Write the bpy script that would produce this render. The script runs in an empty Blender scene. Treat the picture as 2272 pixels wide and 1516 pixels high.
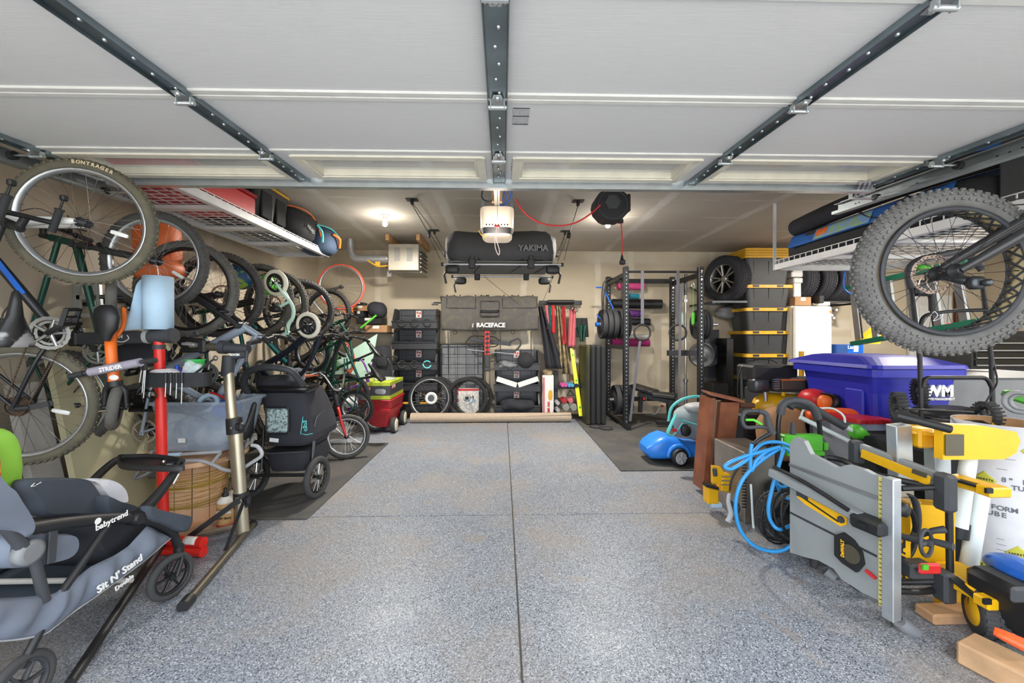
import bpy, bmesh, math, random
from mathutils import Matrix, Vector, Quaternion, noise
V = Vector; R = math.radians; PI = math.pi
C = bpy.context.scene.collection
rnd = random.Random(7)

# ------------------------------------------------------------------ camera, light, exposure
CAMH = 1.31; F = 883.0; YAW = math.atan(21 / F)
sc = bpy.context.scene
cd = bpy.data.cameras.new('camera'); cam = bpy.data.objects.new('camera', cd); C.objects.link(cam)
cam.location = (0, 0, CAMH); cam.rotation_euler = (R(90), 0, -YAW)
cd.sensor_width = 36; cd.lens = 36 * F / 2272; cd.shift_y = -10 / 2272; cd.clip_start = 0.02
sc.camera = cam
sc.view_settings.view_transform = 'Standard'; sc.view_settings.look = 'None'
sc.view_settings.gamma = 1.0; sc.view_settings.use_curve_mapping = False
sc.view_settings.exposure = 1.13
sc.cycles.max_bounces = 8; sc.cycles.diffuse_bounces = 5; sc.cycles.glossy_bounces = 3
sc.cycles.transmission_bounces = 5; sc.cycles.transparent_max_bounces = 6
sc.cycles.use_denoising = True; sc.cycles.caustics_reflective = False; sc.cycles.caustics_refractive = False
sc.cycles.sample_clamp_indirect = 4.0
w = bpy.data.worlds.new('sky'); sc.world = w; w.use_nodes = True
bgn = w.node_tree.nodes['Background']; bgn.inputs[0].default_value = (0.87, 0.93, 1.0, 1); bgn.inputs[1].default_value = 2.15

def light(kind, name, loc, energy, color=(1, 1, 1), size=0.1, rot=(0, 0, 0), sy=None):
    l = bpy.data.lights.new(name, kind); l.energy = energy; l.color = color
    if kind == 'AREA':
        l.size = size
        if sy: l.shape = 'RECTANGLE'; l.size_y = sy
    elif kind == 'POINT': l.shadow_soft_size = size
    o = bpy.data.objects.new(name, l); C.objects.link(o); o.location = loc; o.rotation_euler = rot
    return o
# the two bare bulbs seen on the ceiling, and two unseen ones added in the right bay for fill light
for i, (x, y, e) in enumerate([(-1.41, 4.81, 36), (1.28, 4.81, 36), (5.2, 4.4, 56), (5.2, 1.4, 44)]):
    light('POINT', 'bulb_light', (x, y, 2.54), 4, (1, .95, .88), .05); light('AREA', 'bulb_light', (x, y, 2.57), e, (1, .93, .83), .16)
sl_ = bpy.data.lights.new('sun', 'SUN'); sl_.energy = 6.0; sl_.angle = R(3); sl_.color = (1, .97, .92)
so = bpy.data.objects.new('sun', sl_); C.objects.link(so); so.rotation_euler = (R(-32), R(8), 0); so.location = (0, 0, 6)   # added high behind the house: it lights the driveway only, for bounce light

# ------------------------------------------------------------------ helpers
def P(px, py, Y):
    u = (px - 1136) / F; vv = (748 - py) / F
    dx = u * math.cos(YAW) + math.sin(YAW); dy = math.cos(YAW) - u * math.sin(YAW)
    t = Y / dy
    return V((dx * t, Y, CAMH + vv * t))
def PF(px, py):                       # point on the floor under a pixel
    u = (px - 1136) / F; t = CAMH / ((py - 748) / F)
    return V(((u * math.cos(YAW) + math.sin(YAW)) * t, (math.cos(YAW) - u * math.sin(YAW)) * t, 0))
def lin(c): return c / 12.92 if c <= .04045 else ((c + .055) / 1.055) ** 2.4
def hexc(h):
    h = h.lstrip('#'); return tuple(lin(int(h[i:i + 2], 16) / 255) for i in (0, 2, 4)) + (1,)
MT = {}
def mat(name, h, rough=.55, metal=0.0, var=.06, vs=12.0, bump=0.0, bs=80.0, emit=0.0, alpha=1.0, trans=0.0, coat=0.0, col2=None, c2=(.55, .65)):
    m = bpy.data.materials.new(name); m.use_nodes = True; nt = m.node_tree; N = nt.nodes; L = nt.links
    b = N['Principled BSDF']; b.inputs['Roughness'].default_value = rough; b.inputs['Metallic'].default_value = metal
    col = hexc(h)
    tc = N.new('ShaderNodeTexCoord'); nz = N.new('ShaderNodeTexNoise'); nz.inputs['Scale'].default_value = vs; nz.inputs['Detail'].default_value = 4
    L.new(tc.outputs['Object'], nz.inputs['Vector'])
    rp = N.new('ShaderNodeValToRGB'); e = rp.color_ramp.elements
    if col2:
        e[0].position, e[1].position = c2; e[0].color = col; e[1].color = hexc(col2)
    else:
        e[0].position = .3; e[1].position = .7
        e[0].color = tuple(c * (1 - var) for c in col[:3]) + (1,); e[1].color = tuple(min(1, c * (1 + var)) for c in col[:3]) + (1,)
    L.new(nz.outputs[0], rp.inputs[0]); L.new(rp.outputs[0], b.inputs['Base Color'])
    if bump:
        n2 = N.new('ShaderNodeTexNoise'); n2.inputs['Scale'].default_value = bs; n2.inputs['Detail'].default_value = 3
        L.new(tc.outputs['Object'], n2.inputs['Vector'])
        bp = N.new('ShaderNodeBump'); bp.inputs['Strength'].default_value = bump; bp.inputs['Distance'].default_value = .004
        L.new(n2.outputs[0], bp.inputs['Height']); L.new(bp.outputs[0], b.inputs['Normal'])
    if emit:
        b.inputs['Emission Color'].default_value = col; b.inputs['Emission Strength'].default_value = emit
    if trans: b.inputs['Transmission Weight'].default_value = trans
    if coat: b.inputs['Coat Weight'].default_value = coat
    if alpha < 1: b.inputs['Alpha'].default_value = alpha
    MT[name] = m; return m

def I(): return Matrix.Identity(4)
def T(*a): return Matrix.Translation(V(a[0]) if len(a) == 1 else V(a))
def RX(d): return Matrix.Rotation(R(d), 4, 'X')
def RY(d): return Matrix.Rotation(R(d), 4, 'Y')
def RZ(d): return Matrix.Rotation(R(d), 4, 'Z')
def frame(o, x, y):                   # matrix with origin o, local x along x, y near the hint y
    x = V(x).normalized(); y = V(y); y = (y - x * y.dot(x)).normalized(); z = x.cross(y)
    m = Matrix((x, y, z)).transposed().to_4x4(); m.translation = V(o); return m
def zframe(o, z, x=None):             # local z along z
    z = V(z).normalized(); h = V(x) if x is not None else (V((1, 0, 0)) if abs(z.x) < .9 else V((0, 1, 0)))
    x = (h - z * h.dot(z)).normalized(); y = z.cross(x)
    m = Matrix((x, y, z)).transposed().to_4x4(); m.translation = V(o); return m
def spline(pts, k=6, closed=False):
    pts = [V(p) for p in pts]; n = len(pts); out = []
    if n < 3 and not closed: return pts
    g = (lambda i: pts[i % n]) if closed else (lambda i: pts[max(0, min(n - 1, i))])
    for i in range(n if closed else n - 1):
        a, b, c, d = g(i - 1), g(i), g(i + 1), g(i + 2)
        for j in range(k):
            t = j / k
            out.append(.5 * ((2 * b) + (c - a) * t + (2 * a - 5 * b + 4 * c - d) * t * t + (3 * b - a - 3 * c + d) * t ** 3))
    if not closed: out.append(pts[-1])
    return out
def fillet(pts, r=.05, k=4):          # polyline with rounded corners
    pts = [V(p) for p in pts]; out = [pts[0]]
    for i in range(1, len(pts) - 1):
        a, b, c = pts[i - 1], pts[i], pts[i + 1]
        rr = min(r, (a - b).length * .48, (c - b).length * .48)
        p, q = b + (a - b).normalized() * rr, b + (c - b).normalized() * rr
        for j in range(k + 1):
            t = j / k; out.append(p * (1 - t) ** 2 + b * 2 * t * (1 - t) + q * t * t)
    out.append(pts[-1]); return out

class MB:
    def __init__(s): s.v = []; s.f = []; s.sm = []
    def add(s, vs, fs, sm=False, M=None):
        o = len(s.v)
        s.v.extend([M @ V(v) for v in vs] if M is not None else [V(v) for v in vs])
        for f in fs: s.f.append([i + o for i in f]); s.sm.append(sm)
        return s
    def box(s, c, d, M=None, b=0):
        x, y, z = d[0] / 2, d[1] / 2, d[2] / 2; M2 = (M if M is not None else I()) @ T(c)
        if not b:
            vs = [(i * x, j * y, k * z) for i in (-1, 1) for j in (-1, 1) for k in (-1, 1)]
            return s.add(vs, [(0, 1, 3, 2), (4, 6, 7, 5), (0, 4, 5, 1), (2, 3, 7, 6), (0, 2, 6, 4), (1, 5, 7, 3)], False, M2)
        b = min(b, x * .95, y * .95, z * .95); vs = []; ix = {}
        for i in (-1, 1):
            for j in (-1, 1):
                for k in (-1, 1):
                    for a, p in enumerate([(x, y - b, z - b), (x - b, y, z - b), (x - b, y - b, z)]):
                        ix[(i, j, k, a)] = len(vs); vs.append((i * p[0], j * p[1], k * p[2]))
        q = [(1, 1), (1, -1), (-1, -1), (-1, 1)]; fs = []
        for sg in (-1, 1):
            fs.append([ix[(sg, a, c2, 0)] for a, c2 in q]); fs.append([ix[(a, sg, c2, 1)] for a, c2 in q]); fs.append([ix[(a, c2, sg, 2)] for a, c2 in q])
        for a in (-1, 1):
            for c2 in (-1, 1):
                fs.append([ix[(a, c2, -1, 0)], ix[(a, c2, 1, 0)], ix[(a, c2, 1, 1)], ix[(a, c2, -1, 1)]])
                fs.append([ix[(a, -1, c2, 0)], ix[(a, 1, c2, 0)], ix[(a, 1, c2, 2)], ix[(a, -1, c2, 2)]])
                fs.append([ix[(-1, a, c2, 1)], ix[(1, a, c2, 1)], ix[(1, a, c2, 2)], ix[(-1, a, c2, 2)]])
                for k in (-1, 1): fs.append([ix[(a, c2, k, 0)], ix[(a, c2, k, 1)], ix[(a, c2, k, 2)]])
        return s.add(vs, fs, False, M2)
    def loft(s, rings, cap=True, closed=False, sm=True, M=None):
        n = len(rings[0]); vs = [p for r in rings for p in r]; fs = []
        m = len(rings)
        for i in range(m if closed else m - 1):
            a, b = i * n, ((i + 1) % m) * n
            for j in range(n): fs.append((a + j, a + (j + 1) % n, b + (j + 1) % n, b + j))
        s.add(vs, fs, sm, M)
        if cap and not closed:
            s.add(rings[0], [list(range(n))[::-1]], False, M); s.add(rings[-1], [list(range(n))], False, M)
        return s
    def tube(s, pts, r, n=8, closed=False, cap=True, M=None, flat=1.0, up=None):
        pts = [V(p) for p in pts]; m = len(pts); rr = r if isinstance(r, (list, tuple)) else [r] * m
        if len(rr) != m: rr = [rr[0] + (rr[-1] - rr[0]) * i / (m - 1) for i in range(m)]
        tg = []
        for i in range(m):
            a = pts[(i - 1) % m] if closed or i > 0 else pts[i]; b = pts[(i + 1) % m] if closed or i < m - 1 else pts[i]
            d = b - a; tg.append(d.normalized() if d.length > 1e-9 else V((0, 0, 1)))
        t0 = tg[0]; h = V(up) if up is not None else (V((0, 0, 1)) if abs(t0.z) < .9 else V((0, 1, 0)))
        u = (h - t0 * h.dot(t0)).normalized(); rings = []
        for i in range(m):
            t = tg[i]
            if up is not None: h2 = V(up); u2 = h2 - t * h2.dot(t)
            else: u2 = u - t * u.dot(t)
            u = u2.normalized() if u2.length > 1e-6 else u
            w_ = t.cross(u)
            rings.append([pts[i] + (u * math.cos(2 * PI * j / n) * flat + w_ * math.sin(2 * PI * j / n)) * rr[i] for j in range(n)])
        return s.loft(rings, cap, closed, n > 4, M)
    def bar(s, a, b, w_, h, up=(0, 0, 1), bev=0):   # rectangular bar from a to b: h along up, w_ across
        a, b = V(a), V(b); L = (b - a).length
        M = frame((a + b) / 2, b - a, up); return s.box((0, 0, 0), (L, h, w_), M, bev)
    def lathe(s, prof, n=24, M=None, sm=True, ring=False):
        rings = []
        for r, h in prof: rings.append([(r * math.cos(2 * PI * j / n), r * math.sin(2 * PI * j / n), h) for j in range(n)])
        return s.loft(rings + rings[:1] if ring else rings, not ring, False, sm, M)
    def cyl(s, a, b, r, n=16, r2=None): return s.tube([a, b], [r, r if r2 is None else r2], n)
    def torus(s, Rm, r, M=None, n=32, k=10, flat=1.0):
        return s.loft([[((Rm + r * math.cos(2 * PI * j / k)) * math.cos(2 * PI * i / n), (Rm + r * math.cos(2 * PI * j / k)) * math.sin(2 * PI * i / n), r * flat * math.sin(2 * PI * j / k)) for j in range(k)] for i in range(n)], False, True, True, M)
    def prism(s, poly, t, M=None, z0=0):
        n = len(poly); vs = [(p[0], p[1], z0) for p in poly] + [(p[0], p[1], z0 + t) for p in poly]
        return s.add(vs, [list(range(n))[::-1], list(range(n, 2 * n))] + [(i, (i + 1) % n, n + (i + 1) % n, n + i) for i in range(n)], False, M)
    def sheet(s, fn, nu, nv, th=.004, M=None, sm=True):
        g = [[V(fn(i / nu, j / nv)) for j in range(nv + 1)] for i in range(nu + 1)]; vs = []; k = (nu + 1) * (nv + 1)
        nr = []
        for i in range(nu + 1):
            for j in range(nv + 1):
                a = g[min(nu, i + 1)][j] - g[max(0, i - 1)][j]; b = g[i][min(nv, j + 1)] - g[i][max(0, j - 1)]
                c = a.cross(b); nr.append(c.normalized() if c.length > 1e-9 else V((0, 0, 1)))
        fl = [p for r in g for p in r]
        vs = [p + q * th / 2 for p, q in zip(fl, nr)] + [p - q * th / 2 for p, q in zip(fl, nr)]
        I_ = lambda i, j: i * (nv + 1) + j
        fs = []
        for i in range(nu):
            for j in range(nv):
                a, b, c, d = I_(i, j), I_(i + 1, j), I_(i + 1, j + 1), I_(i, j + 1)
                fs.append((a, b, c, d)); fs.append((d + k, c + k, b + k, a + k))
        for i in range(nu):
            a, b = I_(i, 0), I_(i + 1, 0); fs.append((b, a, a + k, b + k))
            a, b = I_(i, nv), I_(i + 1, nv); fs.append((a, b, b + k, a + k))
        for j in range(nv):
            a, b = I_(0, j), I_(0, j + 1); fs.append((a, b, b + k, a + k))
            a, b = I_(nu, j), I_(nu, j + 1); fs.append((b, a, a + k, b + k))
        return s.add(vs, fs, sm, M)
    def blob(s, c, d, M=None, e=.5, n=20, m=12, amp=0.0, fr=6.0, seed=0):   # superellipsoid: e=1 ellipsoid, e->0 box
        def sp(x, p): return math.copysign(abs(x) ** p, x)
        rings = []
        for i in range(1, m):
            th = -PI / 2 + PI * i / m; ring = []
            for j in range(n):
                ph = 2 * PI * j / n
                q = V((sp(math.cos(th), e) * sp(math.cos(ph), e) * d[0] / 2, sp(math.cos(th), e) * sp(math.sin(ph), e) * d[1] / 2, sp(math.sin(th), e) * d[2] / 2))
                if amp: q += q.normalized() * amp * noise.noise(q * fr + V((seed, seed, seed)))
                ring.append(q)
            rings.append(ring)
        return s.loft(rings, True, False, True, (M if M is not None else I()) @ T(c))
    def sphere(s, c, r, n=14, m=9, M=None): return s.blob(c, (2 * r, 2 * r, 2 * r), M, 1.0, n, m)
    def mesh(s, name):
        me = bpy.data.meshes.new(name); me.from_pydata(s.v, [], s.f)
        bm = bmesh.new(); bm.from_mesh(me); bmesh.ops.recalc_face_normals(bm, faces=bm.faces); bm.to_mesh(me); bm.free()
        me.polygons.foreach_set('use_smooth', s.sm); me.update()
        return me

WM = {}                                # world matrices by object name
def tag(o, label=None, cat=None, group=None, kind=None):
    if label: o['label'] = label
    if cat: o['category'] = cat
    if group: o['group'] = group
    if kind: o['kind'] = kind
    return o
def thing(name, label, cat, M=None, group=None, kind=None):
    """Empty at the thing's base. M: matrix or location. Parts are given in world coordinates."""
    o = bpy.data.objects.new(name, None); C.objects.link(o); o.empty_display_size = .05
    M = I() if M is None else (M if isinstance(M, Matrix) else T(M))
    o.matrix_world = M; WM[o.name] = M.copy(); tag(o, label, cat, group, kind); return o
def put(name, data, m, parent, Ml):
    o = bpy.data.objects.new(name, data); C.objects.link(o)
    if data is not None and m is not None and not data.materials: data.materials.append(MT[m] if isinstance(m, str) else m)
    o.parent = parent; o.matrix_local = Ml
    WM[o.name] = (WM[parent.name] if parent else I()) @ Ml
    return o
def part(name, mb, m, parent, label=None, kind=None, local=False):
    """One mesh under parent. World coordinates unless local."""
    if not local:
        inv = WM[parent.name].inverted(); mb.v = [inv @ v for v in mb.v]
    o = put(name, mb.mesh(name), m, parent, I()); tag(o, label, None, None, kind); return o
def solo(name, mb, m, label, cat, group=None, kind=None, at=None):
    if at is None:
        xs = [v.x for v in mb.v]; ys = [v.y for v in mb.v]; zs = [v.z for v in mb.v]
        at = ((min(xs) + max(xs)) / 2, (min(ys) + max(ys)) / 2, min(zs))
    A = at if isinstance(at, Matrix) else T(at)
    inv = A.inverted(); mb.v = [inv @ v for v in mb.v]
    o = put(name, mb.mesh(name), m, None, A); tag(o, label, cat, group, kind); return o
def copy_tree(o, M=None, label=None, group=None, parent=None):
    c = o.copy(); C.objects.link(c)
    if parent is not None: c.parent = parent; c.matrix_local = o.matrix_local
    for ch in o.children: copy_tree(ch, parent=c)
    if parent is None:
        c.matrix_world = M; WM[c.name] = M.copy()
        if label: c['label'] = label
        if group: c['group'] = group
    return c
def text(s, m, parent, M, size, name='lettering', ext=.0006, align='CENTER', world=True, bold=0.0, sx=1.0, spacing=1.0):
    Ml = (WM[parent.name].inverted() @ M) if world else M
    return put(name, text_mesh(s, m, size, ext, align, bold, spacing), m, parent, Ml @ Matrix.Diagonal((sx, 1, 1, 1)))
TMC = {}
def text_mesh(s, m, size, ext=.0006, align='CENTER', bold=0.0, spacing=1.0):
    k = (s, m, size, ext, align, bold, spacing)
    if k not in TMC:
        cu = bpy.data.curves.new('t', 'FONT'); cu.body = s; cu.size = size; cu.extrude = ext; cu.align_x = align; cu.align_y = 'CENTER'
        cu.offset = bold; cu.resolution_u = 3; cu.space_character = spacing
        o = bpy.data.objects.new('t', cu); me = bpy.data.meshes.new_from_object(o); me.name = 'lettering'; bpy.data.objects.remove(o); TMC[k] = me
        if len(me.materials) == 0: me.materials.append(MT[m])
        else: me.materials[0] = MT[m]
    return TMC[k]
def arc_text(s, m, parent, places, size, bold=.001, name='lettering'):
    vs, fs = [], []                    # letters set one by one along a curve, joined as one lettering mesh
    for ch, Mx in zip(s, places):
        if ch == ' ': continue
        me = text_mesh(ch, m, size, .0006, 'CENTER', bold); o = len(vs)
        vs += [Mx @ v.co for v in me.vertices]; fs += [[i + o for i in p.vertices] for p in me.polygons]
    me = bpy.data.meshes.new(name); me.from_pydata(vs, [], fs); me.update(); return put(name, me, m, parent, I())
# ------------------------------------------------------------------ materials
mat('white', '#d9d9d6', .5); mat('cream', '#e0dccd', .5); mat('white_gloss', '#e8e8e4', .3)
mat('galv', '#a4adb1', .38, .85, .12, 9, .15, 60); mat('galv_light', '#c3c9cc', .34, .8, .08, 14)
mat('steel', '#b9bcc0', .3, .9); mat('chrome', '#d5d7da', .16, 1.0); mat('dark_steel', '#55585c', .4, .8)
mat('black', '#1b1c1e', .5, 0, .15); mat('black_soft', '#232427', .8, 0, .15, 30, .2, 200); mat('black_gloss', '#131416', .25)
mat('dark_grey', '#3a3c40', .6); mat('grey', '#77797c', .55); mat('light_grey', '#a7a9ab', .5); mat('rubber', '#3d3d3e', .85, 0, .12, 20)
mat('tyre', '#4a4947', .9, 0, .16, 25, .3, 150); mat('tyre_dusty', '#5f5d58', .92, 0, .2, 18, .3, 150); mat('tyre_black', '#2b2b2c', .85, 0, .12, 25, .3, 150)
mat('red', '#c8262a', .4); mat('orange', '#e8722c', .45); mat('yellow', '#e9b21c', .45); mat('blue', '#2b58c8', .45)
mat('wood', '#b58a5c', .6, 0, .22, 6, .1, 40); mat('wood_light', '#c9a27a', .6, 0, .2, 7, .1, 40); mat('cardboard', '#a9815a', .75, 0, .1, 20)
mat('clear', '#e8eef2', .08, 0, 0, 1, alpha=.28); mat('paper', '#e6e4de', .7)

def surf_material(name, build, rough=.6):
    m = bpy.data.materials.new(name); m.use_nodes = True; nt = m.node_tree; N = nt.nodes; L = nt.links
    b = N['Principled BSDF']; b.inputs['Roughness'].default_value = rough
    tc = N.new('ShaderNodeTexCoord'); build(N, L, b, tc.outputs['Object']); MT[name] = m; return m
def n_noise(N, L, vec, scale, detail=3, rough=.5):
    n = N.new('ShaderNodeTexNoise'); n.inputs['Scale'].default_value = scale; n.inputs['Detail'].default_value = detail
    n.inputs['Roughness'].default_value = rough; L.new(vec, n.inputs['Vector']); return n.outputs[0]
def n_ramp(N, L, fac, stops):
    r = N.new('ShaderNodeValToRGB'); e = r.color_ramp.elements
    while len(e) < len(stops): e.new(.5)
    for i, (p, c) in enumerate(stops): e[i].position = p; e[i].color = hexc(c) if isinstance(c, str) else (c, c, c, 1)
    L.new(fac, r.inputs[0]); return r.outputs[0]
def n_math(N, L, op, a, b=None, c=None):
    n = N.new('ShaderNodeMath'); n.operation = op
    for i, v in enumerate((a, b, c)):
        if v is None: continue
        if isinstance(v, (int, float)): n.inputs[i].default_value = v
        else: L.new(v, n.inputs[i])
    return n.outputs[0]
def n_mix(N, L, fac, a, b, mode='MIX'):
    n = N.new('ShaderNodeMix'); n.data_type = 'RGBA'; n.blend_type = mode
    for s_, v in ((0, fac), (6, a), (7, b)):
        if isinstance(v, (int, float)): n.inputs[s_].default_value = v
        elif isinstance(v, str): n.inputs[s_].default_value = hexc(v)
        else: L.new(v, n.inputs[s_])
    return n.outputs[2]
def n_bump(N, L, b, h, st, dist=.003):
    p = N.new('ShaderNodeBump'); p.inputs['Strength'].default_value = st; p.inputs['Distance'].default_value = dist
    L.new(h, p.inputs['Height']); L.new(p.outputs[0], b.inputs['Normal'])

def m_floor(N, L, b, vec):             # grey-blue epoxy with coloured flakes, tan dust
    fl = N.new('ShaderNodeTexVoronoi'); fl.inputs['Scale'].default_value = 235; L.new(vec, fl.inputs['Vector'])
    sep = N.new('ShaderNodeSeparateColor'); L.new(fl.outputs['Color'], sep.inputs[0])
    flakes = n_ramp(N, L, sep.outputs[0], [(0, '#3e444e'), (.13, '#656d78'), (.32, '#7f8690'), (.54, '#979ca4'), (.74, '#868e9a'), (.91, '#bbbfc4')])
    flakes.node.color_ramp.interpolation = 'CONSTANT'
    d = n_noise(N, L, vec, 1.1, 6, .62); dm = n_ramp(N, L, d, [(.47, 0.0), (.68, .62)])
    c = n_mix(N, L, dm, flakes, '#998d80')
    d2 = n_noise(N, L, vec, 2.6, 4, .6); dm2 = n_ramp(N, L, d2, [(.62, 0.0), (.68, .5)])
    c = n_mix(N, L, dm2, c, '#93877a'); L.new(c, b.inputs['Base Color'])
    L.new(n_ramp(N, L, d, [(.4, .42), (.65, .6)]), b.inputs['Roughness'])
    n_bump(N, L, b, n_noise(N, L, vec, 60, 2), .12, .002)
surf_material('floor_epoxy', m_floor, .38)
def bands(N, L, coord, pos, half, wob):  # soft bands round coordinate values
    out = None
    for p in pos:
        a = n_math(N, L, 'ABSOLUTE', n_math(N, L, 'SUBTRACT', n_math(N, L, 'ADD', coord, wob), p))
        mr = N.new('ShaderNodeMapRange'); mr.interpolation_type = 'SMOOTHSTEP'; L.new(a, mr.inputs[0])
        mr.inputs[1].default_value = half; mr.inputs[2].default_value = half * .4; mr.inputs[3].default_value = 0; mr.inputs[4].default_value = 1
        out = mr.outputs[0] if out is None else n_math(N, L, 'MAXIMUM', out, mr.outputs[0])
    return out
def drywall(base, mud, xs, ys, half, hy, axes=(0, 1)):
    def f(N, L, b, vec):
        s = N.new('ShaderNodeSeparateXYZ'); L.new(vec, s.inputs[0])
        wob = n_math(N, L, 'MULTIPLY', n_math(N, L, 'SUBTRACT', n_noise(N, L, vec, 3.5, 4, .6), .5), .09)
        m1 = bands(N, L, s.outputs[axes[0]], xs, half, wob)
        br = n_ramp(N, L, n_noise(N, L, vec, 2.2, 3), [(.35, .2), (.62, .72)])
        m1 = n_math(N, L, 'MULTIPLY', m1, br)
        m2 = n_math(N, L, 'MULTIPLY', bands(N, L, s.outputs[axes[1]], ys, hy, wob), n_ramp(N, L, n_noise(N, L, vec, 1.4, 2), [(.42, 0.0), (.6, .5)]))
        k = n_math(N, L, 'MAXIMUM', m1, m2)
        sp = n_noise(N, L, vec, 1.7, 3)
        bs = n_mix(N, L, n_ramp(N, L, sp, [(.35, 0.0), (.7, .35)]), base, '#a59a88')
        L.new(n_mix(N, L, k, bs, mud), b.inputs['Base Color']); n_bump(N, L, b, n_noise(N, L, vec, 90, 2), .15, .002)
    return f
surf_material('ceiling_board', drywall('#c3bbae', '#dedad3', [-3.12, -1.9, -.66, .52, 1.75, 2.92, 4.14, 5.36, 6.6], [.6, 1.2, 1.8, 2.4, 3.0, 3.6, 4.2, 4.8, 5.4, 6.0], .075, .03), .8)
surf_material('wall_board', drywall('#cdbfa6', '#e4dccb', [-2.1, .36, 1.62, 2.2, 3.6, 4.8, 6.1], [1.22, 1.52, 2.66], .07, .13, (0, 2)), .8)
surf_material('wall_board_side', drywall('#c9bca6', '#ddd5c5', [.7, 1.9, 3.1, 4.3, 5.5], [1.3, 2.66], .07, .13, (1, 2)), .8)
def m_door(N, L, b, vec):              # embossed white steel skin
    mp = N.new('ShaderNodeMapping'); mp.inputs['Scale'].default_value = (3, 90, 20); L.new(vec, mp.inputs[0])
    g = n_noise(N, L, mp.outputs[0], 3, 4, .7)
    L.new(n_ramp(N, L, g, [(.3, '#d4d5d7'), (.7, '#dddee0')]), b.inputs['Base Color']); n_bump(N, L, b, g, .22, .002)
surf_material('door_skin', m_door, .45)
def m_mat(N, L, b, vec):
    L.new(n_ramp(N, L, n_noise(N, L, vec, 2.4, 6, .65), [(.35, '#3f4042'), (.7, '#5a5752')]), b.inputs['Base Color']); n_bump(N, L, b, n_noise(N, L, vec, 160, 2), .3, .002)
surf_material('floor_rubber', m_mat, .75)
def m_drive(N, L, b, vec): L.new(n_ramp(N, L, n_noise(N, L, vec, 5, 6, .65), [(.3, '#b9b6af'), (.7, '#cfccc4')]), b.inputs['Base Color'])
surf_material('driveway', m_drive, .85)

# ------------------------------------------------------------------ shell
XL, XR, YB, ZC = -3.10, 8.4, 6.75, 2.77
def struct(name, mb, m, label=None):
    o = put(name, mb.mesh(name), m, None, I()); o['kind'] = 'structure'
    if label: o['label'] = label
    return o
o = struct('ground', MB().box((2, -8, -.08), (40, 16.6, .1)), 'driveway')
mat('joint', '#6d655b', .9)
fl = struct('floor', MB().box(((XL + XR) / 2, YB / 2 + .1, -.06), (XR - XL + .3, YB + .5, .1)), 'joint')
xs = [XL - .1, .075, 3.2, XR + .1]; ys = [-.15, 2.93, 4.93, YB + .3]
for i in range(3):
    for j in range(3):
        g = .004
        part('floor_slab', MB().box(((xs[i] + xs[i + 1]) / 2, (ys[j] + ys[j + 1]) / 2, -.009), (xs[i + 1] - xs[i] - 2 * g, ys[j + 1] - ys[j] - 2 * g, .018), None, .003), 'floor_epoxy', fl)
struct('ceiling', MB().box(((XL + XR) / 2, YB / 2, ZC + .05), (XR - XL + .2, YB + .4, .1)), 'ceiling_board')
struct('wall_back', MB().box(((XL + XR) / 2, YB + .05, ZC / 2), (XR - XL + .2, .1, ZC)), 'wall_board')
struct('wall_left', MB().box((XL - .05, YB / 2, ZC / 2), (.1, YB, ZC)), 'wall_board_side')
struct('wall_right', MB().box((XR + .05, YB / 2, ZC / 2), (.1, YB, ZC)), 'wall_board_side')
struct('wall_front', MB().box((-2.77, .12, ZC / 2), (.5, .1, ZC)).box((0, .12, 2.6), (5.1, .1, .24)).box((3.0, .12, ZC / 2), (1.0, .1, ZC)).box((4.9, .12, 2.52), (2.8, .1, .4)).box((6.95, .12, ZC / 2), (1.3, .1, ZC)), 'wall_board')

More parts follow.
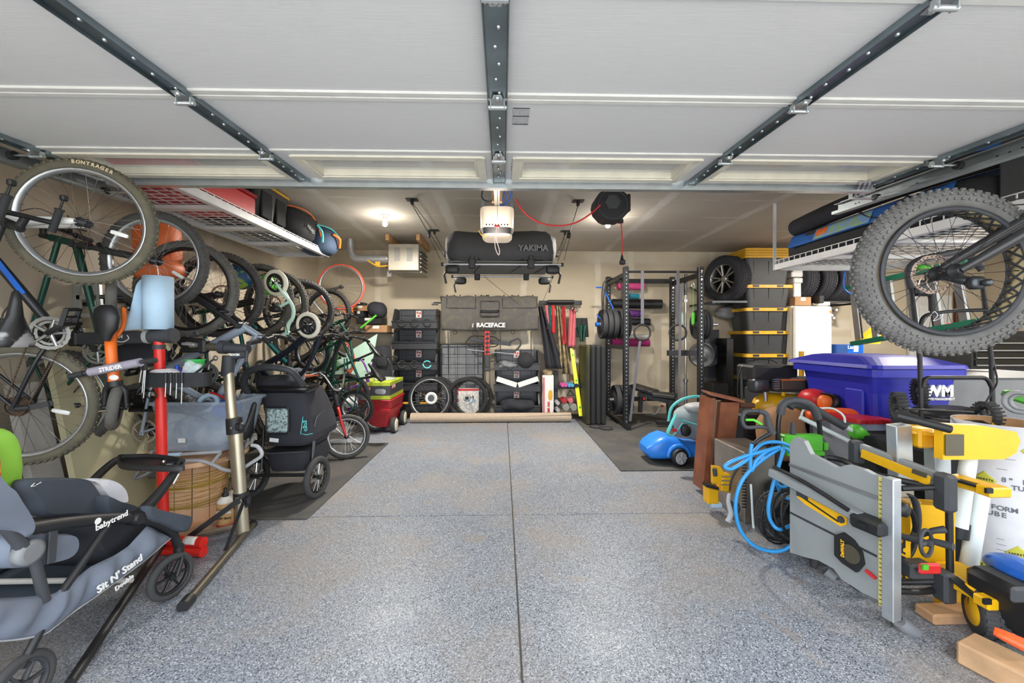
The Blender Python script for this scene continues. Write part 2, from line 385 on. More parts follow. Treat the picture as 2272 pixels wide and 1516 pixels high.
# ------------------------------------------------------------------ overhead door
def dz(y): return CAMH + .893 + .0385 * y
DX0, DX1, DC = -2.46, 2.42, -.02
door = thing('door_1', 'white sectional garage door raised overhead with galvanised strips', None, (DC, 2.65, dz(2.65)), kind='structure')
sl = V((0, 1, .0385)).normalized(); up = V((0, -.0385, 1)).normalized()
def D(x, y, h=0): return V((x, y, dz(y))) + up * h       # point on the door underside, h above it
edges = [2.65 - .533 * k for k in range(5)]
for k in range(4):
    y1, y0 = edges[k] - .003, edges[k + 1] + .003
    if k:
        m = MB().bar(D(0 + DC, y0 + .012, .022), D(DC, y1 - .012, .022), 4.86, .044, up)
        part('door_panel', m, 'door_skin', door, 'flat embossed white door panel')
        e = MB(); e.bar(D(DC, y0, .006), D(DC, y0 + .03, .006), 4.87, .026, up, .004); e.bar(D(DC, y1 - .03, .006), D(DC, y1, .006), 4.87, .026, up, .004)
        part('panel_rail', e, 'white', door)
    else:                                                  # the window section
        wx = [(-2.36, -1.30), (-1.12, -.12), (.08, 1.08), (1.26, 2.32)]
        wy0, wy1 = y0 + .055, y1 - .17
        m = MB(); m.bar(D(DC, y0, .02), D(DC, wy0, .02), 4.87, .044, up); m.bar(D(DC, wy1, .02), D(DC, y1, .02), 4.87, .044, up)
        xx = [DX0] + [v for p in wx for v in p] + [DX1]
        for a, b in zip(xx[::2], xx[1::2]): m.bar(D((a + b) / 2, wy0, .02), D((a + b) / 2, wy1, .02), b - a, .044, up)
        part('door_panel', m, 'door_skin', door, 'white door panel with four window openings')
        for a, b in wx:
            f = MB()
            for yy in (wy0, wy1): f.bar(D(a - .015, yy, -.004), D(b + .015, yy, -.004), .05, .014, up, .003)
            for q in (a, b): f.bar(D(q, wy0 - .02, -.004), D(q, wy1 + .02, -.004), .05, .014, up, .003)
            for yy in (wy0 + .03, wy1 - .03): f.bar(D(a + .02, yy, .02), D(b - .02, yy, .02), .018, .05, up)
            for q in (a + .03, b - .03): f.bar(D(q, wy0 + .02, .02), D(q, wy1 - .02, .02), .018, .05, up)
            wf = part('window_frame', f, 'cream', door)
            part('pane', MB().bar(D((a + b) / 2, wy0, .032), D((a + b) / 2, wy1, .032), b - a, .004, up), 'clear', wf)
mat('scuffed_galv', '#7f8c92', .33, .85, .3, 5, .2, 50)
for x in (DX0 + .05, -1.24, DC, 1.20, DX1 - .05):
    for k in range(4):
        y1, y0 = edges[k] - .012, edges[k + 1] + .012
        if k == 0: y1 = edges[0] - .13
        wd = .075 if abs(x - DC) < .1 else .06
        m = MB().bar(D(x, y0, -.006), D(x, y1, -.006), wd, .012, up, .003)
        m.bar(D(x - wd / 2, y0, -.012), D(x - wd / 2, y1, -.012), .004, .024, up); m.bar(D(x + wd / 2, y0, -.012), D(x + wd / 2, y1, -.012), .004, .024, up)
        st = part('stile', m, 'scuffed_galv', door)
        bl = MB()
        for q in range(6):
            yy = y0 + (y1 - y0) * (.08 + .168 * q); bl.lathe([(.007, 0), (.006, .004), (.002, .006)], 8, zframe(D(x + (.008 if q % 2 else -.004), yy, -.012), -up))
        part('screw', bl, 'galv_light', st, kind='stuff')
    for k in (1, 2, 3):
        y = edges[k]; m = MB()
        for s_ in (-1, 1):
            m.prism([(-.028, 0), (.028, 0), (.016, .05), (-.016, .05)] if s_ > 0 else [(-.016, -.05), (.016, -.05), (.028, 0), (-.028, 0)], .003, zframe(D(x, y, -.019), -up, (1, 0, 0)))
            m.bar(D(x + s_ * .027, y - .012, -.03), D(x + s_ * .027, y + .012, -.03), .004, .03, up)
            m.lathe([(.009, 0), (.009, .006), (.004, .008)], 6, zframe(D(x, y + s_ * .034, -.022), -up))
        m.cyl(D(x - .036, y, -.04), D(x + .036, y, -.04), .0085, 12)
        part('hinge', m, 'galv_light', door)
        if abs(x) > 2:
            s_ = 1 if x > 0 else -1; m = MB(); m.cyl(D(x, y, -.035), D(x + s_ * .12, y, -.035), .006, 8); rl = part('roller_stem', m, 'steel', door)
            part('roller', MB().cyl(D(x + s_ * .11, y, -.035), D(x + s_ * .135, y, -.035), .022, 16), 'black', rl)
# stiffening strut across the top section
m = MB(); m.bar(D(DX0, 2.53, -.02), D(DX1, 2.53, -.02), .004, .044, up); m.bar(D(DX0, 2.555, -.042), D(DX1, 2.555, -.042), .05, .003, up); m.bar(D(DX0, 2.51, -.001), D(DX1, 2.51, -.001), .04, .003, up)
m.bar(D(DX0, 2.58, -.02), D(DX1, 2.58, -.02), .004, .044, up)
part('strut', m, 'galv_light', door, 'long galvanised stiffening channel')
for s_, x in ((-1, DX0), (1, DX1)):
    m = MB()
    for q in (0, .03, .06): m.bar(D(x + s_ * (-.16 + q), 2.46, -.02), D(x + s_ * (-.05 + q), 2.62, -.05), .012, .006, up)
    m.bar(D(x - s_ * .18, 2.45, -.012), D(x + s_ * .02, 2.45, -.012), .05, .004, up); m.bar(D(x - s_ * .05, 2.63, -.06), D(x + s_ * .08, 2.63, -.06), .03, .004, up)
    br = part('top_bracket', m, 'galv_light', door); part('roller', MB().cyl(D(x + s_ * .09, 2.63, -.05), D(x + s_ * .12, 2.63, -.05), .022, 16), 'black', br)
mat('label_film', '#b9babd', .5, 0, .2, 120)
for y0, y1, x0, x1 in ((1.655, 1.79, .045, .115), (2.235, 2.33, .05, .118)):
    m = MB().bar(D((x0 + x1) / 2, y0, -.001), D((x0 + x1) / 2, y1, -.001), x1 - x0, .002, up); lb = part('warning_label', m, 'label_film', door, 'faded grey printed sticker')
    m = MB()
    for q in (0, .48, 1): m.bar(D((x0 + x1) / 2, y0 + (y1 - y0) * q, -.0025), D((x0 + x1) / 2, y0 + (y1 - y0) * q + .006, -.0025), x1 - x0, .001, up)
    part('print', m, 'dark_grey', lb)
# horizontal tracks with hangers
def track(s_):
    x = DX1 + .115 if s_ > 0 else DX0 - .115
    t = thing('door_track', 'galvanised door track along the ' + ('right' if s_ > 0 else 'left') + ' end of the raised door', 'track', (x, 2, dz(2)))
    def TT(xo, y, h): return D(x + s_ * xo, y, h)
    m = MB(); ya, yb = .25, 2.98
    m.bar(TT(.03, ya, -.035), TT(.03, yb, -.035), .003, .075, up); m.bar(TT(.005, ya, -.072), TT(.005, yb, -.072), .05, .003, up); m.bar(TT(.012, ya, .002), TT(.012, yb, .002), .035, .003, up)
    m.bar(TT(-.02, ya, -.062), TT(-.02, yb, -.062), .003, .02, up)
    part('rail', m, 'galv', t)
    m = MB(); m.bar(TT(.045, .2, -.01), TT(.045, yb, -.01), .003, .07, up); m.bar(TT(.065, .2, .024), TT(.065, yb, .024), .04, .003, up); part('angle_iron', m, 'galv_light', t)
    h = MB()
    for y in (1.5, 2.9):
        h.box((x + s_ * .055, y, (dz(y) + ZC) / 2), (.004, .035, ZC - dz(y)))
    part('hanger', h, 'galv', t)
    h = MB()
    for y in (.9, 1.0, 1.4, 1.9, 1.95, 2.0, 2.4, 2.8, 2.83): h.lathe([(.006, 0), (.006, .002)], 8, zframe(TT(.028, y, -.035), (-s_, 0, 0)))
    part('slot', h, 'black', t, kind='stuff')
track(-1); track(1)
# ------------------------------------------------------------------ bicycles
mat('alu', '#b4b7b9', .35, .85); mat('alu_dark', '#4b4d50', .35, .7); mat('spoke', '#6a6560', .4, .7); mat('spoke_silver', '#c9ccce', .3, .8)
mat('chain', '#5b4c40', .6, .7); mat('saddle', '#1d1d20', .45, 0, .1, 20); mat('reflector', '#e2e2df', .25); mat('rotor', '#b7aba2', .35, .8)
mat('tyre_mud', '#5d594c', .92, 0, .25, 14, .3, 120, col2='#6a6653', c2=(.5, .75)); mat('rim_black', '#1a1a1c', .35)
mat('grip', '#2a2b2d', .8); mat('cable', '#161617', .5)
WC = {}
def wheel(parent, c, r, tw, rim='alu', tyre='tyre', spokes=28, knob=1, M=None, rotor=0, cassette=0, spoke_mat='spoke', reflector=0, axle=.05, spoke_r=.0011, rimw=None, words=None):
    """c and M in the parent's local coordinates; the wheel's axis is local y (M gives its rotation)."""
    key = (round(r, 3), round(tw, 3), rim, tyre, spokes, knob, rotor, cassette, spoke_mat, reflector, axle)
    A = T(c) @ (M if M is not None else I())
    Z = RX(-90)                           # lathe axis z -> y
    if key not in WC:
        d = {}; rr = r - tw * .5 - (.004 if knob else 0)
        m = MB(); m.torus(rr, tw / 2, Z, 48, 10)
        if knob:
            nk = int(2 * PI * r / (.022 + tw * .2))
            for i in range(nk):
                for row, (yo, ro) in enumerate(((0, tw * .5), (tw * .3, tw * .4), (-tw * .3, tw * .4)) if tw > .04 else ((tw * .18, tw * .47), (-tw * .18, tw * .47))):
                    a = 2 * PI * (i + .5 * (row > 0)) / nk
                    m.box((0, 0, 0), (tw * .17 + .004, tw * .2 + .003, .008), RY(-math.degrees(a)) @ T(0, yo, rr + ro) @ RX(yo * -900 / (tw * 10)))
        d['tyre'] = m.mesh('tyre')
        ri = r - tw * .96; m = MB(); rw = rimw or tw * .36
        m.loft([[((ri + a) * math.cos(t), b, (ri + a) * math.sin(t)) for a, b in ((.004, rw), (-.004, rw), (-.016, rw * .55), (-.02, 0), (-.016, -rw * .55), (-.004, -rw), (.004, -rw), (-.006, 0))] for t in [2 * PI * i / 48 for i in range(48)]], False, True)
        d['rim'] = m.mesh('rim')
        m = MB()
        for i in range(spokes):
            s_ = 1 if i % 2 else -1; a = 2 * PI * i / spokes; b = a + (.42 if (i // 2) % 2 else -.42) * 1.6
            m.tube([(.022 * math.cos(b), s_ * .028 * axle / .05, .022 * math.sin(b)), ((ri - .015) * math.cos(a), s_ * .003, (ri - .015) * math.sin(a))], spoke_r, 3)
            m.tube([((ri - .03) * math.cos(a), s_ * .004, (ri - .03) * math.sin(a)), ((ri - .015) * math.cos(a), s_ * .003, (ri - .015) * math.sin(a))], spoke_r * 2, 4)
        d['spokes'] = m.mesh('spoke_set')
        m = MB(); q = axle
        m.lathe([(.006, -q - .02), (.006, -q), (.014, -q), (.014, -q * .62), (.026, -q * .6), (.026, -q * .5), (.012, -q * .4), (.012, q * .4), (.026, q * .5), (.026, q * .6), (.014, q * .62), (.014, q), (.006, q), (.006, q + .02)], 12, Z)
        d['hub'] = m.mesh('hub')
        if rotor:
            m = MB(); n = 36; ro, rn = .085, .07
            m.loft([[((a + (.0025 if i % 2 else 0) * (a > .075)) * math.cos(2 * PI * i / n), b + q * .72, (a + (.0025 if i % 2 else 0) * (a > .075)) * math.sin(2 * PI * i / n)) for a, b in ((ro, .001), (ro, -.001), (rn, -.001), (rn, .001))] for i in range(n)], False, True, False)
            for i in range(6):
                a = 2 * PI * i / 6
                m.tube(spline([(.02 * math.cos(a), q * .72, .02 * math.sin(a)), (.05 * math.cos(a + .25), q * .72, .05 * math.sin(a + .25)), (.072 * math.cos(a + .65), q * .72, .072 * math.sin(a + .65))], 4), .003, 5)
            m.lathe([(.024, 0), (.024, .004)], 12, T(0, q * .7, 0) @ Z)
            d['rotor'] = m.mesh('brake_rotor')
        if cassette:
            m = MB()
            for i in range(7):
                rr2 = .055 - .0055 * i; n = 22
                m.prism([((rr2 + (.002 if j % 2 else -.001)) * math.cos(2 * PI * j / n), (rr2 + (.002 if j % 2 else -.001)) * math.sin(2 * PI * j / n)) for j in range(n)], .002, T(0, -q * .7 - .004 * i, 0) @ Z)
            d['cassette'] = m.mesh('cassette')
        WC[key] = d
    d = WC[key]
    w_ = put('wheel', None, None, parent, A)
    rim_o = put('rim', d['rim'], rim, w_, I()); put('tyre', d['tyre'], tyre, w_, I()); put('hub', d['hub'], 'alu_dark', w_, I())
    s_ = put('spokes', d['spokes'], spoke_mat, w_, I()); s_['kind'] = 'stuff'
    if 'rotor' in d: put('brake_rotor', d['rotor'], 'rotor', w_, I())
    if 'cassette' in d: put('cassette', d['cassette'], 'chain', w_, I())
    if reflector:
        m = MB().blob((0, 0, -(r - tw) * .58), (.024, .012, .085), None, .5, 12, 6); part('reflector', m, 'reflector', w_, local=True)
    if words:
        s_txt, a0, sz, side, tm = words; rad = r - tw * .42
        pl = []
        for i, ch in enumerate(s_txt):
            a = R(a0) + (i - (len(s_txt) - 1) / 2) * sz * .86 / rad * (1 if side < 0 else -1)
            o_ = V((math.sin(a) * rad, side * tw * .5, math.cos(a) * rad)); tx = V((math.cos(a), 0, -math.sin(a))); ty = V((math.sin(a), 0, math.cos(a)))
            pl.append(frame(o_, tx, ty) if side < 0 else frame(o_, -tx, ty))
        arc_text(s_txt, tm, w_, pl, sz)
    return w_

def bike(name, label, fr, wb=1.08, r=.345, tw=.055, frame_mat='blue', fork_mat=None, stype='hard', group='bicycles hung and leaned along the left wall', bb=(.42, -.04), head=None,
         headb=None, seat=(.22, .60), steer=0, bar='flat', fork_r=.018, kind='mtb', flare=.36, tyre='tyre', rim='rim_black', knob=1, crank_a=30, saddle_mat='saddle', rotor=1, spoke_mat='spoke', bar_twist=0,
         words=None, tube_r=.019, front=True, rear=True, cat='bicycle', text_on=None, front_r=None, reflector=0, grip_mat='grip', scale=1.0, cassette=1, cables=1, frontkw=None, bar_mat='black', cargo=None):
    """fr: world matrix of the bike: x from rear to front hub, z to the handlebar side, origin at the rear hub."""
    fork_mat = fork_mat or frame_mat; headb = headb or (wb - .17, .455); head = head or (wb - .215, .585)
    t = thing(name, label, cat, fr @ Matrix.Scale(scale, 4) if scale != 1 else fr, group); WM[t.name] = fr if scale == 1 else fr @ Matrix.Scale(scale, 4)
    lp = lambda mb, nm, m, par=None, lab=None: part(nm, mb, m, par or t, lab, local=True)
    def q(x, z, y=0): return V((x, y, z))
    fh = q(wb, 0); ht = q(*head); hb = q(*headb); b_ = q(*bb); st = q(*seat); sl_ = b_ + (st - b_) * .72
    m = MB()
    m.tube([hb + (ht - hb) * 1.08, hb - (ht - hb) * .12], .023, 12)
    if stype == 'full':
        piv = b_ + (st - b_) * .42 + q(.03, 0)
        m.tube(spline([ht - (ht - hb) * .2, (ht + sl_) / 2 + q(0, .0), sl_ - (st - b_) * .1], 5), [tube_r * 1.15, tube_r * .8], 10)
        m.tube(spline([hb, (hb + b_) / 2 + q(-.02, .03), b_], 5), [tube_r * 1.5, tube_r * 1.35], 12); m.tube([b_, sl_], tube_r, 10)
        m.blob(b_, (.09, .07, .09), None, .8, 12, 8)
        for s_ in (-1, 1):
            m.tube([b_ + q(-.03, .04, s_ * .03), q(0, 0, s_ * .075)], [.017, .011], 8); m.tube([q(0, .01, s_ * .075), piv + q(.02, .08, s_ * .04)], .010, 8)
        lp(m, 'frame', frame_mat)
        k = MB(); a, c = (hb + b_) / 2 + q(-.05, .06), piv + q(.03, .1); k.tube([a, c], .016, 10); k.tube([a + (c - a) * .3, a + (c - a) * .9], .027, 12)
        for i in range(5): k.torus(.026, .004, zframe(a + (c - a) * (.35 + .11 * i), c - a), 12, 5)
        lp(k, 'shock', 'black')
    else:
        m.tube([ht - (ht - hb) * .25, sl_ - (st - b_) * .06], tube_r * .85, 10); m.tube([hb, b_], tube_r * 1.15, 12); m.tube([b_, sl_], tube_r * .9, 10)
        m.tube([b_ + q(0, 0, -.035), b_ + q(0, 0, .035)], .024, 12)
        for s_ in (-1, 1):
            m.tube(spline([b_ + q(-.02, 0, s_ * .02), b_ * .6 + q(0, 0, s_ * .055), q(0, 0, s_ * .062)], 4), .010, 8)
            m.tube(spline([sl_ + q(-.01, -.02, s_ * .015), sl_ * .55 + q(0, 0, s_ * .05), q(0, .0, s_ * .062)], 4), .008, 8)
            m.box(q(0, 0, s_ * .062), (.04, .006, .03))
        lp(m, 'frame', frame_mat)
    # fork and front wheel turn together about the head tube
    ax = (ht - hb).normalized(); ste = T(hb) @ Matrix.Rotation(R(steer), 4, ax) @ T(-hb)
    fk = put('fork', None, None, t, ste); off = .058 + max(0, tw - .055) * .6
    crown = hb - ax * .03; k = MB()
    if kind == 'mtb':
        dirn = (fh - crown); mid = crown + dirn * .45
        k.box(crown, (.05, off * 2 + .03, .035), None, .01)
        for s_ in (-1, 1):
            y = V((0, s_ * off, 0)); k.tube([crown + y, mid + y * 1.02], .0155, 10)
        lp(k, 'crown', 'alu_dark' if fork_mat != 'black' else 'black', fk)
        k = MB()
        for s_ in (-1, 1):
            y = V((0, s_ * off, 0)); k.tube([mid + y - dirn * .06, mid + y, fh + y + dirn * -.06, fh + y], [.022, .0225, .019, .012], 12)
        arch = crown + dirn * .38; nrm = V((ax.z, 0, -ax.x))
        k.tube(spline([arch + V((0, -off, 0)), arch - dirn.normalized() * .045 + V((0, -off * .6, 0)) + nrm * .03, arch - dirn.normalized() * .045 + V((0, off * .6, 0)) + nrm * .03, arch + V((0, off, 0))], 5), .011, 8)
        lp(k, 'fork_leg', fork_mat, fk, 'lower fork legs')
    else:
        for s_ in (-1, 1):
            k.tube(spline([crown, crown + V((0, s_ * off * .8, 0)) + (fh - crown) * .12, crown + (fh - crown) * .6 + V((-.01, s_ * off, 0)), fh + V((0, s_ * off * .9, 0))], 5), [fork_r * .95, fork_r * .5], 8)
        lp(k, 'fork_leg', fork_mat, fk, 'rigid fork blades')
    if front:
        kw = dict(rim=rim, tyre=tyre, knob=knob, rotor=rotor, spoke_mat=spoke_mat, words=words, reflector=reflector); kw.update(frontkw or {})
        wheel(t, ste @ fh, front_r or r, tw, M=Matrix.Rotation(R(steer), 4, ax), **kw)
    if rear: wheel(t, (0, 0, 0), r, tw, rim=rim, tyre=tyre, knob=knob, rotor=rotor, cassette=cassette, spoke_mat=spoke_mat, reflector=reflector)
    # cockpit
    if bar_twist: fk = put('handlebar_assembly', None, None, t, T(hb) @ Matrix.Rotation(R(steer + bar_twist), 4, ax) @ T(-hb))
    sm = ht + ax * .07; fwd = V((ax.z, 0, -ax.x)); k = MB(); k.tube([ht, sm], .018, 10); k.tube([sm - ax * .015, sm + fwd * .06], .017, 10); bc = sm + fwd * .065
    lp(k, 'stem', 'black', fk); k = MB()
    if bar == 'flat': pts = [bc + V((0, -flare, 0)) - fwd * .04 + ax * .02, bc + V((0, -.1, 0)) + ax * .02, bc + V((0, -.05, 0)), bc + V((0, .05, 0)), bc + V((0, .1, 0)) + ax * .02, bc + V((0, flare, 0)) - fwd * .04 + ax * .02]
    elif bar == 'drop': pts = None
    else: pts = [bc + V((0, -flare, 0)) - fwd * .09 + ax * .19, bc + V((0, -flare * .55, 0)) + ax * .18, bc + V((0, -.05, 0)), bc + V((0, .05, 0)), bc + V((0, flare * .55, 0)) + ax * .18, bc + V((0, flare, 0)) - fwd * .09 + ax * .19]
    if pts:
        k.tube(spline(pts, 5), .0125, 8); lp(k, 'handlebar', bar_mat, fk)
        for s_ in (0, -1):
            a, c = (pts[0], pts[1]) if s_ == 0 else (pts[-1], pts[-2]); k = MB(); d_ = (c - a).normalized(); k.tube([a - d_ * .003, a + d_ * .12], .0165, 10); k.tube([a + d_ * .112, a + d_ * .12], .02, 10); lp(k, 'grip', grip_mat, fk)
            k = MB(); k.tube(spline([a + d_ * .17, a + d_ * .15 + fwd * .04, a + d_ * .05 + fwd * .055], 4), .005, 6); k.box(a + d_ * .17 + fwd * .01, (.03, .03, .025), None, .006); lp(k, 'brake_lever', 'black', fk)
    else:
        for s_ in (-1, 1):
            y = lambda v: V((0, s_ * v, 0)); k.tube(spline([bc, bc + y(.18), bc + y(.2) + fwd * .07, bc + y(.2) + fwd * .1 - ax * .05, bc + y(.2) + fwd * .05 - ax * .13, bc + y(.2) - fwd * .04 - ax * .13], 5), .013, 8)
            k.tube([bc + y(.2) + fwd * .09, bc + y(.2) + fwd * .12 - ax * .09], .009, 6)
        lp(k, 'handlebar', bar_mat, fk)
    if cables:
        k = MB()
        for s_ in (-1, 1): k.tube(spline([bc + V((0, s_ * .2, 0)) + fwd * .02, bc + V((0, s_ * .08, 0)) + fwd * .1 - ax * .05, hb + V((0, s_ * .03, 0)) + fwd * .06, hb + (b_ - hb) * .2 + V((0, s_ * .02, 0))], 5), .0025, 5)
        lp(k, 'cable', 'cable', fk)
    # saddle
    k = MB(); k.tube([sl_, st + (st - b_).normalized() * .02], .0145, 10); lp(k, 'seat_post', 'black')
    prof = [(-.13, .07, .02), (-.11, .075, .03), (-.05, .06, .03), (.02, .03, .025), (.09, .02, .022), (.135, .014, .016), (.145, .004, .008)]; k = MB()
    top = st + q(.0, .06)
    k.loft([[top + V((x + .01, math.cos(2 * PI * j / 14) * w2, math.sin(2 * PI * j / 14) * h2 + (.012 if x < -.1 else 0))) for j in range(14)] for x, w2, h2 in prof], True)
    k.tube(spline([top + q(-.09, -.01, .02), top + q(-.03, -.035, .02), top + q(.04, -.035, .02), top + q(.09, -.005, .01)], 4), .0035, 5); k.tube(spline([top + q(-.09, -.01, -.02), top + q(-.03, -.035, -.02), top + q(.04, -.035, -.02), top + q(.09, -.005, -.01)], 4), .0035, 5)
    lp(k, 'saddle', saddle_mat)
    # crankset, chain, pedals on the -y side
    ck = put('crankset', None, None, t, T(b_)); k = MB(); n = 36
    for rr2, yy in (((.088, -.052), (.066, -.046)) if cassette else ((.07, -.05),)):
        k.loft([[((a + (.002 if i % 2 else -.001) * (a > rr2 - .003)) * math.cos(2 * PI * i / n), yy + b2, (a + (.002 if i % 2 else -.001) * (a > rr2 - .003)) * math.sin(2 * PI * i / n)) for a, b2 in ((rr2, .0012), (rr2, -.0012), (rr2 * .8, -.0012), (rr2 * .8, .0012))] for i in range(n)], False, True, False)
        for i in range(5):
            a = 2 * PI * i / 5; k.tube([(0, yy, 0), (rr2 * .84 * math.cos(a), yy, rr2 * .84 * math.sin(a))], [.012, .007], 6, flat=.5, up=(0, 1, 0))
    lp(k, 'chainring', 'alu', ck)
    for s_ in (-1, 1):
        a = R(crank_a) + (0 if s_ < 0 else PI); e_ = V((.168 * math.cos(a), s_ * .075, .168 * math.sin(a))); k = MB(); k.tube([(0, s_ * .03, 0), (0, s_ * .068, 0), e_], [.016, .014, .012], 8); lp(k, 'crank_arm', 'alu_dark', ck)
        k = MB(); pc = e_ + V((0, s_ * .06, 0)); k.tube([e_, e_ + V((0, s_ * .1, 0))], .006, 6)
        k.bar(pc + V((.04, -.045, 0)), pc + V((.04, .045, 0)), .012, .02); k.bar(pc + V((-.04, -.045, 0)), pc + V((-.04, .045, 0)), .012, .02); k.bar(pc + V((-.045, -.045, 0)), pc + V((.045, -.045, 0)), .01, .02); k.bar(pc + V((-.045, .045, 0)), pc + V((.045, .045, 0)), .01, .02)
        lp(k, 'pedal', 'black', t).location = b_
    if rear:
        k = MB(); yy = -.05; ra, rb = (.07, .045); d_ = b_.normalized(); nn = V((-d_.z, 0, d_.x))
        if nn.z < 0: nn = -nn
        for s_ in (1, -1):
            a, c = q(0, 0, yy) + nn * rb * s_, b_ + q(0, 0, yy) + nn * ra * s_; L_ = (c - a).length; n = int(L_ / .013)
            for i in range(n): k.bar(a + (c - a) * (i / n), a + (c - a) * ((i + .7) / n), .007 if i % 2 else .005, .007)
        for c_, r_, d0 in ((q(0, 0, yy), rb, -d_), (b_ + q(0, 0, yy), ra, d_)):
            ps = [c_ + nn * r_ * math.cos(PI * i / 12) + d0 * r_ * math.sin(PI * i / 12) for i in range(13)]
            for a, c in zip(ps, ps[1:]): k.bar(a, c, .006, .007)
        lp(k, 'chain', 'chain')
        if cassette:
            k = MB(); dd = q(.02, -.07, -.07); k.tube([q(0, -.02, -.07), dd], .013, 8); k.bar(dd, dd + q(.04, -.07), .012, .03); k.lathe([(.016, 0), (.016, .004)], 12, T(dd + q(0, 0, .005)) @ RX(90)); k.lathe([(.016, 0), (.016, .004)], 12, T(dd + q(.04, -.07, .005)) @ RX(90))
            lp(k, 'derailleur', 'alu_dark')
    if text_on:
        s_txt, tm, sz = text_on; a, c = (hb, b_); d_ = (a - c).normalized(); mid = c + (a - c) * .55 + V((0, -tube_r * 1.4, 0))
        text(s_txt, tm, t, frame(mid, d_, V((-d_.z, 0, d_.x))), sz, world=False, bold=.001)
    return t
def bframe(rear, front, zhint):
    """Bike frame from two world hub points and a hint for its handlebar side; returns the matrix and the wheelbase."""
    a, c = V(rear), V(front); x = (c - a); L_ = x.length; x.normalize(); z = V(zhint); z = (z - x * z.dot(x)).normalized(); y = z.cross(x)
    m = Matrix((x, y, z)).transposed().to_4x4(); m.translation = a; return m, L_
mat('frame_blue', '#2366c9', .3, .2); mat('fork_white', '#e9e9e6', .3); mat('frame_green', '#234f43', .3, .3); mat('frame_slate', '#9aa6b4', .35, .2); mat('frame_teal', '#12625f', .3, .3)
mat('frame_navy', '#252d3c', .35, .2); mat('frame_black', '#1c1e22', .35); mat('frame_red', '#a52a2c', .4); mat('lime', '#59c43a', .4); mat('lime_letter', '#c9cf2e', .5); mat('purple', '#6d3b8e', .35, .2)
mat('mint', '#bfe0cf', .45); mat('cream_tyre', '#e9e3cf', .7); mat('tyre_orange', '#c7553f', .7); mat('letter_white', '#e8e8e6', .5); mat('letter_cream', '#cfbf9a', .6); mat('orange_seat', '#e2713a', .5); mat('saddle_silver', '#1d1d20', .4, 0, 0, 5, col2='#9b9b9b', c2=(.5, .53)); mat('grip_orange', '#ef7f55', .6)
G_B = 'bicycles hung by the front wheel along the left wall'
def bikeP(label, rp, fp, Y, zh, **kw):
    Y2 = kw.pop('Y2', Y)
    M, L_ = bframe(P(*rp, Y2), P(*fp, Y), zh); kw.setdefault('wb', L_); kw.setdefault('group', G_B)
    return bike(kw.pop('name', 'bicycle'), label, M, **kw)
b1 = bikeP('mountain bicycle with white fork and blue black frame hung nearest the camera', (52, 898), (185, 495), 2.2, (-1, -.28, 0), frame_mat='frame_black', fork_mat='fork_white', r=.335, tw=.056, rim='alu', tyre='tyre_mud', rotor=0, seat=(.2, .56),
           frontkw=dict(words=('BONTRAGER', 86, .024, -1, 'letter_cream')), crank_a=-40, reflector=1, flare=.22)
m = MB(); a, c = V((.88, 0, .44)), V((.42, 0, -.04)); y = V((0, -.023, 0))
m.bar(a * .8 + c * .2 + y, a * .35 + c * .65 + y, .004, .024, (-.7, 0, .7)); part('decal', m, 'frame_blue', b1, 'bright blue stripe on the down tube', local=True)
b2 = bikeP('dark green mountain bicycle with a silver rim and white reflector hung second from the camera', (140, 887), (345, 580), 2.72, (-1, -.1, .3), frame_mat='frame_green', fork_mat='dark_steel', r=.335, tw=.058, rim='galv_light', tyre='tyre', rotor=0, spoke_mat='spoke_silver', reflector=1, crank_a=60)
b3 = bikeP('slate blue mountain bicycle hung with its handlebar turned towards the room', (330, 955), (415, 642), 3.0, (1, .1, 0), frame_mat='frame_slate', fork_mat='black', r=.36, tw=.06, tyre='tyre_dusty', stype='hard', tube_r=.027, crank_a=20, frontkw=dict(words=('ROCK SHOX', 100, .018, -1, 'letter_white')))
b4 = bikeP('black mountain bicycle with lettered tyre hung behind the slate blue one', (440, 935), (486, 654), 3.42, (-1, -.1, 0), frame_mat='frame_black', fork_mat='black', r=.365, tw=.06, tyre='tyre', crank_a=80, stype='full', frontkw=dict(words=('SURTEEM', 55, .022, -1, 'letter_white')))
b5 = bikeP('black bicycle with knobbly tyre hung behind the balance bike', (530, 925), (574, 666), 4.0, (-1, .1, 0), frame_mat='frame_green', fork_mat='black', r=.365, tw=.06, tyre='tyre_dusty', crank_a=10)
b6 = bikeP('navy full suspension mountain bicycle with a thick down tube', (560, 905), (612, 676), 4.3, (1, -.1, 0), frame_mat='frame_navy', fork_mat='black', r=.36, tw=.058, tyre='tyre_dusty', stype='full', crank_a=50, tube_r=.023)
b7 = bikeP('glossy teal mountain bicycle hung with its down tube facing the room', (640, 915), (666, 690), 4.5, (-1, -.6, .1), frame_mat='frame_teal', fork_mat='black', r=.36, tw=.055, tyre='tyre', crank_a=100, tube_r=.023, frontkw=dict(words=('DETTRICK', 30, .024, -1, 'letter_white')))
b8 = bikeP('black mountain bicycle with yellow lettering on its down tube', (640, 895), (683, 692), 4.95, (1, -.25, -.1), frame_mat='frame_black', fork_mat='black', r=.355, tw=.055, tyre='tyre_dusty', stype='hard', crank_a=140, tube_r=.022, text_on=('GHIBLO', 'lime_letter', .075))
b9 = bikeP('dark bicycle hung just in front of the one with the orange tyre', (700, 890), (727, 698), 5.45, (-1, .2, 0), frame_mat='frame_black', fork_mat='black', r=.35, tw=.05, tyre='tyre_black', crank_a=60)
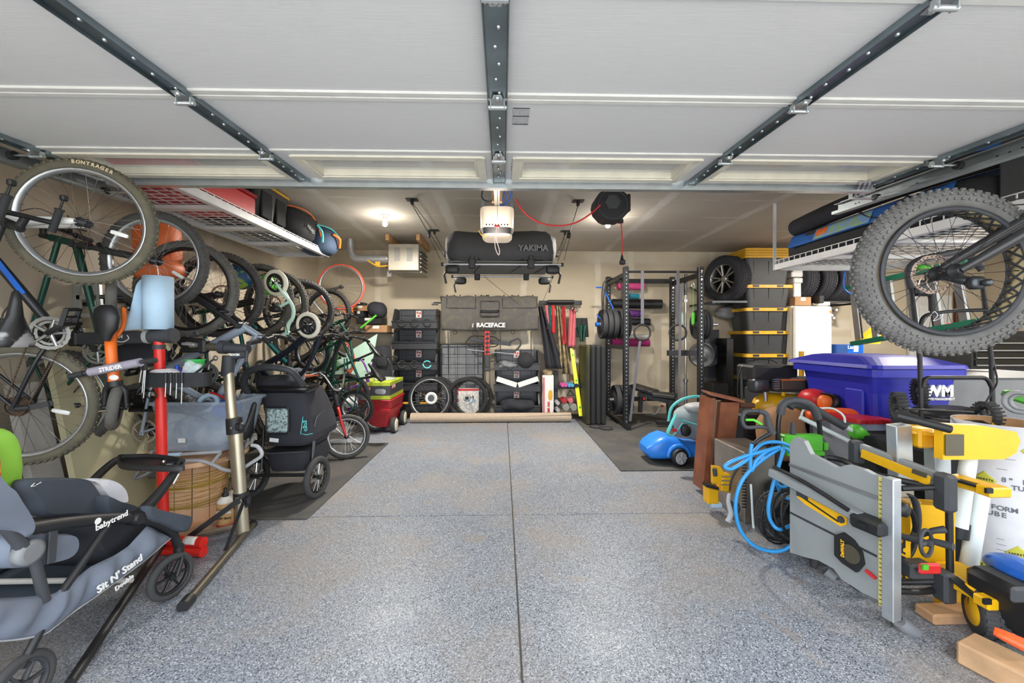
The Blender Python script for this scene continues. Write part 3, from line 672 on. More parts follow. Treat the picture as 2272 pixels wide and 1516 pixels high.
b10 = bikeP('silver road bicycle with an orange front tyre hung highest at the back', (735, 800), (757, 637), 5.85, (-1, -.1, 0), frame_mat='galv_light', fork_mat='chrome', r=.335, tw=.03, rim='alu', tyre='tyre_orange', knob=0, rotor=0, kind='road', spoke_mat='spoke_silver', crank_a=30, bar='flat', tube_r=.014, frontkw=dict())
b11 = bikeP('full suspension bicycle with green lettering low on the left wall', (770, 880), (700, 800), 5.2, (.75, 0, .65), wb=1.0, frame_mat='frame_green', fork_mat='black', r=.3, tw=.05, tyre='tyre_black', stype='full', crank_a=60, text_on=('ORBEO', 'lime', .08))
# the bicycle mostly out of view at the left edge
b0 = bikeP('bicycle with black and silver saddle at the left picture edge', (-232, 850), (-210, 395), 2.05, (1, -.1, 0), frame_mat='black', r=.335, tw=.05, seat=(.33, .58), rotor=0, flare=.1, cables=0, kind='road', saddle_mat='saddle_silver')
# kids' bicycles
g = bikeP('small dark green kids bicycle standing among the hung bicycles', (790, 905), (745, 850), 4.9, (.1, -.1, 1), wb=.85, frame_mat='frame_green', r=.22, tw=.045, kind='road', rotor=0, seat=(.16, .42), headb=(.75, .34), head=(.72, .44), tyre='tyre_black', rim='alu', cassette=0, group='kids bicycles by the left wall', text_on=('SPARK', 'lime', .07))
M = frame(P(768, 969, 4.3) - V((.93, -.37, 0)).normalized() * .78, V((.93, -.37, 0)), V((.37, .93, 0)))
b20 = bike('kids_bicycle', 'grey kids bicycle with red fork and chrome handlebar on the rubber mat', M, wb=.78, r=.235, tw=.05, frame_mat='dark_grey', fork_mat='red', kind='road', fork_r=.02, bar='bmx', flare=.27, bar_mat='chrome', grip_mat='grip_orange', rotor=0, rim='alu', tyre='tyre', knob=0, spoke_mat='spoke_silver',
           headb=(.66, .33), head=(.63, .43), bb=(.33, .03), seat=(.14, .42), steer=42, bar_twist=-50, tube_r=.022, cassette=0, crank_a=70, group='kids bicycles by the left wall', text_on=('STYLE', 'lime_letter', .07))
M = frame(P(700, 935, 5.0) , V((.6, .5, 0)), V((-.5, .6, 0)))
b21 = bike('kids_bicycle', 'purple kids bicycle leaning behind the grey one', M, wb=.8, r=.24, tw=.045, frame_mat='purple', kind='road', bar='bmx', flare=.27, bar_mat='purple', rotor=0, rim='alu', tyre='tyre_black', headb=(.68, .36), head=(.65, .48), bb=(.34, .03), seat=(.14, .46), cassette=0, group='kids bicycles by the left wall', steer=10)
# the mint balance bike
M, L_ = bframe(P(612, 628, 3.7), P(684, 722, 3.7), (1, -.3, .8))
t = thing('balance_bike', 'mint green balance bike with cream tyres hung in front of the bicycles', 'bicycle', M, 'kids bicycles by the left wall')
for nm, c in (('w', (0, 0, 0)), ('w', (L_, 0, 0))):
    w_ = put('wheel', None, None, t, T(c)); m = MB().torus(.102, .020, RX(-90), 40, 10); part('tyre', m, 'cream_tyre', w_, local=True)
    m = MB().torus(.078, .012, RX(-90), 36, 8, 1.6)
    for i in range(7):
        a = 2 * PI * i / 7
        for s_ in (-.16, .16): m.tube([(.012 * math.cos(a), -.008, .012 * math.sin(a)), (.074 * math.cos(a + s_), -.008, .074 * math.sin(a + s_))], .0035, 4)
    m.cyl((0, -.035, 0), (0, .035, 0), .014, 12); part('rim', m, 'black', w_, local=True)
q = lambda x, y, d=0: P(x, y, 3.7 + d)
m = MB(); m.tube(spline([q(612, 628, -.05), q(622, 642, -.05), q(633, 657, -.03), q(644, 670), q(651, 688), q(649, 706), q(640, 720), q(636, 740)], 5), [.012, .019], 12)
m.tube(spline([q(612, 628, .05), q(630, 645, .05), q(644, 670)], 5), .013, 8)
part('frame', m, 'mint', t)
part('seat_tube', MB().tube([q(644, 668), q(618, 682)], .014, 10), 'mint', t); part('head_tube', MB().tube([q(629, 744), q(643, 739)], .022, 12), 'mint', t)
m = MB()
for s_ in (-1, 1): m.tube(spline([q(643, 740), q(655, 735, s_ * .03), q(684, 722, s_ * .05)], 5), .009, 8)
m.cyl(q(684, 722, -.055), q(684, 722, .055), .007, 8); part('fork', m, 'black', t)
m = MB(); m.tube([q(629, 744), q(612, 750)], .012, 8); m.tube([q(600, 757, -.12), q(626, 742, .12)], .011, 8); part('handlebar', m, 'black', t)
m = MB(); m.blob(q(612, 686), (.1, .1, .06), None, .7); part('saddle', m, 'saddle', t)

# fat bicycle hung at the right with only its front wheel and fork in view
Mf = frame(P(2097, 605, 1.8), (-.98, .18, 0), (.18, .98, .02))
fat = thing('fat_bicycle', 'fat tyred bicycle with cutout rim hung at the right edge', 'bicycle', Mf)
R0, TW = .385, .105
m = MB(); m.torus(R0 - TW / 2, TW / 2 - .004, RX(-90), 72, 16, .95)
for i in range(72):
    for row in range(9):
        ph = (row - 4) * 24; a = 2 * PI * (i + .5 * (row % 2)) / 72
        rr = R0 - TW / 2 + (TW / 2) * math.cos(R(ph)); yy = (TW / 2 - .002) * math.sin(R(ph)) * .95
        m.box((0, 0, 0), (.013, .011, .008), RY(-math.degrees(a)) @ T(0, yy, rr) @ RX(-ph))
mat('fat_tyre', '#6b6a68', .92, 0, .18, 16, .3, 120)
wf = put('wheel', None, None, fat, I())
part('tyre', m, 'fat_tyre', wf, local=True)
ri = R0 - TW * .93; m = MB(); n = 32; hw = .04
# rim as two hoops joined by cross webs, so the holes are real
for s_ in (-1, 1):
    m.loft([[((ri + a) * math.cos(t_), s_ * hw + b, (ri + a) * math.sin(t_)) for a, b in ((.006, -.006), (.006, .006), (-.01, .005), (-.014, -.004))] for t_ in [2 * PI * i / 64 for i in range(64)]], False, True)
for i in range(n):
    t0, t1 = 2 * PI * i / n, 2 * PI * (i + 1) / n; rr = ri - .012
    m.tube([(rr * math.cos(t0), -hw, rr * math.sin(t0)), (rr * math.cos((t0 + t1) / 2), 0, rr * math.sin((t0 + t1) / 2))], .005, 4); m.tube([(rr * math.cos(t1), -hw, rr * math.sin(t1)), (rr * math.cos((t0 + t1) / 2), 0, rr * math.sin((t0 + t1) / 2))], .005, 4)
    m.tube([(rr * math.cos(t0), hw, rr * math.sin(t0)), (rr * math.cos((t0 + t1) / 2), 0, rr * math.sin((t0 + t1) / 2))], .005, 4); m.tube([(rr * math.cos(t1), hw, rr * math.sin(t1)), (rr * math.cos((t0 + t1) / 2), 0, rr * math.sin((t0 + t1) / 2))], .005, 4)
part('rim', m, 'dark_grey', wf, local=True)
m = MB(); m.loft([[((ri - .006) * math.cos(t_), y_, (ri - .006) * math.sin(t_)) for y_ in (-hw, hw)] + [((ri - .002) * math.cos(t_), y_, (ri - .002) * math.sin(t_)) for y_ in (hw, -hw)] for t_ in [2 * PI * i / 64 for i in range(64)]], False, True)
mat('rim_tape', '#c9b78b', .6); part('rim_tape', m, 'rim_tape', wf, 'tan rim strip showing through the rim holes', local=True)
m = MB()
for i in range(32):
    s_ = 1 if i % 2 else -1; a = 2 * PI * i / 32; b = a + (.6 if (i // 2) % 2 else -.6)
    m.tube([(.028 * math.cos(b), s_ * .045, .028 * math.sin(b)), ((ri - .012) * math.cos(a), s_ * .012, (ri - .012) * math.sin(a))], .0012, 4)
    m.tube([((ri - .03) * math.cos(a), s_ * .014, (ri - .03) * math.sin(a)), ((ri - .01) * math.cos(a), s_ * .012, (ri - .01) * math.sin(a))], .0025, 5)
o = part('spokes', m, 'black', wf, local=True); o['kind'] = 'stuff'
m = MB().lathe([(.01, -.08), (.018, -.078), (.018, -.055), (.034, -.053), (.034, -.042), (.02, -.04), (.02, .04), (.034, .042), (.034, .053), (.018, .055), (.018, .078), (.01, .08)], 16, RX(-90)); part('hub', m, 'black', wf, local=True)
m = MB(); n = 60; mat('rotor_pink', '#cbb3a4', .3, .7)
m.loft([[((a + (.003 if i % 6 < 3 else 0)) * math.cos(2 * PI * i / n), .062 + b, (a + (.003 if i % 6 < 3 else 0)) * math.sin(2 * PI * i / n)) for a, b in ((.092, .0012), (.092, -.0012), (.076, -.0012), (.076, .0012))] for i in range(n)], False, True, False)
for i in range(8):
    a = 2 * PI * i / 8; m.tube(spline([(.022 * math.cos(a), .062, .022 * math.sin(a)), (.05 * math.cos(a + .2), .062, .05 * math.sin(a + .2)), (.078 * math.cos(a + .7), .062, .078 * math.sin(a + .7))], 4), .003, 5)
m.lathe([(.026, .059), (.026, .065)], 16, RX(-90)); part('brake_rotor', m, 'rotor_pink', wf, local=True)
m = MB()
for i in range(30):
    a = 2 * PI * i / 30; m.lathe([(.003, .0595), (.003, .0645)], 6, T((.084 * math.cos(a), 0, .084 * math.sin(a))) @ RX(-90))
part('rotor_hole', m, 'black', wf, kind='stuff', local=True)
pl = []
for i in range(16):
    a = R(98) - (i - 7.5) * .0125 / .29; tx = V((math.cos(a), 0, -math.sin(a))); ty = V((math.sin(a), 0, math.cos(a))); pl.append(frame(ty * .297 + V((0, .038, 0)), -tx, ty))
arc_text('SURLY BUD 26X4.8', 'letter_white', wf, pl, .016, .0006)
# fork: from the hub to the upper right, out of frame
hubw = P(2097, 605, 1.8); m = MB(); e_ = P(2330, 470, 1.62)
for s_, cc in ((.075, 1), (-.075, 1)):
    n_ = (WM[fat.name].to_3x3() @ V((0, 1, 0))).normalized()
    m.tube([hubw + n_ * s_, hubw + n_ * s_ + (e_ - hubw) * .3, e_ + n_ * s_], [.015, .021, .027], 12)
mat('fork_black', '#2c2c2e', .3); part('fork', m, 'fork_black', fat)
m = MB(); n_ = (WM[fat.name].to_3x3() @ V((0, 1, 0))).normalized(); m.blob(P(2165, 628, 1.74), (.07, .05, .06), None, .7); m.lathe([(.016, 0), (.016, .02), (.008, .024)], 12, zframe(P(2185, 628, 1.71), (0, -1, 0))); m.cyl(hubw + n_ * .05, P(2165, 628, 1.74), .02); part('brake_caliper', m, 'alu_dark', fat)
m = MB(); m.tube([e_ + V((-.02, 0, 0)), e_ + V((.25, 0, .12))], .04, 12); m.tube([e_ + V((.2, 0, .1)), e_ + V((.9, .1, -.5))], .03, 10); part('frame', m, 'fork_black', fat)
m = MB()
for k in range(4): m.tube(spline([P(2272, 440 + 14 * k, 1.75), P(2205 - 8 * k, 452 + 8 * k, 1.8), P(2200 - 6 * k, 486, 1.8), P(2250, 512 + 4 * k, 1.75), P(2300, 500, 1.7)], 6), .003, 5)
part('cable', m, 'cable', fat)
# ------------------------------------------------------------------ left side, near
def PX(px, py, X):                    # point under a pixel on the plane x = X
    u = (px - 1136) / F; dx = u * math.cos(YAW) + math.sin(YAW); dy = math.cos(YAW) - u * math.sin(YAW); t = X / dx
    return V((X, dy * t, CAMH + (748 - py) / F * t))
mat('slate_fabric', '#3f4650', .85, 0, .1, 8, .2, 60); mat('grey_fabric', '#6a7280', .85, 0, .12, 8, .2, 70); mat('mesh_fabric', '#99a2ae', .9, 0, .1, 60, .2, 200)
mat('black_fabric', '#2b2c33', .85, 0, .12, 8, .25, 60); mat('white_fabric', '#eceaf0', .9); mat('champagne', '#b0a893', .35, .75); mat('olive_metal', '#5d584a', .45, .5)
mat('stand_red', '#dc2a22', .35); mat('paper_blue', '#b5d2e8', .8, 0, .05); mat('board_beige', '#b8b18f', .6, 0, .08, 3); mat('board_white', '#cfcbc1', .7); mat('card_grey', '#a6a29b', .8, 0, .1, 10)
mat('bin_clear', '#c4d3e4', .12, 0, .03, 4, alpha=.32); mat('scooter_orange', '#ea6f22', .4); mat('pad_grey', '#9a95a3', .8); mat('green_plastic', '#3fbf5a', .4); mat('violet', '#4b2fa0', .4)

# rubber mats
m = MB().box(((XL - 1.4) / 2, 3.9, .006), (-1.4 - XL, 2.03, .012), None, .004)
solo('rubber_mat', m, 'floor_rubber', 'black rubber mat under the bicycles and the pet stroller on the left', 'mat')

# panels leaning on the left wall
def slab(corners, th, m, label, cat, name, **k):
    a, b, c, d = [V(x) for x in corners]; n = (b - a).cross(d - a).normalized() * th; mb = MB()
    mb.add([a, b, c, d, a + n, b + n, c + n, d + n], [(0, 1, 2, 3), (7, 6, 5, 4), (0, 4, 5, 1), (1, 5, 6, 2), (2, 6, 7, 3), (3, 7, 4, 0)]); return solo(name, mb, m, label, cat, **k)
o = slab([(-2.98, 2.62, 1.36), (-2.56, 2.5, .0), (-2.56, 3.75, .0), (-2.98, 3.75, 1.36)], .04, 'board_beige', 'large beige board leaning on the wall behind the repair stands', 'board', 'leaning_board')
m = MB()
for px, py in ((260, 957), (329, 943)):
    q = P(px, py, 2.9); q.x = -2.98 + (1.36 - q.z) * .309 + .005; m.lathe([(.006, 0), (.006, .003)], 8, zframe(q + V((.038, 0, 0)), (1, 0, .3)))
slab([(-2.95, 2.42, 1.02), (-2.7, 2.4, 0), (-2.7, 2.56, 0), (-2.95, 2.58, 1.02)], .05, 'card_grey', 'flattened grey cardboard standing beside the beige board', 'cardboard', 'flat_cardboard')
slab([(-3.06, 1.9, 1.0), (-2.85, 1.9, 0), (-2.85, 2.4, 0), (-3.06, 2.4, 1.0)], .03, 'board_white', 'off-white panel leaning on the wall behind the twin stroller', 'panel', 'leaning_sheet')
slab([(-2.75, 1.7, .72), (-2.6, 1.72, 0), (-2.6, 2.15, 0), (-2.75, 2.1, .72)], .02, 'wood', 'light plywood offcut behind the twin stroller', 'plywood', 'plywood_offcut')

# twin stroller
NX, FX = -1.66, -2.22
t = thing('stroller', 'long grey twin baby stroller with mesh basket in the left foreground', 'stroller', (-1.9, 1.7, 0))
def quad_mirror(fn, name, m, **k):    # near and far copies of a side member
    for X in (NX, FX): part(name, fn(X), m, t, **k)
side = [(40, 1178), (150, 1160), (270, 1150), (335, 1158), (380, 1182), (398, 1218)]
pts = [PX(x, y, NX) for x, y in side]
for X in (NX, FX):
    d = V((X - NX, 0, 0)); part('side_rail', MB().tube([p + d for p in spline(pts, 6)], [.024, .019], 10), 'black', t)
    part('rear_leg', MB().tube([p + d for p in (PX(240, 1165, NX), PX(120, 1340, NX), PX(45, 1485, NX))], .014, 10), 'black', t)
    part('seat_leg', MB().tube([p + d for p in (PX(70, 1215, NX), PX(100, 1335, NX))], .016, 8), 'dark_grey', t)
    part('push_tube', MB().tube(spline([p + d for p in (PX(60, 1225, NX), PX(10, 1165, NX), PX(-120, 1040, NX))], 5), .02, 10), 'dark_grey', t)
    part('pivot', MB().lathe([(.03, -.02), (.042, -.016), (.042, .016), (.03, .02)], 20, zframe(PX(62, 1226, NX) + d, (1, 0, 0))), 'grey', t)
    part('strut', MB().bar(PX(118, 1165, NX) + d, PX(112, 1250, NX) + d, .012, .03, (0, 1, 0), .003), 'dark_grey', t)
text('babytrend', 'letter_white', t, frame(PX(238, 1155, NX) + V((.021, 0, 0)), (0, 1, .02), (0, 0, 1)), .034, bold=.0008, ext=.0008)
part('emblem', MB().lathe([(.013, 0), (.013, .0015)], 16, zframe(PX(205, 1158, NX) + V((.0215, 0, .002)), (1, 0, 0))), 'letter_white', t)
for X in (NX, FX):
    d = V((X - NX, 0, 0)); c = PX(380, 1273, NX) + d; c.z = .11
    w_ = put('wheel', None, None, t, WM[t.name].inverted() @ T(c) @ RZ(75)); Z = RX(-90)
    part('tyre', MB().torus(.094, .016, Z, 36, 10), 'rubber', w_, local=True)
    mb = MB().torus(.078, .007, Z, 32, 6, 1.8); mb.cyl((0, -.02, 0), (0, .02, 0), .018, 12)
    for i in range(6): a = 2 * PI * i / 6; mb.tube([(.015 * math.cos(a), 0, .015 * math.sin(a)), (.075 * math.cos(a), 0, .075 * math.sin(a))], [.011, .008], 6, flat=.6)
    part('rim', mb, 'black', w_, local=True)
    h = PX(397, 1215, NX) + d; mb = MB(); mb.tube([h + V((0, 0, .01)), h + V((0, .0, -.04))], .022, 12)
    for s_ in (-1, 1): mb.tube(spline([h + V((s_ * .01, 0, -.035)), h + V((s_ * .025, -.01, -.05)), c + V((s_ * .028, 0, .0))], 4), .009, 8, flat=1.0)
    part('caster_fork', mb, 'black', t)
    c = PX(47, 1515, NX) + d; c.z = .105; w_ = put('wheel', None, None, t, WM[t.name].inverted() @ T(c) @ RZ(90))
    part('tyre', MB().torus(.09, .015, Z, 36, 10), 'rubber', w_, local=True)
    mb = MB().torus(.075, .007, Z, 32, 6, 1.8); mb.cyl((0, -.02, 0), (0, .02, 0), .018, 12)
    for i in range(6): a = 2 * PI * i / 6; mb.tube([(.015 * math.cos(a), 0, .015 * math.sin(a)), (.073 * math.cos(a), 0, .073 * math.sin(a))], [.011, .008], 6, flat=.6)
    part('rim', mb, 'dark_grey', w_, local=True)
part('axle', MB().cyl((NX, PX(47, 1515, NX).y, .105), (FX, PX(47, 1515, NX).y, .105), .008), 'dark_steel', t)
# mesh basket side with lettering
top = [(-30, 1330), (60, 1325), (120, 1318), (160, 1290), (200, 1258), (255, 1232), (285, 1212), (325, 1168)]
bot = [(-30, 1425), (50, 1418), (100, 1408), (160, 1360), (210, 1325), (270, 1282), (320, 1245), (378, 1195)]
def bask(u, v, X=NX):
    s_ = u * 7; i = min(6, int(s_)); f = s_ - i
    a = PX(*top[i], X).lerp(PX(*top[i + 1], X), f); b = PX(*bot[i], X).lerp(PX(*bot[i + 1], X), f)
    return a.lerp(b, v) + V((.022 * math.sin(v * PI) * (1 + .4 * math.sin(u * 23)) + .01 * math.sin(u * 40 + v * 5) * math.sin(v * PI), 0, 0))
part('basket_side', MB().sheet(lambda u, v: bask(u, v), 40, 10, .003), 'grey_fabric', t, 'grey mesh side of the basket')
part('basket_side', MB().sheet(lambda u, v: bask(u, v) + V((FX - NX, 0, 0)), 24, 6, .003), 'grey_fabric', t)
part('basket_floor', MB().sheet(lambda u, v: bask(u, 1).lerp(bask(u, 1) + V((FX - NX, 0, 0)), v), 24, 6, .003), 'slate_fabric', t)
part('piping', MB().tube([bask(i / 30, 1) for i in range(31)], .004, 6), 'light_grey', t)
ax_ = (PX(285, 1265, NX) - PX(200, 1330, NX)); c0 = PX(247, 1272, NX) + V((.04, 0, 0))
text("Sit N' Stand", 'letter_white', t, frame(c0, ax_, (0, -1, 1)), .042, ext=.002, bold=.001)
text('Double', 'letter_white', t, frame(PX(256, 1293, NX) + V((.038, 0, 0)), ax_, (0, -1, 1)), .028, ext=.002)
# seats, cushion, canopy
def panel(poly, X, th, m, name, label=None, bulge=.03):
    ps = [PX(x, y, X) for x, y in poly]; c = sum(ps, V()) / len(ps); rings = []
    for k_, (s_, o) in enumerate([(.86, -th / 2), (.97, -th * .4), (1, 0), (.97, th * .4), (.86, th / 2)]): rings.append([c + (p - c) * s_ + V((o, 0, 0)) for p in spline(ps, 4, True)])
    mb = MB().loft(rings, True); return part(name, mb, m, t, label)
panel([(42, 1068), (60, 1062), (110, 1060), (170, 1062), (192, 1072), (212, 1100), (232, 1132), (225, 1148), (150, 1145), (85, 1146), (62, 1110), (40, 1085)], -1.86, .07, 'slate_fabric', 'seat_back', 'dark grey padded seat back')
text('<--', 'letter_white', t, frame(PX(74, 1075, -1.82) + V((.01, 0, 0)), (0, 1, .25), (0, 0, 1)), .03, ext=.001)
panel([(178, 1064), (215, 1062), (245, 1072), (263, 1092), (266, 1118), (240, 1116), (212, 1098), (195, 1075)], -1.93, .1, 'white_fabric', 'cushion', 'white seat cushion')
panel([(205, 1100), (240, 1112), (285, 1126), (298, 1150), (250, 1156), (215, 1150)], -1.84, .12, 'slate_fabric', 'seat_side')
panel([(110, 1150), (240, 1150), (330, 1160), (300, 1200), (240, 1245), (170, 1255), (120, 1220)], -1.92, .36, 'black_fabric', 'seat')
panel([(-60, 1190), (60, 1185), (110, 1190), (112, 1225), (70, 1250), (-60, 1260)], -1.8, .24, 'grey_fabric', 'rear_seat', 'lighter grey rear seat')
panel([(-90, 1000), (-20, 1068), (2, 1085), (20, 1113), (38, 1140), (52, 1168), (48, 1188), (32, 1194), (10, 1182), (-90, 1150)], -1.68, .1, 'grey_fabric', 'canopy', 'folded grey canopy')
mb = MB()
for k_ in range(5): a = PX(60, 1272 + k_ * 6, NX); b = PX(175, 1280 + k_ * 5, NX); mb.bar(a + V((-.28, 0, 0)), b + V((-.28, 0, 0)), .48, .006)
part('step_board', MB().bar(PX(55, 1290, -1.92), PX(185, 1290, -1.92), .46, .02, (0, 0, 1), .005), 'card_grey', t, 'grey standing board')
panel([(318, 1122), (350, 1132), (385, 1140), (418, 1148), (415, 1170), (398, 1182), (360, 1165), (322, 1150)], -1.64, .05, 'slate_fabric', 'rolled_cover', 'rolled dark fabric pouch')
# front tray with cup holder on two arms
tr = [P(262, 1022, 2.20), P(285, 1012, 2.22), P(340, 1006, 2.22), P(395, 1006, 2.16), P(410, 1018, 2.06), P(400, 1030, 2.02), P(340, 1032, 2.02), P(270, 1036, 2.06)]
zt = sum(p.z for p in tr) / 8; tr = [V((p.x, p.y, zt)) for p in tr]; c = sum(tr, V()) / 8
mb = MB(); out = spline(tr, 4, True)
mb.loft([[p + V((0, 0, -.03)) for p in out], [p for p in out], [c + (p - c) * .93 for p in out], [c + (p - c) * .92 + V((0, 0, -.018)) for p in out]], True)
tray = part('tray', mb, 'black', t, 'black child tray')
mb = MB(); cc = c + V((.1, 0, -.012)); mb.lathe([(.028, -.03), (.042, -.028), (.044, .008), (.039, .008), (.037, -.02), (.0, -.022)], 20, T(cc)); part('cup_holder', mb, 'black_gloss', tray)
part('tray_arm', MB().tube(spline([PX(405, 1020, NX), PX(385, 1052, NX), PX(345, 1105, NX), PX(300, 1150, NX)], 4), [.018, .032], 10, flat=.7, up=(1, 0, 0)), 'black', t)
part('tray_arm', MB().tube(spline([PX(262, 1020, FX), PX(240, 1035, FX), PX(200, 1075, FX), PX(150, 1150, FX)], 4), [.02, .026], 10, flat=.7, up=(1, 0, 0)), 'black', t)
part('pivot', MB().lathe([(.024, -.03), (.03, -.02), (.03, .02), (.024, .03)], 16, zframe(PX(300, 1150, NX), (1, 0, 0))), 'black', t)
part('tray_label', MB().bar(PX(373, 1074, NX) + V((.026, 0, 0)), PX(388, 1052, NX) + V((.02, 0, 0)), .003, .008, (0, 0, 1)), 'letter_white', t)

# child's backpack at the frame's left edge
mat('lime_trim', '#86bf3c', .7); mat('flame', '#c8402c', .7, 0, .3, 30, col2='#d9b23a', c2=(.5, .66))
t = thing('backpack', 'green trimmed childs backpack with a red flame print beside the stroller canopy', 'backpack', PX(-30, 1130, -2.0))
c = PX(-48, 1045, -2.0); part('bag_body', MB().blob(c, (.18, .18, .32), None, .6, 24, 14, .01), 'lime_trim', t)
part('print_panel', MB().blob(c + V((.06, -.08, .0)), (.15, .12, .30), None, .6, 20, 12, .006), 'flame', t, 'red and yellow flame print')
part('zip', MB().tube([c + V((.108 * math.cos(a) * .9 + .03, -.07, .17 * math.sin(a))) for a in [PI * i / 12 - PI / 2 for i in range(13)]], .005, 6), 'frame_teal', t)

# red repair stand with clamp arm and tool tray
t = thing('repair_stand', 'red bicycle repair stand with a black tool tray and paper roll on top', 'work stand', PF(368, 1215))
y0 = 2.5; a, b = P(353, 745, y0), P(364, 1200, y0 - .02)
part('pole', MB().cyl(b, a, .0275, 20), 'stand_red', t)
mb = MB(); m0 = P(333, 747, y0); m1 = P(388, 745, y0); mb.tube([m0, m1], .043, 20); mb.tube([m1 - V((.05, 0, 0)), m1 - V((.005, 0, 0))], .046, 20); mb.cyl(P(353, 765, y0), P(353, 775, y0), .033)
part('clamp_collar', mb, 'dark_grey', t)
mb = MB(); mb.bar(P(178, 752, y0), P(334, 748, y0), .05, .075, (0, 0, 1), .008); arm = part('clamp_arm', mb, 'dark_grey', t)
part('collar_ring', MB().tube([P(326, 747, y0), P(336, 747, y0)], .044, 20), 'light_grey', t)
text('SPIN', 'letter_white', arm, frame(P(270, 747, y0) + V((0, -.0265, 0)), (1, 0, 0), (0, 0, 1)), .03, bold=.001); part('swoosh', MB().tube(spline([P(258, 757, y0 - .027), P(272, 759, y0 - .027), P(285, 752, y0 - .027), P(282, 744, y0 - .027)], 5), .003, 5), 'letter_white', arm)
for k_ in range(3): part('clamp_knob', MB().lathe([(0.004, 0), (.014, .006), (.012, .02), (.004, .024)], 10, zframe(P(163, 742 + k_ * 11, y0), (-1, 0, 0))), 'black', t)
mb = MB(); mb.box(P(172, 752, y0), (.04, .06, .09), None, .01); part('clamp_jaw', mb, 'black', t); part('release_lever', MB().tube(spline([P(380, 768, y0 - .03), P(384, 780, y0 - .03), P(379, 790, y0 - .03), P(384, 800, y0 - .03)], 4), .004, 6), 'black', t)
# tray: curved band on a plate
tc = P(398, 835, y0); pl = []
out = [P(316, 822, y0 - .02), P(330, 812, y0 + .1), P(400, 808, y0 + .14), P(462, 808, y0 + .08), P(468, 818, y0 - .06), P(442, 822, y0 - .13), P(380, 826, y0 - .15), P(325, 828, y0 - .12)]
zt = 1.31 - 70 * 2.5 / 883 - .01; ring = [V((p.x, p.y, 0)) for p in spline(out, 4, True)]; c = sum(ring, V()) / len(ring)
mb = MB().loft([[p + V((0, 0, zt - .085)) for p in ring], [p + V((0, 0, zt)) for p in ring], [c + (p - c) * .97 + V((0, 0, zt)) for p in ring], [c + (p - c) * .97 + V((0, 0, zt - .03)) for p in ring]], True, sm=False)
tray = part('tool_tray', mb, 'black_soft', t, 'black magnetic tool tray')
leg = [(P(368, 1195, 2.48), V((-1.62, 1.53, .012))), (P(364, 1195, 2.48), V((-2.6, 2.3, .012)))]
for a_, b_ in leg: part('leg', MB().tube([a_, b_], [.022, .018], 10), 'black', t)
# tools through the tray
for i, (px, L_) in enumerate([(314, .07), (320, .13), (323, .16), (368, .08), (379, .07), (392, .09), (404, .12)]):
    q = P(px, 822 if i < 3 else 850, y0 - .15); tt = thing('screwdriver', 'silver shanked hex driver hanging through the tool tray, number %s from the left' % ['one', 'two', 'three', 'four', 'five', 'six', 'seven'][i], 'tool', q, 'hex drivers hanging through the tool tray')
    e = q + V((-.012 if i < 3 else -.004, 0, -L_)); part('shank', MB().cyl(q, e, .0032, 8), 'galv_light', tt); part('handle', MB().cyl(q + V((0, 0, .06)), q, .009, 8), 'black', tt)
solo('ring_spanner', MB().torus(.027, .005, zframe(P(336, 877, y0 - .06), (0, 1, .2)), 20, 6), 'black', 'small black ring hanging below the tool tray', 'tool')
z_ = zt - .03
def on_tray(px, Y): p = P(px, 800, Y); return V((p.x, p.y, z_ + .002))
mb = MB(); q = on_tray(385, y0); mb.lathe([(.02, 0), (.024, .01), (.024, .06), (.012, .075)], 16, T(q) @ RY(70)); solo('grease_tube', mb, 'violet', 'purple grease tube lying on the tool tray', 'tube')
mb = MB().lathe([(.012, 0), (.013, .055), (.009, .06)], 12, T(on_tray(393, y0 + .05))); solo('bottle', mb, 'blue', 'small blue bottle standing on the tool tray', 'bottle')
mb = MB().lathe([(.03, 0), (.052, .09), (.055, .095), (.05, .095), (.028, .006), (0, .006)], 24, T(on_tray(433, y0 + .04))); solo('cup', mb, 'green_plastic', 'bright green plastic cup at the right of the tool tray', 'cup')
mb = MB().blob(on_tray(368, y0 - .05) + V((0, 0, .022)), (.17, .1, .045), None, .9, 24, 12, .02, 20); solo('rag', mb, 'white_fabric', 'crumpled white rag lying in the tool tray', 'rag')
mat('plastic_bag', '#dfe6ec', .2, alpha=.5)
mb = MB().blob(on_tray(425, y0 - .07) + V((0, 0, .04)), (.12, .07, .09), None, .9, 24, 12, .03, 26, 4); solo('plastic_bag', mb, 'plastic_bag', 'crumpled clear plastic bag on the tool tray', 'bag')
mb = MB(); mb.cyl(on_tray(432, y0 - .1) + V((0, 0, .02)), P(476, 796, y0 - .12), .006); mb.torus(.012, .004, zframe(P(478, 795, y0 - .12), (0, 1, 0)), 14, 6); solo('spanner', mb, 'dark_steel', 'dark spanner poking out of the tool tray', 'tool')
# blue paper roll
t = thing('paper_roll', 'light blue shop paper roll standing on the repair stand', 'paper roll', P(350, 733, y0))
c = P(351, 731, y0); mb = MB().lathe([(.018, 0), (.076, 0), (.076, .325), (.018, .325)], 32, T((c.x, c.y, c.z - .001))); part('roll', mb, 'paper_blue', t)
part('loose_sheet', MB().sheet(lambda u, v: V((c.x - .075 - .085 * u * (1 - v * .75) * 1.0, c.y - .01 - .04 * math.sin(u * 2), c.z + .325 * v * (1 - .28 * u) - .01 * (1 - v) * u)), 10, 10, .002), 'paper_blue', t)

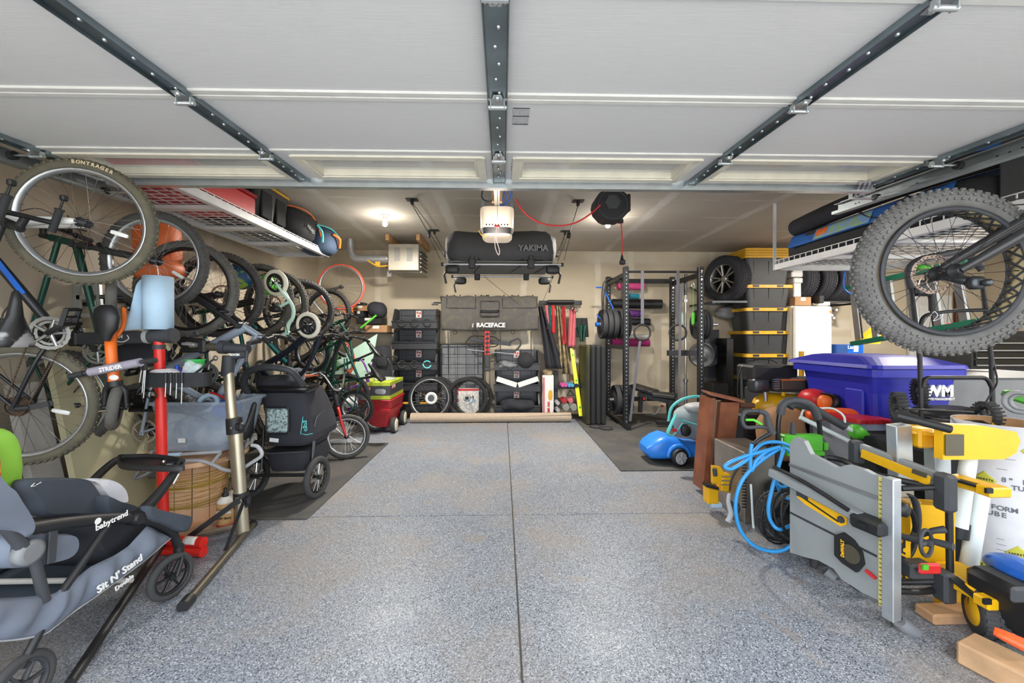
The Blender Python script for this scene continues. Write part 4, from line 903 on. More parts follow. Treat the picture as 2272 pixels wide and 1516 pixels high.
# orange balance bike hung nose down from the stand
y1 = 2.28; q = lambda x, y, d=0: P(x, y, y1 + d)
t = thing('balance_bike', 'orange balance bike hung nose down from the red stand', 'bicycle', q(250, 955))
for (cx, cy, r_, n_, dd) in ((247, 660, .125, (.75, .7, 0), .14), (256, 905, .125, (.85, .62, -.12), 0)):
    w_ = put('wheel', None, None, t, WM[t.name].inverted() @ zframe(q(cx, cy, dd), n_)); part('tyre', MB().torus(r_ - .026, .026, None, 36, 10), 'tyre_dusty', w_, local=True); mb = MB().torus(.075, .014, None, 30, 8, 1.4); mb.cyl((0, 0, -.05), (0, 0, .05), .012)
    for i in range(8): a = 2 * PI * i / 8; mb.tube([(.01 * math.cos(a), .01 * math.sin(a), .01), (.07 * math.cos(a), .07 * math.sin(a), 0)], .006, 5)
    part('rim', mb, 'black', w_, local=True)
part('frame', MB().tube(spline([q(247, 740, .05), q(246, 770), q(250, 815), q(254, 850)], 5), .026, 14), 'scooter_orange', t)
for s_ in (-1, 1): part('fork_blade', MB().tube(spline([q(247, 760, .06), q(247 + s_ * 26, 725, .1), q(247 + s_ * 28, 683, .13)], 5), .011, 8), 'scooter_orange', t); part('axle_bolt', MB().cyl(q(247 + s_ * 24, 683, .13), q(247 + s_ * 38, 683, .13), .007), 'chrome', t)
mb = MB(); rings = []
for (cx, cy, w2, h2) in ((247, 678, .03, .012), (247, 686, .058, .03), (247, 705, .07, .036), (249, 730, .055, .03), (247, 745, .032, .022), (247, 757, .02, .012)):
    rings.append([q(cx, cy, 0) + V((w2 * math.cos(a), -h2 * math.sin(a) - .03, 0)) for a in [2 * PI * i / 16 for i in range(16)]])
part('saddle', mb.loft(rings, True), 'saddle', t)
bar_ = [q(152, 836, -.1), q(195, 827, -.07), q(255, 815, -.06), q(315, 803, -.07), q(345, 800, -.08)]
part('handlebar', MB().tube(spline(bar_, 5), .011, 8), 'dark_grey', t); part('bar_pad', MB().tube([q(200, 826, -.07), q(255, 815, -.06), q(312, 804, -.07)], .023, 12), 'pad_grey', t, 'grey foam handlebar pad')
text('STRIDER', 'letter_white', t, frame(q(255, 817, -.06) + V((0, -.026, 0)), q(312, 804) - q(200, 826), (0, 0, 1)), .032, ext=.001, bold=.001)
for a, b in ((bar_[0], bar_[1]), (bar_[4], bar_[3])): part('grip', MB().tube([a, a.lerp(b, .75)], .015, 10), 'grip', t)
part('headset', MB().cyl(q(254, 846), q(256, 858), .033), 'black', t); part('badge', MB().blob(q(252, 838, -.028), (.055, .006, .03), None, 1), 'letter_white', t)
for s_ in (-1, 1): part('fork', MB().tube(spline([q(255, 856), q(256 + s_ * 18, 862), q(256 + s_ * 22, 880), q(256 + s_ * 24, 905)], 5), [.02, .011], 8), 'black', t); part('axle_bolt', MB().cyl(q(256 + s_ * 20, 905 - s_ * 6), q(256 + s_ * 36, 905 - s_ * 8), .006), 'chrome', t)

# champagne repair stand
t = thing('repair_stand', 'champagne coloured bicycle repair stand with black head and low tripod legs', 'work stand', PF(540, 1188))
Yt, Yb = 2.74, 2.66
part('pole', MB().tube([P(506, 820, Yt), P(528, 1080, Yb + .02)], .031, 20), 'champagne', t); part('lower_pole', MB().tube([P(524, 960, Yb + .03), P(539, 1182, Yb)], .038, 20), 'champagne', t)
mb = MB(); mb.tube([P(504, 835, Yt), P(508, 790, Yt)], .038, 16); mb.tube([P(498, 772, Yt), P(552, 775, Yt)], [.035, .03], 14); mb.tube([P(489, 770, Yt), P(503, 771, Yt)], .046, 18); mb.bar(P(515, 790, Yt), P(548, 786, Yt), .05, .05, (0, 0, 1), .01); part('head', mb, 'dark_grey', t)
text('ROCES', 'letter_white', t, frame(P(528, 787, Yt) + V((0, -.032, 0)), (1, 0, 0), (0, 0, 1)), .02, bold=.001, ext=.004)
part('lever', MB().tube([P(548, 778, Yt - .03), P(546, 803, Yt - .03)], .01, 8), 'dark_grey', t); part('arm_tube', MB().tube([P(462, 770, Yt), P(492, 771, Yt)], .026, 14), 'olive_metal', t)
mb = MB(); mb.bar(P(404, 752, Yt), P(462, 758, Yt), .05, .03, (0, 0, 1), .01); mb.bar(P(402, 778, Yt), P(462, 776, Yt), .05, .034, (0, 0, 1), .01); mb.box(P(452, 768, Yt), (.05, .06, .1), None, .012)
cj = part('clamp_jaw', mb, 'black', t); part('jaw_pad', MB().bar(P(408, 763, Yt), P(436, 765, Yt), .05, .018, (0, 0, 1), .004), 'light_grey', cj); part('clamp_knob', MB().tube([P(437, 744, Yt), P(433, 735, Yt), P(428, 742, Yt)], .009, 8), 'dark_grey', cj)
for (x, y) in ((520, 945), (536, 1108)):
    c = P(x, y, Yb + .02); mb = MB().tube([c + V((-.003, 0, .05)), c + V((.003, 0, -.05))], .047, 18); mb.box(c + V((.045, -.02, 0)), (.05, .04, .05), None, .01); part('collar', mb, 'black', t)
    part('bolt', MB().cyl(c + V((.02, -.05, 0)), c + V((.02, -.062, 0)), .008), 'chrome', t)
a, b = PF(560, 1172), PF(412, 1350); a.z = b.z = .022; part('foot_bar', MB().tube([a, b], .022, 10, flat=.8, up=(0, 0, 1)), 'olive_metal', t); part('end_cap', MB().tube([b + (a - b).normalized() * .04, b - (a - b).normalized() * .025], .028, 12), 'black', t); part('end_cap', MB().tube([a, a - (b - a).normalized() * .02], .026, 12), 'black', t)
a, b = P(532, 1165, Yb), PF(420, 1200); b.z = .025; part('leg', MB().tube([a, b], .016, 10), 'champagne', t)
part('brace', MB().bar(P(531, 1110, Yb - .05), P(408, 1200, 2.5), .006, .032, (0, 0, 1)), 'black', t); part('brace', MB().bar(P(540, 1115, Yb - .05), P(500, 1222, 2.42), .006, .02, (1, 0, 0)), 'black', t)
# red tubes on the floor below the stroller tray
for k_ in range(2):
    a, b = PF(330, 1228), PF(452, 1236); r_ = .031; z0 = r_ + k_ * .055
    tt = thing('packing_tube', ('upper' if k_ else 'lower') + ' of the two red tubes lying on the floor by the stroller wheel', 'tube', V((a.x, a.y, 0)), 'red tubes on the floor')
    part('tube', MB().tube([V((a.x, a.y, z0)), V((b.x, b.y, z0))], r_, 16), 'stand_red', tt)
    if k_: part('label', MB().sheet(lambda u, v: V((a.x, a.y, z0)).lerp(V((b.x, b.y, z0)), .68 + .22 * u) + V((0, -math.sin(v * 1.6) * (r_ + .001), math.cos(v * 1.6) * (r_ + .001))), 3, 8, .001), 'paper', tt)

# cable spool with staves and yellow wire
mat('stave', '#ba8f66', .6, 0, .25, 5, .1, 30, col2='#d0a885', c2=(.4, .6)); mat('wire_gold', '#a08a2c', .5, .2)
S = P(430, 1100, 2.96); S.z = 0
t = thing('cable_spool', 'wooden cable spool wound with yellow wire under the clear bin', 'spool', S)
part('flange', MB().lathe([(.34, 0), (.34, .03)], 40, T(S), False), 'stave', t, 'round bottom board'); part('flange', MB().lathe([(.34, 0), (.34, .03)], 40, T(S + V((0, 0, .44))), False), 'stave', t, 'round top board')
core = part('core', MB().lathe([(.195, .03), (.195, .44)], 32, T(S)), 'black', t)
for i in range(13):
    a0, a1 = 2 * PI * i / 13 + .012, 2 * PI * (i + 1) / 13 - .012; ps = [(math.cos(a0 + (a1 - a0) * k_ / 3) * r_, math.sin(a0 + (a1 - a0) * k_ / 3) * r_) for r_ in (.205,) for k_ in range(4)] + [(math.cos(a1 - (a1 - a0) * k_ / 3) * .19, math.sin(a1 - (a1 - a0) * k_ / 3) * .19) for k_ in range(4)]
    part('stave', MB().prism(ps, .41, T(S + V((0, 0, .03)))), 'stave', t)
mb = MB()
for i in range(26):
    z0 = .12 + .26 * rnd.random(); tl = rnd.uniform(-.06, .06); ph = rnd.random() * 6; mb.tube([S + V((math.cos(a) * .209, math.sin(a) * .209, z0 + tl * math.sin(a + ph) * .5)) for a in [2 * PI * k_ / 28 for k_ in range(28)]], .0016, 4, True)
part('wire', mb, 'wire_gold', t, 'thin yellow wire wound round the drum', 'stuff')
# glue bottles on the bottom board
mat('glue_tan', '#c9a26a', .4); mat('glue_white', '#e6e1d6', .4)
def bottle(c, lab, body, s=1.0):
    t = thing('bottle', lab, 'bottle', c); part('body', MB().lathe([(.04 * s, 0), (.048 * s, .006), (.048 * s, .17 * s), (.047 * s, .172 * s)], 24, T(c)), body, t)
    part('shoulder', MB().lathe([(.047 * s, .172 * s), (.045 * s, .19 * s), (.02 * s, .21 * s)], 24, T(c)), 'glue_white', t); part('cap', MB().lathe([(.02 * s, .208 * s), (.02 * s, .23 * s), (.011 * s, .235 * s), (.010 * s, .265 * s)], 16, T(c)), 'black', t)
    b_ = part('band', MB().lathe([(.0485 * s, .018), (.0487 * s, .018), (.0487 * s, .034), (.0485 * s, .034)], 24, T(c)), 'red', t); part('band', MB().lathe([(.0485 * s, .13), (.0487 * s, .13), (.0487 * s, .165), (.0485 * s, .165)], 24, T(c)), 'black' if body != 'glue_tan' else 'glue_tan', t)
    return t
c = P(500, 1110, 2.72); c.z = .03; tt = bottle(c, 'tan wood glue bottle standing on the bottom board of the spool', 'glue_tan'); text('Gorilla', 'letter_white', tt, frame(c + V((.02, -.046, .12)), (1, .3, 0), (0, 0, 1)), .03, ext=.003, bold=.001); text('WOOD GLUE', 'black', tt, frame(c + V((.01, -.049, .08)), (1, .2, 0), (0, 0, 1)), .018, ext=.002)
c = P(522, 1090, 2.82); c.z = .03; bottle(c, 'black and red glue bottle behind the champagne pole', 'black', 1.05)
c0 = V((-2.02, 2.9, .2))
# folding camp chair lying folded on the spool
t = thing('folding_chair', 'grey folding camp chair lying folded on the wooden spool', 'chair', P(440, 1012, 2.8)); q = lambda x, y, d=0: P(x, y, 2.72 + d)
part('frame_tube', MB().tube(fillet([q(348, 1012), q(470, 1004), q(490, 1003)], .03), .011, 10), 'light_grey', t)
part('frame_tube', MB().tube(fillet([q(350, 1024), q(445, 1022), q(470, 1030), q(500, 1045), q(530, 1045), q(585, 1010), q(572, 990), q(558, 988)], .05), .012, 10), 'light_grey', t)
part('frame_tube', MB().tube([q(488, 1007), q(467, 1032)], .011, 8), 'light_grey', t); part('frame_tube', MB().tube(fillet([q(340, 1000, -.2), q(305, 1050, -.25), q(295, 1065, -.25), q(330, 1050, -.2), q(352, 1035, -.1)], .02), .010, 8), 'grey', t)
for a, b in ((372, 402), (362, 384)): part('sleeve', MB().tube([q(a, 1023 if a == 362 else 1010), q(b, 1023 if a == 362 else 1008)], .0135, 10), 'paper_blue', t)
mat('quilt', '#7a7873', .9, 0, .1, 20)
part('seat_pad', MB().sheet(lambda u, v: q(508 + 62 * u, 1020 - 8 * v - 50 * u * (1 - .0 * v) + 26 * v * (1 - u) * 0, .25 * v) + V((0, 0, .01 * math.sin(u * 30))), 30, 8, .02), 'quilt', t, 'grey quilted seat cloth')
# clear plastic bin with parts
B0 = P(421, 1004, 2.82); bz = .505; bx = B0.x
t = thing('storage_bin', 'clear plastic storage bin full of bicycle parts on the wooden spool', 'bin', (bx, 3.0, bz))
def rr(w2, d2, z, r_=.05, cx=bx, cy=3.02, n=5):
    o = []
    for sx, sy, a0 in ((1, 1, 0), (-1, 1, 90), (-1, -1, 180), (1, -1, 270)):
        for k_ in range(n): a = R(a0 + 90 * k_ / (n - 1)); o.append(V((cx + sx * (w2 - r_) + r_ * math.cos(a), cy + sy * (d2 - r_) + r_ * math.sin(a), z)))
    return o
mb = MB().loft([rr(.22, .17, bz), rr(.285, .205, bz + .34), rr(.281, .201, bz + .34), rr(.216, .166, bz + .006)], True)
part('bin_wall', mb, 'bin_clear', t); part('rim', MB().loft([rr(.30, .22, bz + .33), rr(.302, .222, bz + .35), rr(.278, .198, bz + .352), rr(.278, .198, bz + .335)], False, True), 'bin_clear', t)
part('label', MB().box(P(403, 978, 2.818), (.05, .002, .03), None), 'paper', t)
mat('mixed_parts', '#5d6b80', .6, 0, .5, 9, col2='#a8a7a5', c2=(.45, .62))
solo('cloth_bundle', MB().blob((bx - .02, 3.04, bz + .11), (.4, .28, .2), None, .6, 28, 14, .03, 9), 'mixed_parts', 'jumble of cloth and packaging seen through the clear bin', 'cloth')
solo('spare_hose', MB().blob((bx + .09, 3.05, bz + .27), (.17, .2, .13), None, .7, 24, 12, .02, 9), 'blue', 'blue plastic pouch at the right in the clear bin', 'pouch')
t = thing('bicycle_saddle', 'loose black bicycle saddle lying on top of the clear bin', 'saddle', P(418, 905, 2.95)); rings = []
for (x, y, w2, h2) in ((374, 888, .012, .012), (388, 890, .03, .022), (405, 897, .04, .028), (425, 905, .06, .035), (445, 905, .075, .04), (458, 898, .05, .03)): rings.append([P(x, y, 2.93) + V((0, w2 * math.cos(a), h2 * math.sin(a))) for a in [2 * PI * i / 14 for i in range(14)]])
part('shell', MB().loft(rings, True), 'saddle', t); part('rail', MB().tube(spline([P(390, 897, 2.9), P(415, 915, 2.9), P(440, 925, 2.9), P(455, 932, 2.9)], 4), .0045, 6), 'dark_steel', t)
mb = MB().sheet(lambda u, v: P(285 + 165 * u, 895 + 30 * u + 38 * (v - .5) * (1 - .3 * u) - 26 * math.sin(u * 2.2) * .5, 3.0 - .1 * v + .05 * math.sin(v * PI)), 24, 6, .006); solo('mudguard', mb, 'black', 'long black plastic mudguard sticking out of the clear bin', 'mudguard')
mb = MB().torus(.055, .018, zframe(P(462, 893, 2.98), (.3, -1, .5)), 28, 8); solo('tape_roll', mb, 'paper_blue', 'blue ring on top of the parts in the clear bin', 'ring')
mb = MB().tube(spline([P(440, 885, 3.0), P(470, 873, 3.0), P(500, 885, 2.98), P(517, 900, 2.9)], 6), .008, 6); solo('hose', mb, 'red', 'red flexible hose arching over the clear bin', 'hose')
solo('saddle_bag', MB().blob(P(312, 787, 2.75), (.34, .12, .16), None, .7, 22, 12, .01), 'black_fabric', 'black padded bag hanging behind the clamp arm of the red stand', 'bag')
# ------------------------------------------------------------------ pet stroller
t = thing('pet_stroller', 'black three wheeled pet stroller with a mesh window standing on the rubber mat', 'stroller', PF(630, 1100))
for nm, (px, py), Y in (('l', (565, 1060), 3.3), ('r', (704, 1056), 3.27)):
    c = P(px, py, Y); c.z = .172
    w_ = put('wheel', None, None, t, WM[t.name].inverted() @ T(c) @ RZ(82)); Z = RX(-90)
    part('tyre', MB().torus(.142, .024, Z, 40, 10), 'rubber', w_, local=True); mb = MB().torus(.112, .008, Z, 36, 6, 1.6); mb.cyl((0, -.03, 0), (0, .03, 0), .02, 12)
    part('rim', mb, 'black', w_, local=True); mb = MB()
    for i in range(8): a = 2 * PI * i / 8; [mb.tube([(.018 * math.cos(a), -.01, .018 * math.sin(a)), (.108 * math.cos(a + s_), -.008, .108 * math.sin(a + s_))], .0035, 4) for s_ in (-.14, .14)]
    part('spokes', mb, 'chrome', w_, local=True, kind='stuff')
q = lambda x, y, d=0: P(x, y, 3.25 + d)
part('axle', MB().tube([q(575, 1055), q(690, 1054)], .014, 8), 'black', t)
m = MB(); m.tube(spline([q(550, 872, .05), q(541, 850), q(552, 825, -.05), q(585, 815, -.1), q(612, 816, -.1), q(645, 824, -.08), q(668, 850), q(675, 868, .05)], 6), .026, 12); part('handle', m, 'dark_grey', t, 'foam covered handle')
m = MB()
for a, b in ((q(673, 868, .05), q(692, 1040, .02)), (q(548, 872, .05), q(580, 1040, .02))): m.tube([a, a.lerp(b, .5) + V((.02, .1, 0)), b], .011, 8)
m.tube(spline([q(720, 910, .1), q(700, 935, .05), q(692, 1030)], 5), .008, 6); part('frame', m, 'dark_steel', t)
def bagsec(x0, x1, y, d0, d1, n=7):   # rounded rectangle ring between two pixels
    a, b = q(x0, y, d0), q(x1, y, d0); w2 = (b.x - a.x) / 2; c = (a + b) / 2; dp = d1 - d0; o = []
    for k_ in range(28):
        an = 2 * PI * k_ / 28; cx = math.copysign(abs(math.cos(an)) ** .35, math.cos(an)); sy = math.copysign(abs(math.sin(an)) ** .35, math.sin(an)); o.append(V((c.x + w2 * cx, c.y + dp / 2 + dp / 2 * sy, c.z)))
    return o
m = MB().loft([bagsec(573, 672, 868, 0, .4), bagsec(574, 680, 900, -.02, .45), bagsec(582, 688, 940, -.03, .5), bagsec(584, 692, 965, -.05, .5), bagsec(576, 690, 982, -.07, .5), bagsec(600, 680, 990, -.04, .4)], True)
bag = part('cabin', m, 'black_fabric', t, 'black fabric pet cabin')
mat('mesh_window', '#a9bdbb', .6, 0, .25, 60, col2='#5f6a6b', c2=(.45, .6))
part('window', MB().sheet(lambda u, v: q(590 + 50 * u, 905 + 56 * v, -.045 - .02 * v), 6, 6, .006), 'mesh_window', bag, 'rounded mesh window')
m = MB().tube(fillet([q(590, 905, -.055), q(640, 905, -.055), q(640, 962, -.075), q(590, 962, -.075), q(590, 905, -.055)], .03), .006, 6); part('window_border', m, 'black', bag)
mat('turquoise', '#5cc3c4', .5)
part('tag', MB().bar(q(598, 976, -.085), q(618, 978, -.085), .002, .03), 'letter_white', bag)
m = MB(); m.tube([q(672, 925, -.05), q(667, 963, -.06), q(680, 965, -.06), q(694, 962, -.03)], .003, 5); part('trim_line', m, 'turquoise', bag)
text('gogo', 'turquoise', bag, frame(q(679, 945, -.06), (0.05, 0, -1), (1, .2, 0)), .045, ext=.003)
m = MB().loft([bagsec(565, 680, 857, .0, .2), bagsec(563, 682, 864, -.03, .24), bagsec(566, 678, 873, 0, .2)], True); part('cup_tray', m, 'black_gloss', t)
part('hood', MB().blob(q(622, 852, .2), (.36, .3, .16), None, .8, 24, 12, .01), 'black_fabric', t)
m = MB().loft([bagsec(594, 680, 1046, 0, .45), bagsec(586, 682, 1030, -.03, .47), bagsec(580, 676, 1005, -.03, .45)], True); part('basket', m, 'black_fabric', t, 'black storage basket'); part('basket_rim', MB().tube([q(580, 1004, -.035), q(600, 1007, -.04), q(676, 1003, -.035)], .009, 8), 'dark_grey', t)
part('side_cover', MB().blob(q(696, 945, .35), (.2, .4, .38), None, .8, 24, 12, .02), 'black_fabric', t); part('front_tube', MB().tube([q(700, 900, .3), P(715, 1000, 4.0)], .012), 'dark_steel', t)

# ------------------------------------------------------------------ red wagon, box on it
mat('wagon_red', '#a8232a', .45); mat('box_lime', '#b6c63a', .6); mat('box_dark', '#45464a', .5); mat('wheel_cream', '#d6cfb6', .6); mat('gold', '#d9a52a', .5)
A = P(795, 950, 5.42); wx0, wx1 = A.x, P(866, 950, 5.42).x
t = thing('wagon', 'red plastic childs wagon carrying a boxed power tool by the back wall', 'wagon', ((wx0 + wx1) / 2, 5.8, 0))
def rbx(x0, x1, y0, y1, z, r_=.04):
    o = []
    for cx, cy, a0 in ((x1 - r_, y1 - r_, 0), (x0 + r_, y1 - r_, 90), (x0 + r_, y0 + r_, 180), (x1 - r_, y0 + r_, 270)):
        for k_ in range(4): a = R(a0 + 30 * k_); o.append(V((cx + r_ * math.cos(a), cy + r_ * math.sin(a), z)))
    return o
zz = [(.08, .05), (.25, .02), (.255, .0), (.30, -.01), (.33, -.012), (.335, .0), (.43, -.015), (.45, -.03), (.46, -.02)]
m = MB().loft([rbx(wx0 + d, wx1 - d, 5.42 + d, 6.1 - d, z) for z, d in zz], True, sm=False); part('tub', m, 'wagon_red', t)
part('groove', MB().loft([rbx(wx0 + .012, wx1 - .012, 5.432, 6.088, z) for z in (.322, .328)], False), 'red', t)
for (x, y) in ((wx1 + .03, 5.5), (wx1 + .03, 6.0), (wx0 - .02, 6.0)):
    w_ = put('wheel', None, None, t, WM[t.name].inverted() @ T(x, y, .105) @ RZ(90)); Z = RX(-90)
    part('tyre', MB().lathe([(.06, -.03), (.1, -.03), (.105, -.02), (.105, .02), (.1, .03), (.06, .03)], 28, Z), 'rubber', w_, local=True); part('hub', MB().lathe([(.03, -.036), (.085, -.034), (.085, .034), (.03, .036)], 24, Z), 'wheel_cream', w_, local=True)
hx = (wx0 + wx1) / 2 + .12
part('pull_handle', MB().tube([(hx, 6.1, .15), (hx - .02, 5.9, .9), (hx - .08, 5.88, 1.0)], .012, 8), 'dark_steel', t); m = MB().tube(fillet([(hx - .02, 5.9, .9), (hx - .1, 5.88, 1.02), (hx + .08, 5.88, 1.02), (hx - .02, 5.9, .9)], .03), .011, 8); part('grip', m, 'black', t)
t = thing('tool_box_carton', 'lime and grey power tool carton lying on the red wagon', 'box', ((wx0 + wx1) / 2, 5.8, .465))
bx0, bx1, by0, by1, bz0, bz1 = wx0 - .015, wx1 + .0, 5.4, 6.12, .465, .70
part('carton', MB().box(((bx0 + bx1) / 2, (by0 + by1) / 2, (bz0 + bz1) / 2), (bx1 - bx0, by1 - by0, bz1 - bz0), None, .004), 'box_lime', t)
part('printed_band', MB().box(((bx0 + bx1) / 2, (by0 + by1) / 2, bz0 + .12), (bx1 - bx0 + .003, by1 - by0 + .003, .13)), 'box_dark', t)
m = MB().box((bx0 + .12, by0 - .002, bz0 + .15), (.13, .002, .06)); lb = part('logo_patch', m, 'red', t); text('RYOBI', 'letter_white', lb, frame((bx0 + .12, by0 - .0035, bz0 + .15), (1, 0, 0), (0, 0, 1)), .045, bold=.002)
m = MB().box((bx1 + .002, by0 + .18, bz0 + .16), (.002, .2, .06)); lb = part('logo_patch', m, 'red', t); text('RYOBI', 'letter_white', lb, frame((bx1 + .0035, by0 + .18, bz0 + .16), (0, 1, 0), (0, 0, 1)), .055, bold=.002)
part('tool_picture', MB().blob((bx0 + .32, by0 - .002, bz0 + .11), (.15, .004, .08), None, .8, 16, 6, .01, 20), 'light_grey', t)
solo('plastic_wrap', MB().blob(((bx0 + bx1) / 2 + .05, 5.75, bz1 + .012), (.3, .4, .04), None, .9, 24, 10, .02, 14), 'plastic_bag', 'clear crumpled film on top of the tool carton', 'film')

# ------------------------------------------------------------------ back wall: stacking bins
mat('bin_black', '#2e2f32', .35, 0, .1, 6); mat('bin_panel', '#4a4b4f', .3)
def stack_bin(x0, x1, z0, h, y0=6.40, y1=6.72):
    t = thing('stacking_bin', 'x', 'bin', ((x0 + x1) / 2, y1, z0)); w_ = x1 - x0
    m = MB(); m.box(((x0 + x1) / 2, (y0 + y1) / 2, z0 + .015), (w_ - .04, y1 - y0, .03), None, .006)
    for s_, x in ((1, x0 + .02), (-1, x1 - .02)):
        m.prism([(y0 - .02, z0), (y1, z0), (y1, z0 + h - .01), (y0 + .1, z0 + h - .01), (y0 - .02, z0 + h * .45)], .025, Matrix(((0, 0, 1, x - .0125), (1, 0, 0, 0), (0, 1, 0, 0), (0, 0, 0, 1))))
    m.box(((x0 + x1) / 2, y0 - .02, z0 + h * .17), (w_, .03, h * .34), None, .006); m.box(((x0 + x1) / 2, y0 - .03, z0 + h * .34), (w_ + .01, .05, .022), None, .006)
    part('shell', m, 'bin_black', t)
    m = MB(); m.box(((x0 + x1) / 2, y1 - .01, z0 + h * .62), (w_ - .08, .02, h * .76)); part('back_panel', m, 'bin_panel', t)
    m = MB()
    for a, b in ((x0 + .07, (x0 + x1) / 2 - .07), ((x0 + x1) / 2 + .07, x1 - .07)):
        for z in (z0 + h * .36, z0 + h * .68, z0 + h * .95): m.box(((a + b) / 2, y1 - .025, z), (b - a, .012, .012))
        for x in (a, b): m.box((x, y1 - .025, z0 + h * .66), (.012, .012, h * .6))
    part('ribs', m, 'bin_black', t, kind='stuff')
    lb = part('sticker', MB().box(((x0 + x1) / 2, y1 - .024, z0 + h * .74), (.09, .003, h * .34)), 'paper', t); m = MB()
    for i in range(3): m.box(((x0 + x1) / 2 + (-.02, .02, 0)[i], y1 - .027, z0 + h * (.82, .80, .66)[i]), (.03, .002, h * .09))
    part('sticker_print', m, 'red', lb); return t
z = lambda py, Y=6.292: CAMH + (748 - py) / F * Y
xl0, xl1 = P(866, 748, 6.292).x, P(968, 748, 6.292).x; xr0, xr1 = P(1096, 748, 6.292).x, P(1200, 748, 6.292).x
h = .331
for i, nm in enumerate(['fifth', 'fourth', 'third', 'second', 'topmost']):
    b = stack_bin(xl0, xl1, .12 + i * h, h); b['label'] = '%s black stacking bin from the floor in the tall left stack' % nm if i < 4 else 'topmost black stacking bin in the tall left stack holding dark coils'
    b['label'] = ('lowest' if i == 0 else ('second', 'third', 'fourth')[i - 1] + ' from the floor') + ' of the black bins in the tall left stack' if i < 4 else b['label']; b['group'] = 'black stacking bins left of the tailgate pad'
for i in range(3):
    b = stack_bin(xr0, xr1, .09 + i * h * 1.03, h); b['label'] = ('lowest black bin below the tailgate pad, stuffed with dark cloth', 'middle black bin below the tailgate pad, holding white number plates', 'upper black bin below the tailgate pad, holding cables and a dark disc')[i]; b['group'] = 'black stacking bins below the tailgate pad'
solo('cloth_bundle', MB().blob(((xr0 + xr1) / 2, 6.448, (.09 + .12)), (.56, .3, .2), None, .8, 28, 14, .05, 9), 'black_fabric', 'dark cloth stuffed in the lowest bin below the tailgate pad', 'cloth')
zc = .09 + h * 2.06
solo('cable_heap', MB().blob((xr0 + .22, 6.396, zc + .09), (.32, .2, .12), None, .9, 28, 14, .05, 16), 'grey', 'grey tangle of cables in the upper bin below the tailgate pad', 'cables'); solo('drum_bag', MB().lathe([(0, 0), (.12, 0), (.13, .04), (.12, .09), (0, .09)], 28, zframe((xr1 - .24, 6.365, zc + .16), (0, -1, .2))), 'black_soft', 'round black pouch in the upper bin below the tailgate pad', 'pouch')
for s_ in (-1, 1):
    c = (xr0 + xr1) / 2; solo('number_plate', MB().box((0, 0, 0), (.33, .004, .08), T(c + s_ * .17, 6.271, .09 + h * 1.03 + .17) @ RY(-s_ * 18), .002), 'paper', ('left' if s_ < 0 else 'right') + ' of the two white plates slanting in the middle bin', 'plate')
for i, (zz_, col) in enumerate(((.12 + 4 * h, 'black'), (.12 + 2 * h, 'turquoise'))):
    for k_ in range(3):
        cx = xl0 + .16 + k_ * .2; solo('coil', MB().torus(.06, .012, zframe((cx, 6.365, zz_ + .09), (.2, -.8, .4)), 24, 6), 'black' if k_ < 2 or i == 0 else 'turquoise', ('%s coiled cord in the %s of the tall left bin stack, %s' % ('dark' if k_ < 2 or i == 0 else 'turquoise', ('topmost bin', 'middle bin')[i], ('left', 'centre', 'right')[k_])), 'cord')
for k_ in range(2): solo('glove', MB().blob((xl0 + .22 + k_ * .26, 6.52, .12 + .1), (.2, .12, .07), None, .8, 18, 10, .02, 18), 'gold', 'yellow tool in the lowest left bin, seen through the bicycle wheel, %s one' % ('left', 'right')[k_], 'tool')

# dark mesh crate folded flat against the wall
t = thing('folded_crate', 'folded wire dog crate with grey tray leaning on the back wall', 'crate', P(1025, 918, 6.552)); x0, x1, z0, z1 = P(976, 0, 6.552).x, P(1072, 0, 6.552).x, .02, z(764, 6.552)
part('tray', MB().box(((x0 + x1) / 2, 6.656, (z0 + z1) / 2), (x1 - x0 - .04, .02, z1 - z0 - .03)), 'grey', t); m = MB()
m.tube(fillet([(x0, 6.583, z0), (x0, 6.583, z1), (x1, 6.583, z1), (x1, 6.583, z0)], .02), .012, 8); part('frame', m, 'black', t); m = MB()
for i in range(1, 5): m.tube([(x0 + (x1 - x0) * i / 5, 6.583, z0), (x0 + (x1 - x0) * i / 5, 6.583, z1)], .0035, 4)
for i in range(1, 7): m.tube([(x0, 6.583, z0 + (z1 - z0) * i / 7), (x1, 6.583, z0 + (z1 - z0) * i / 7)], .0035, 4)
part('wires', m, 'black', t, kind='stuff')

# bicycle wheels on the floor
def loose_wheel(lab, px, Y, r_, tilt, rim, big=0, **kw):
    c = P(px, 870, Y); c.z = r_ + .01
    t = thing('bicycle_wheel', lab, 'wheel', T(c.x, c.y, 0) @ T(0, 0, r_) @ RX(-tilt) @ T(0, 0, -r_), 'loose bicycle wheels in front of the bins')
    wheel(t, (0, 0, r_), r_, .05, rim=rim, tyre='tyre_black', knob=1, spoke_mat='spoke', **kw)
    if big: part('disc_hub', MB().lathe([(.095, 0), (.095, .006), (.06, .006), (.05, -.02), (.05, -.05), (0, -.05)], 28, T(.03, -.06, r_) @ RX(90)), 'white', t, 'large white hub disc', local=True); part('disc_rotor', MB().lathe([(.05, 0), (.05, .003)], 24, T(.03, -.068, r_) @ RX(90)), 'dark_steel', t, local=True)
    return t
loose_wheel('bicycle wheel with big white hub disc standing in front of the others', 954, 6.31, .345, 8, 'alu', big=1)
loose_wheel('bicycle wheel directly behind the one with the white hub disc', 968, 6.42, .34, 8, 'alu_dark')
loose_wheel('black bicycle wheel in front of a printed poster, second pair', 1036, 6.38, .335, 8, 'rim_black', rotor=1)
loose_wheel('rearmost black bicycle wheel at the right of the second pair', 1048, 6.47, .335, 8, 'rim_black')
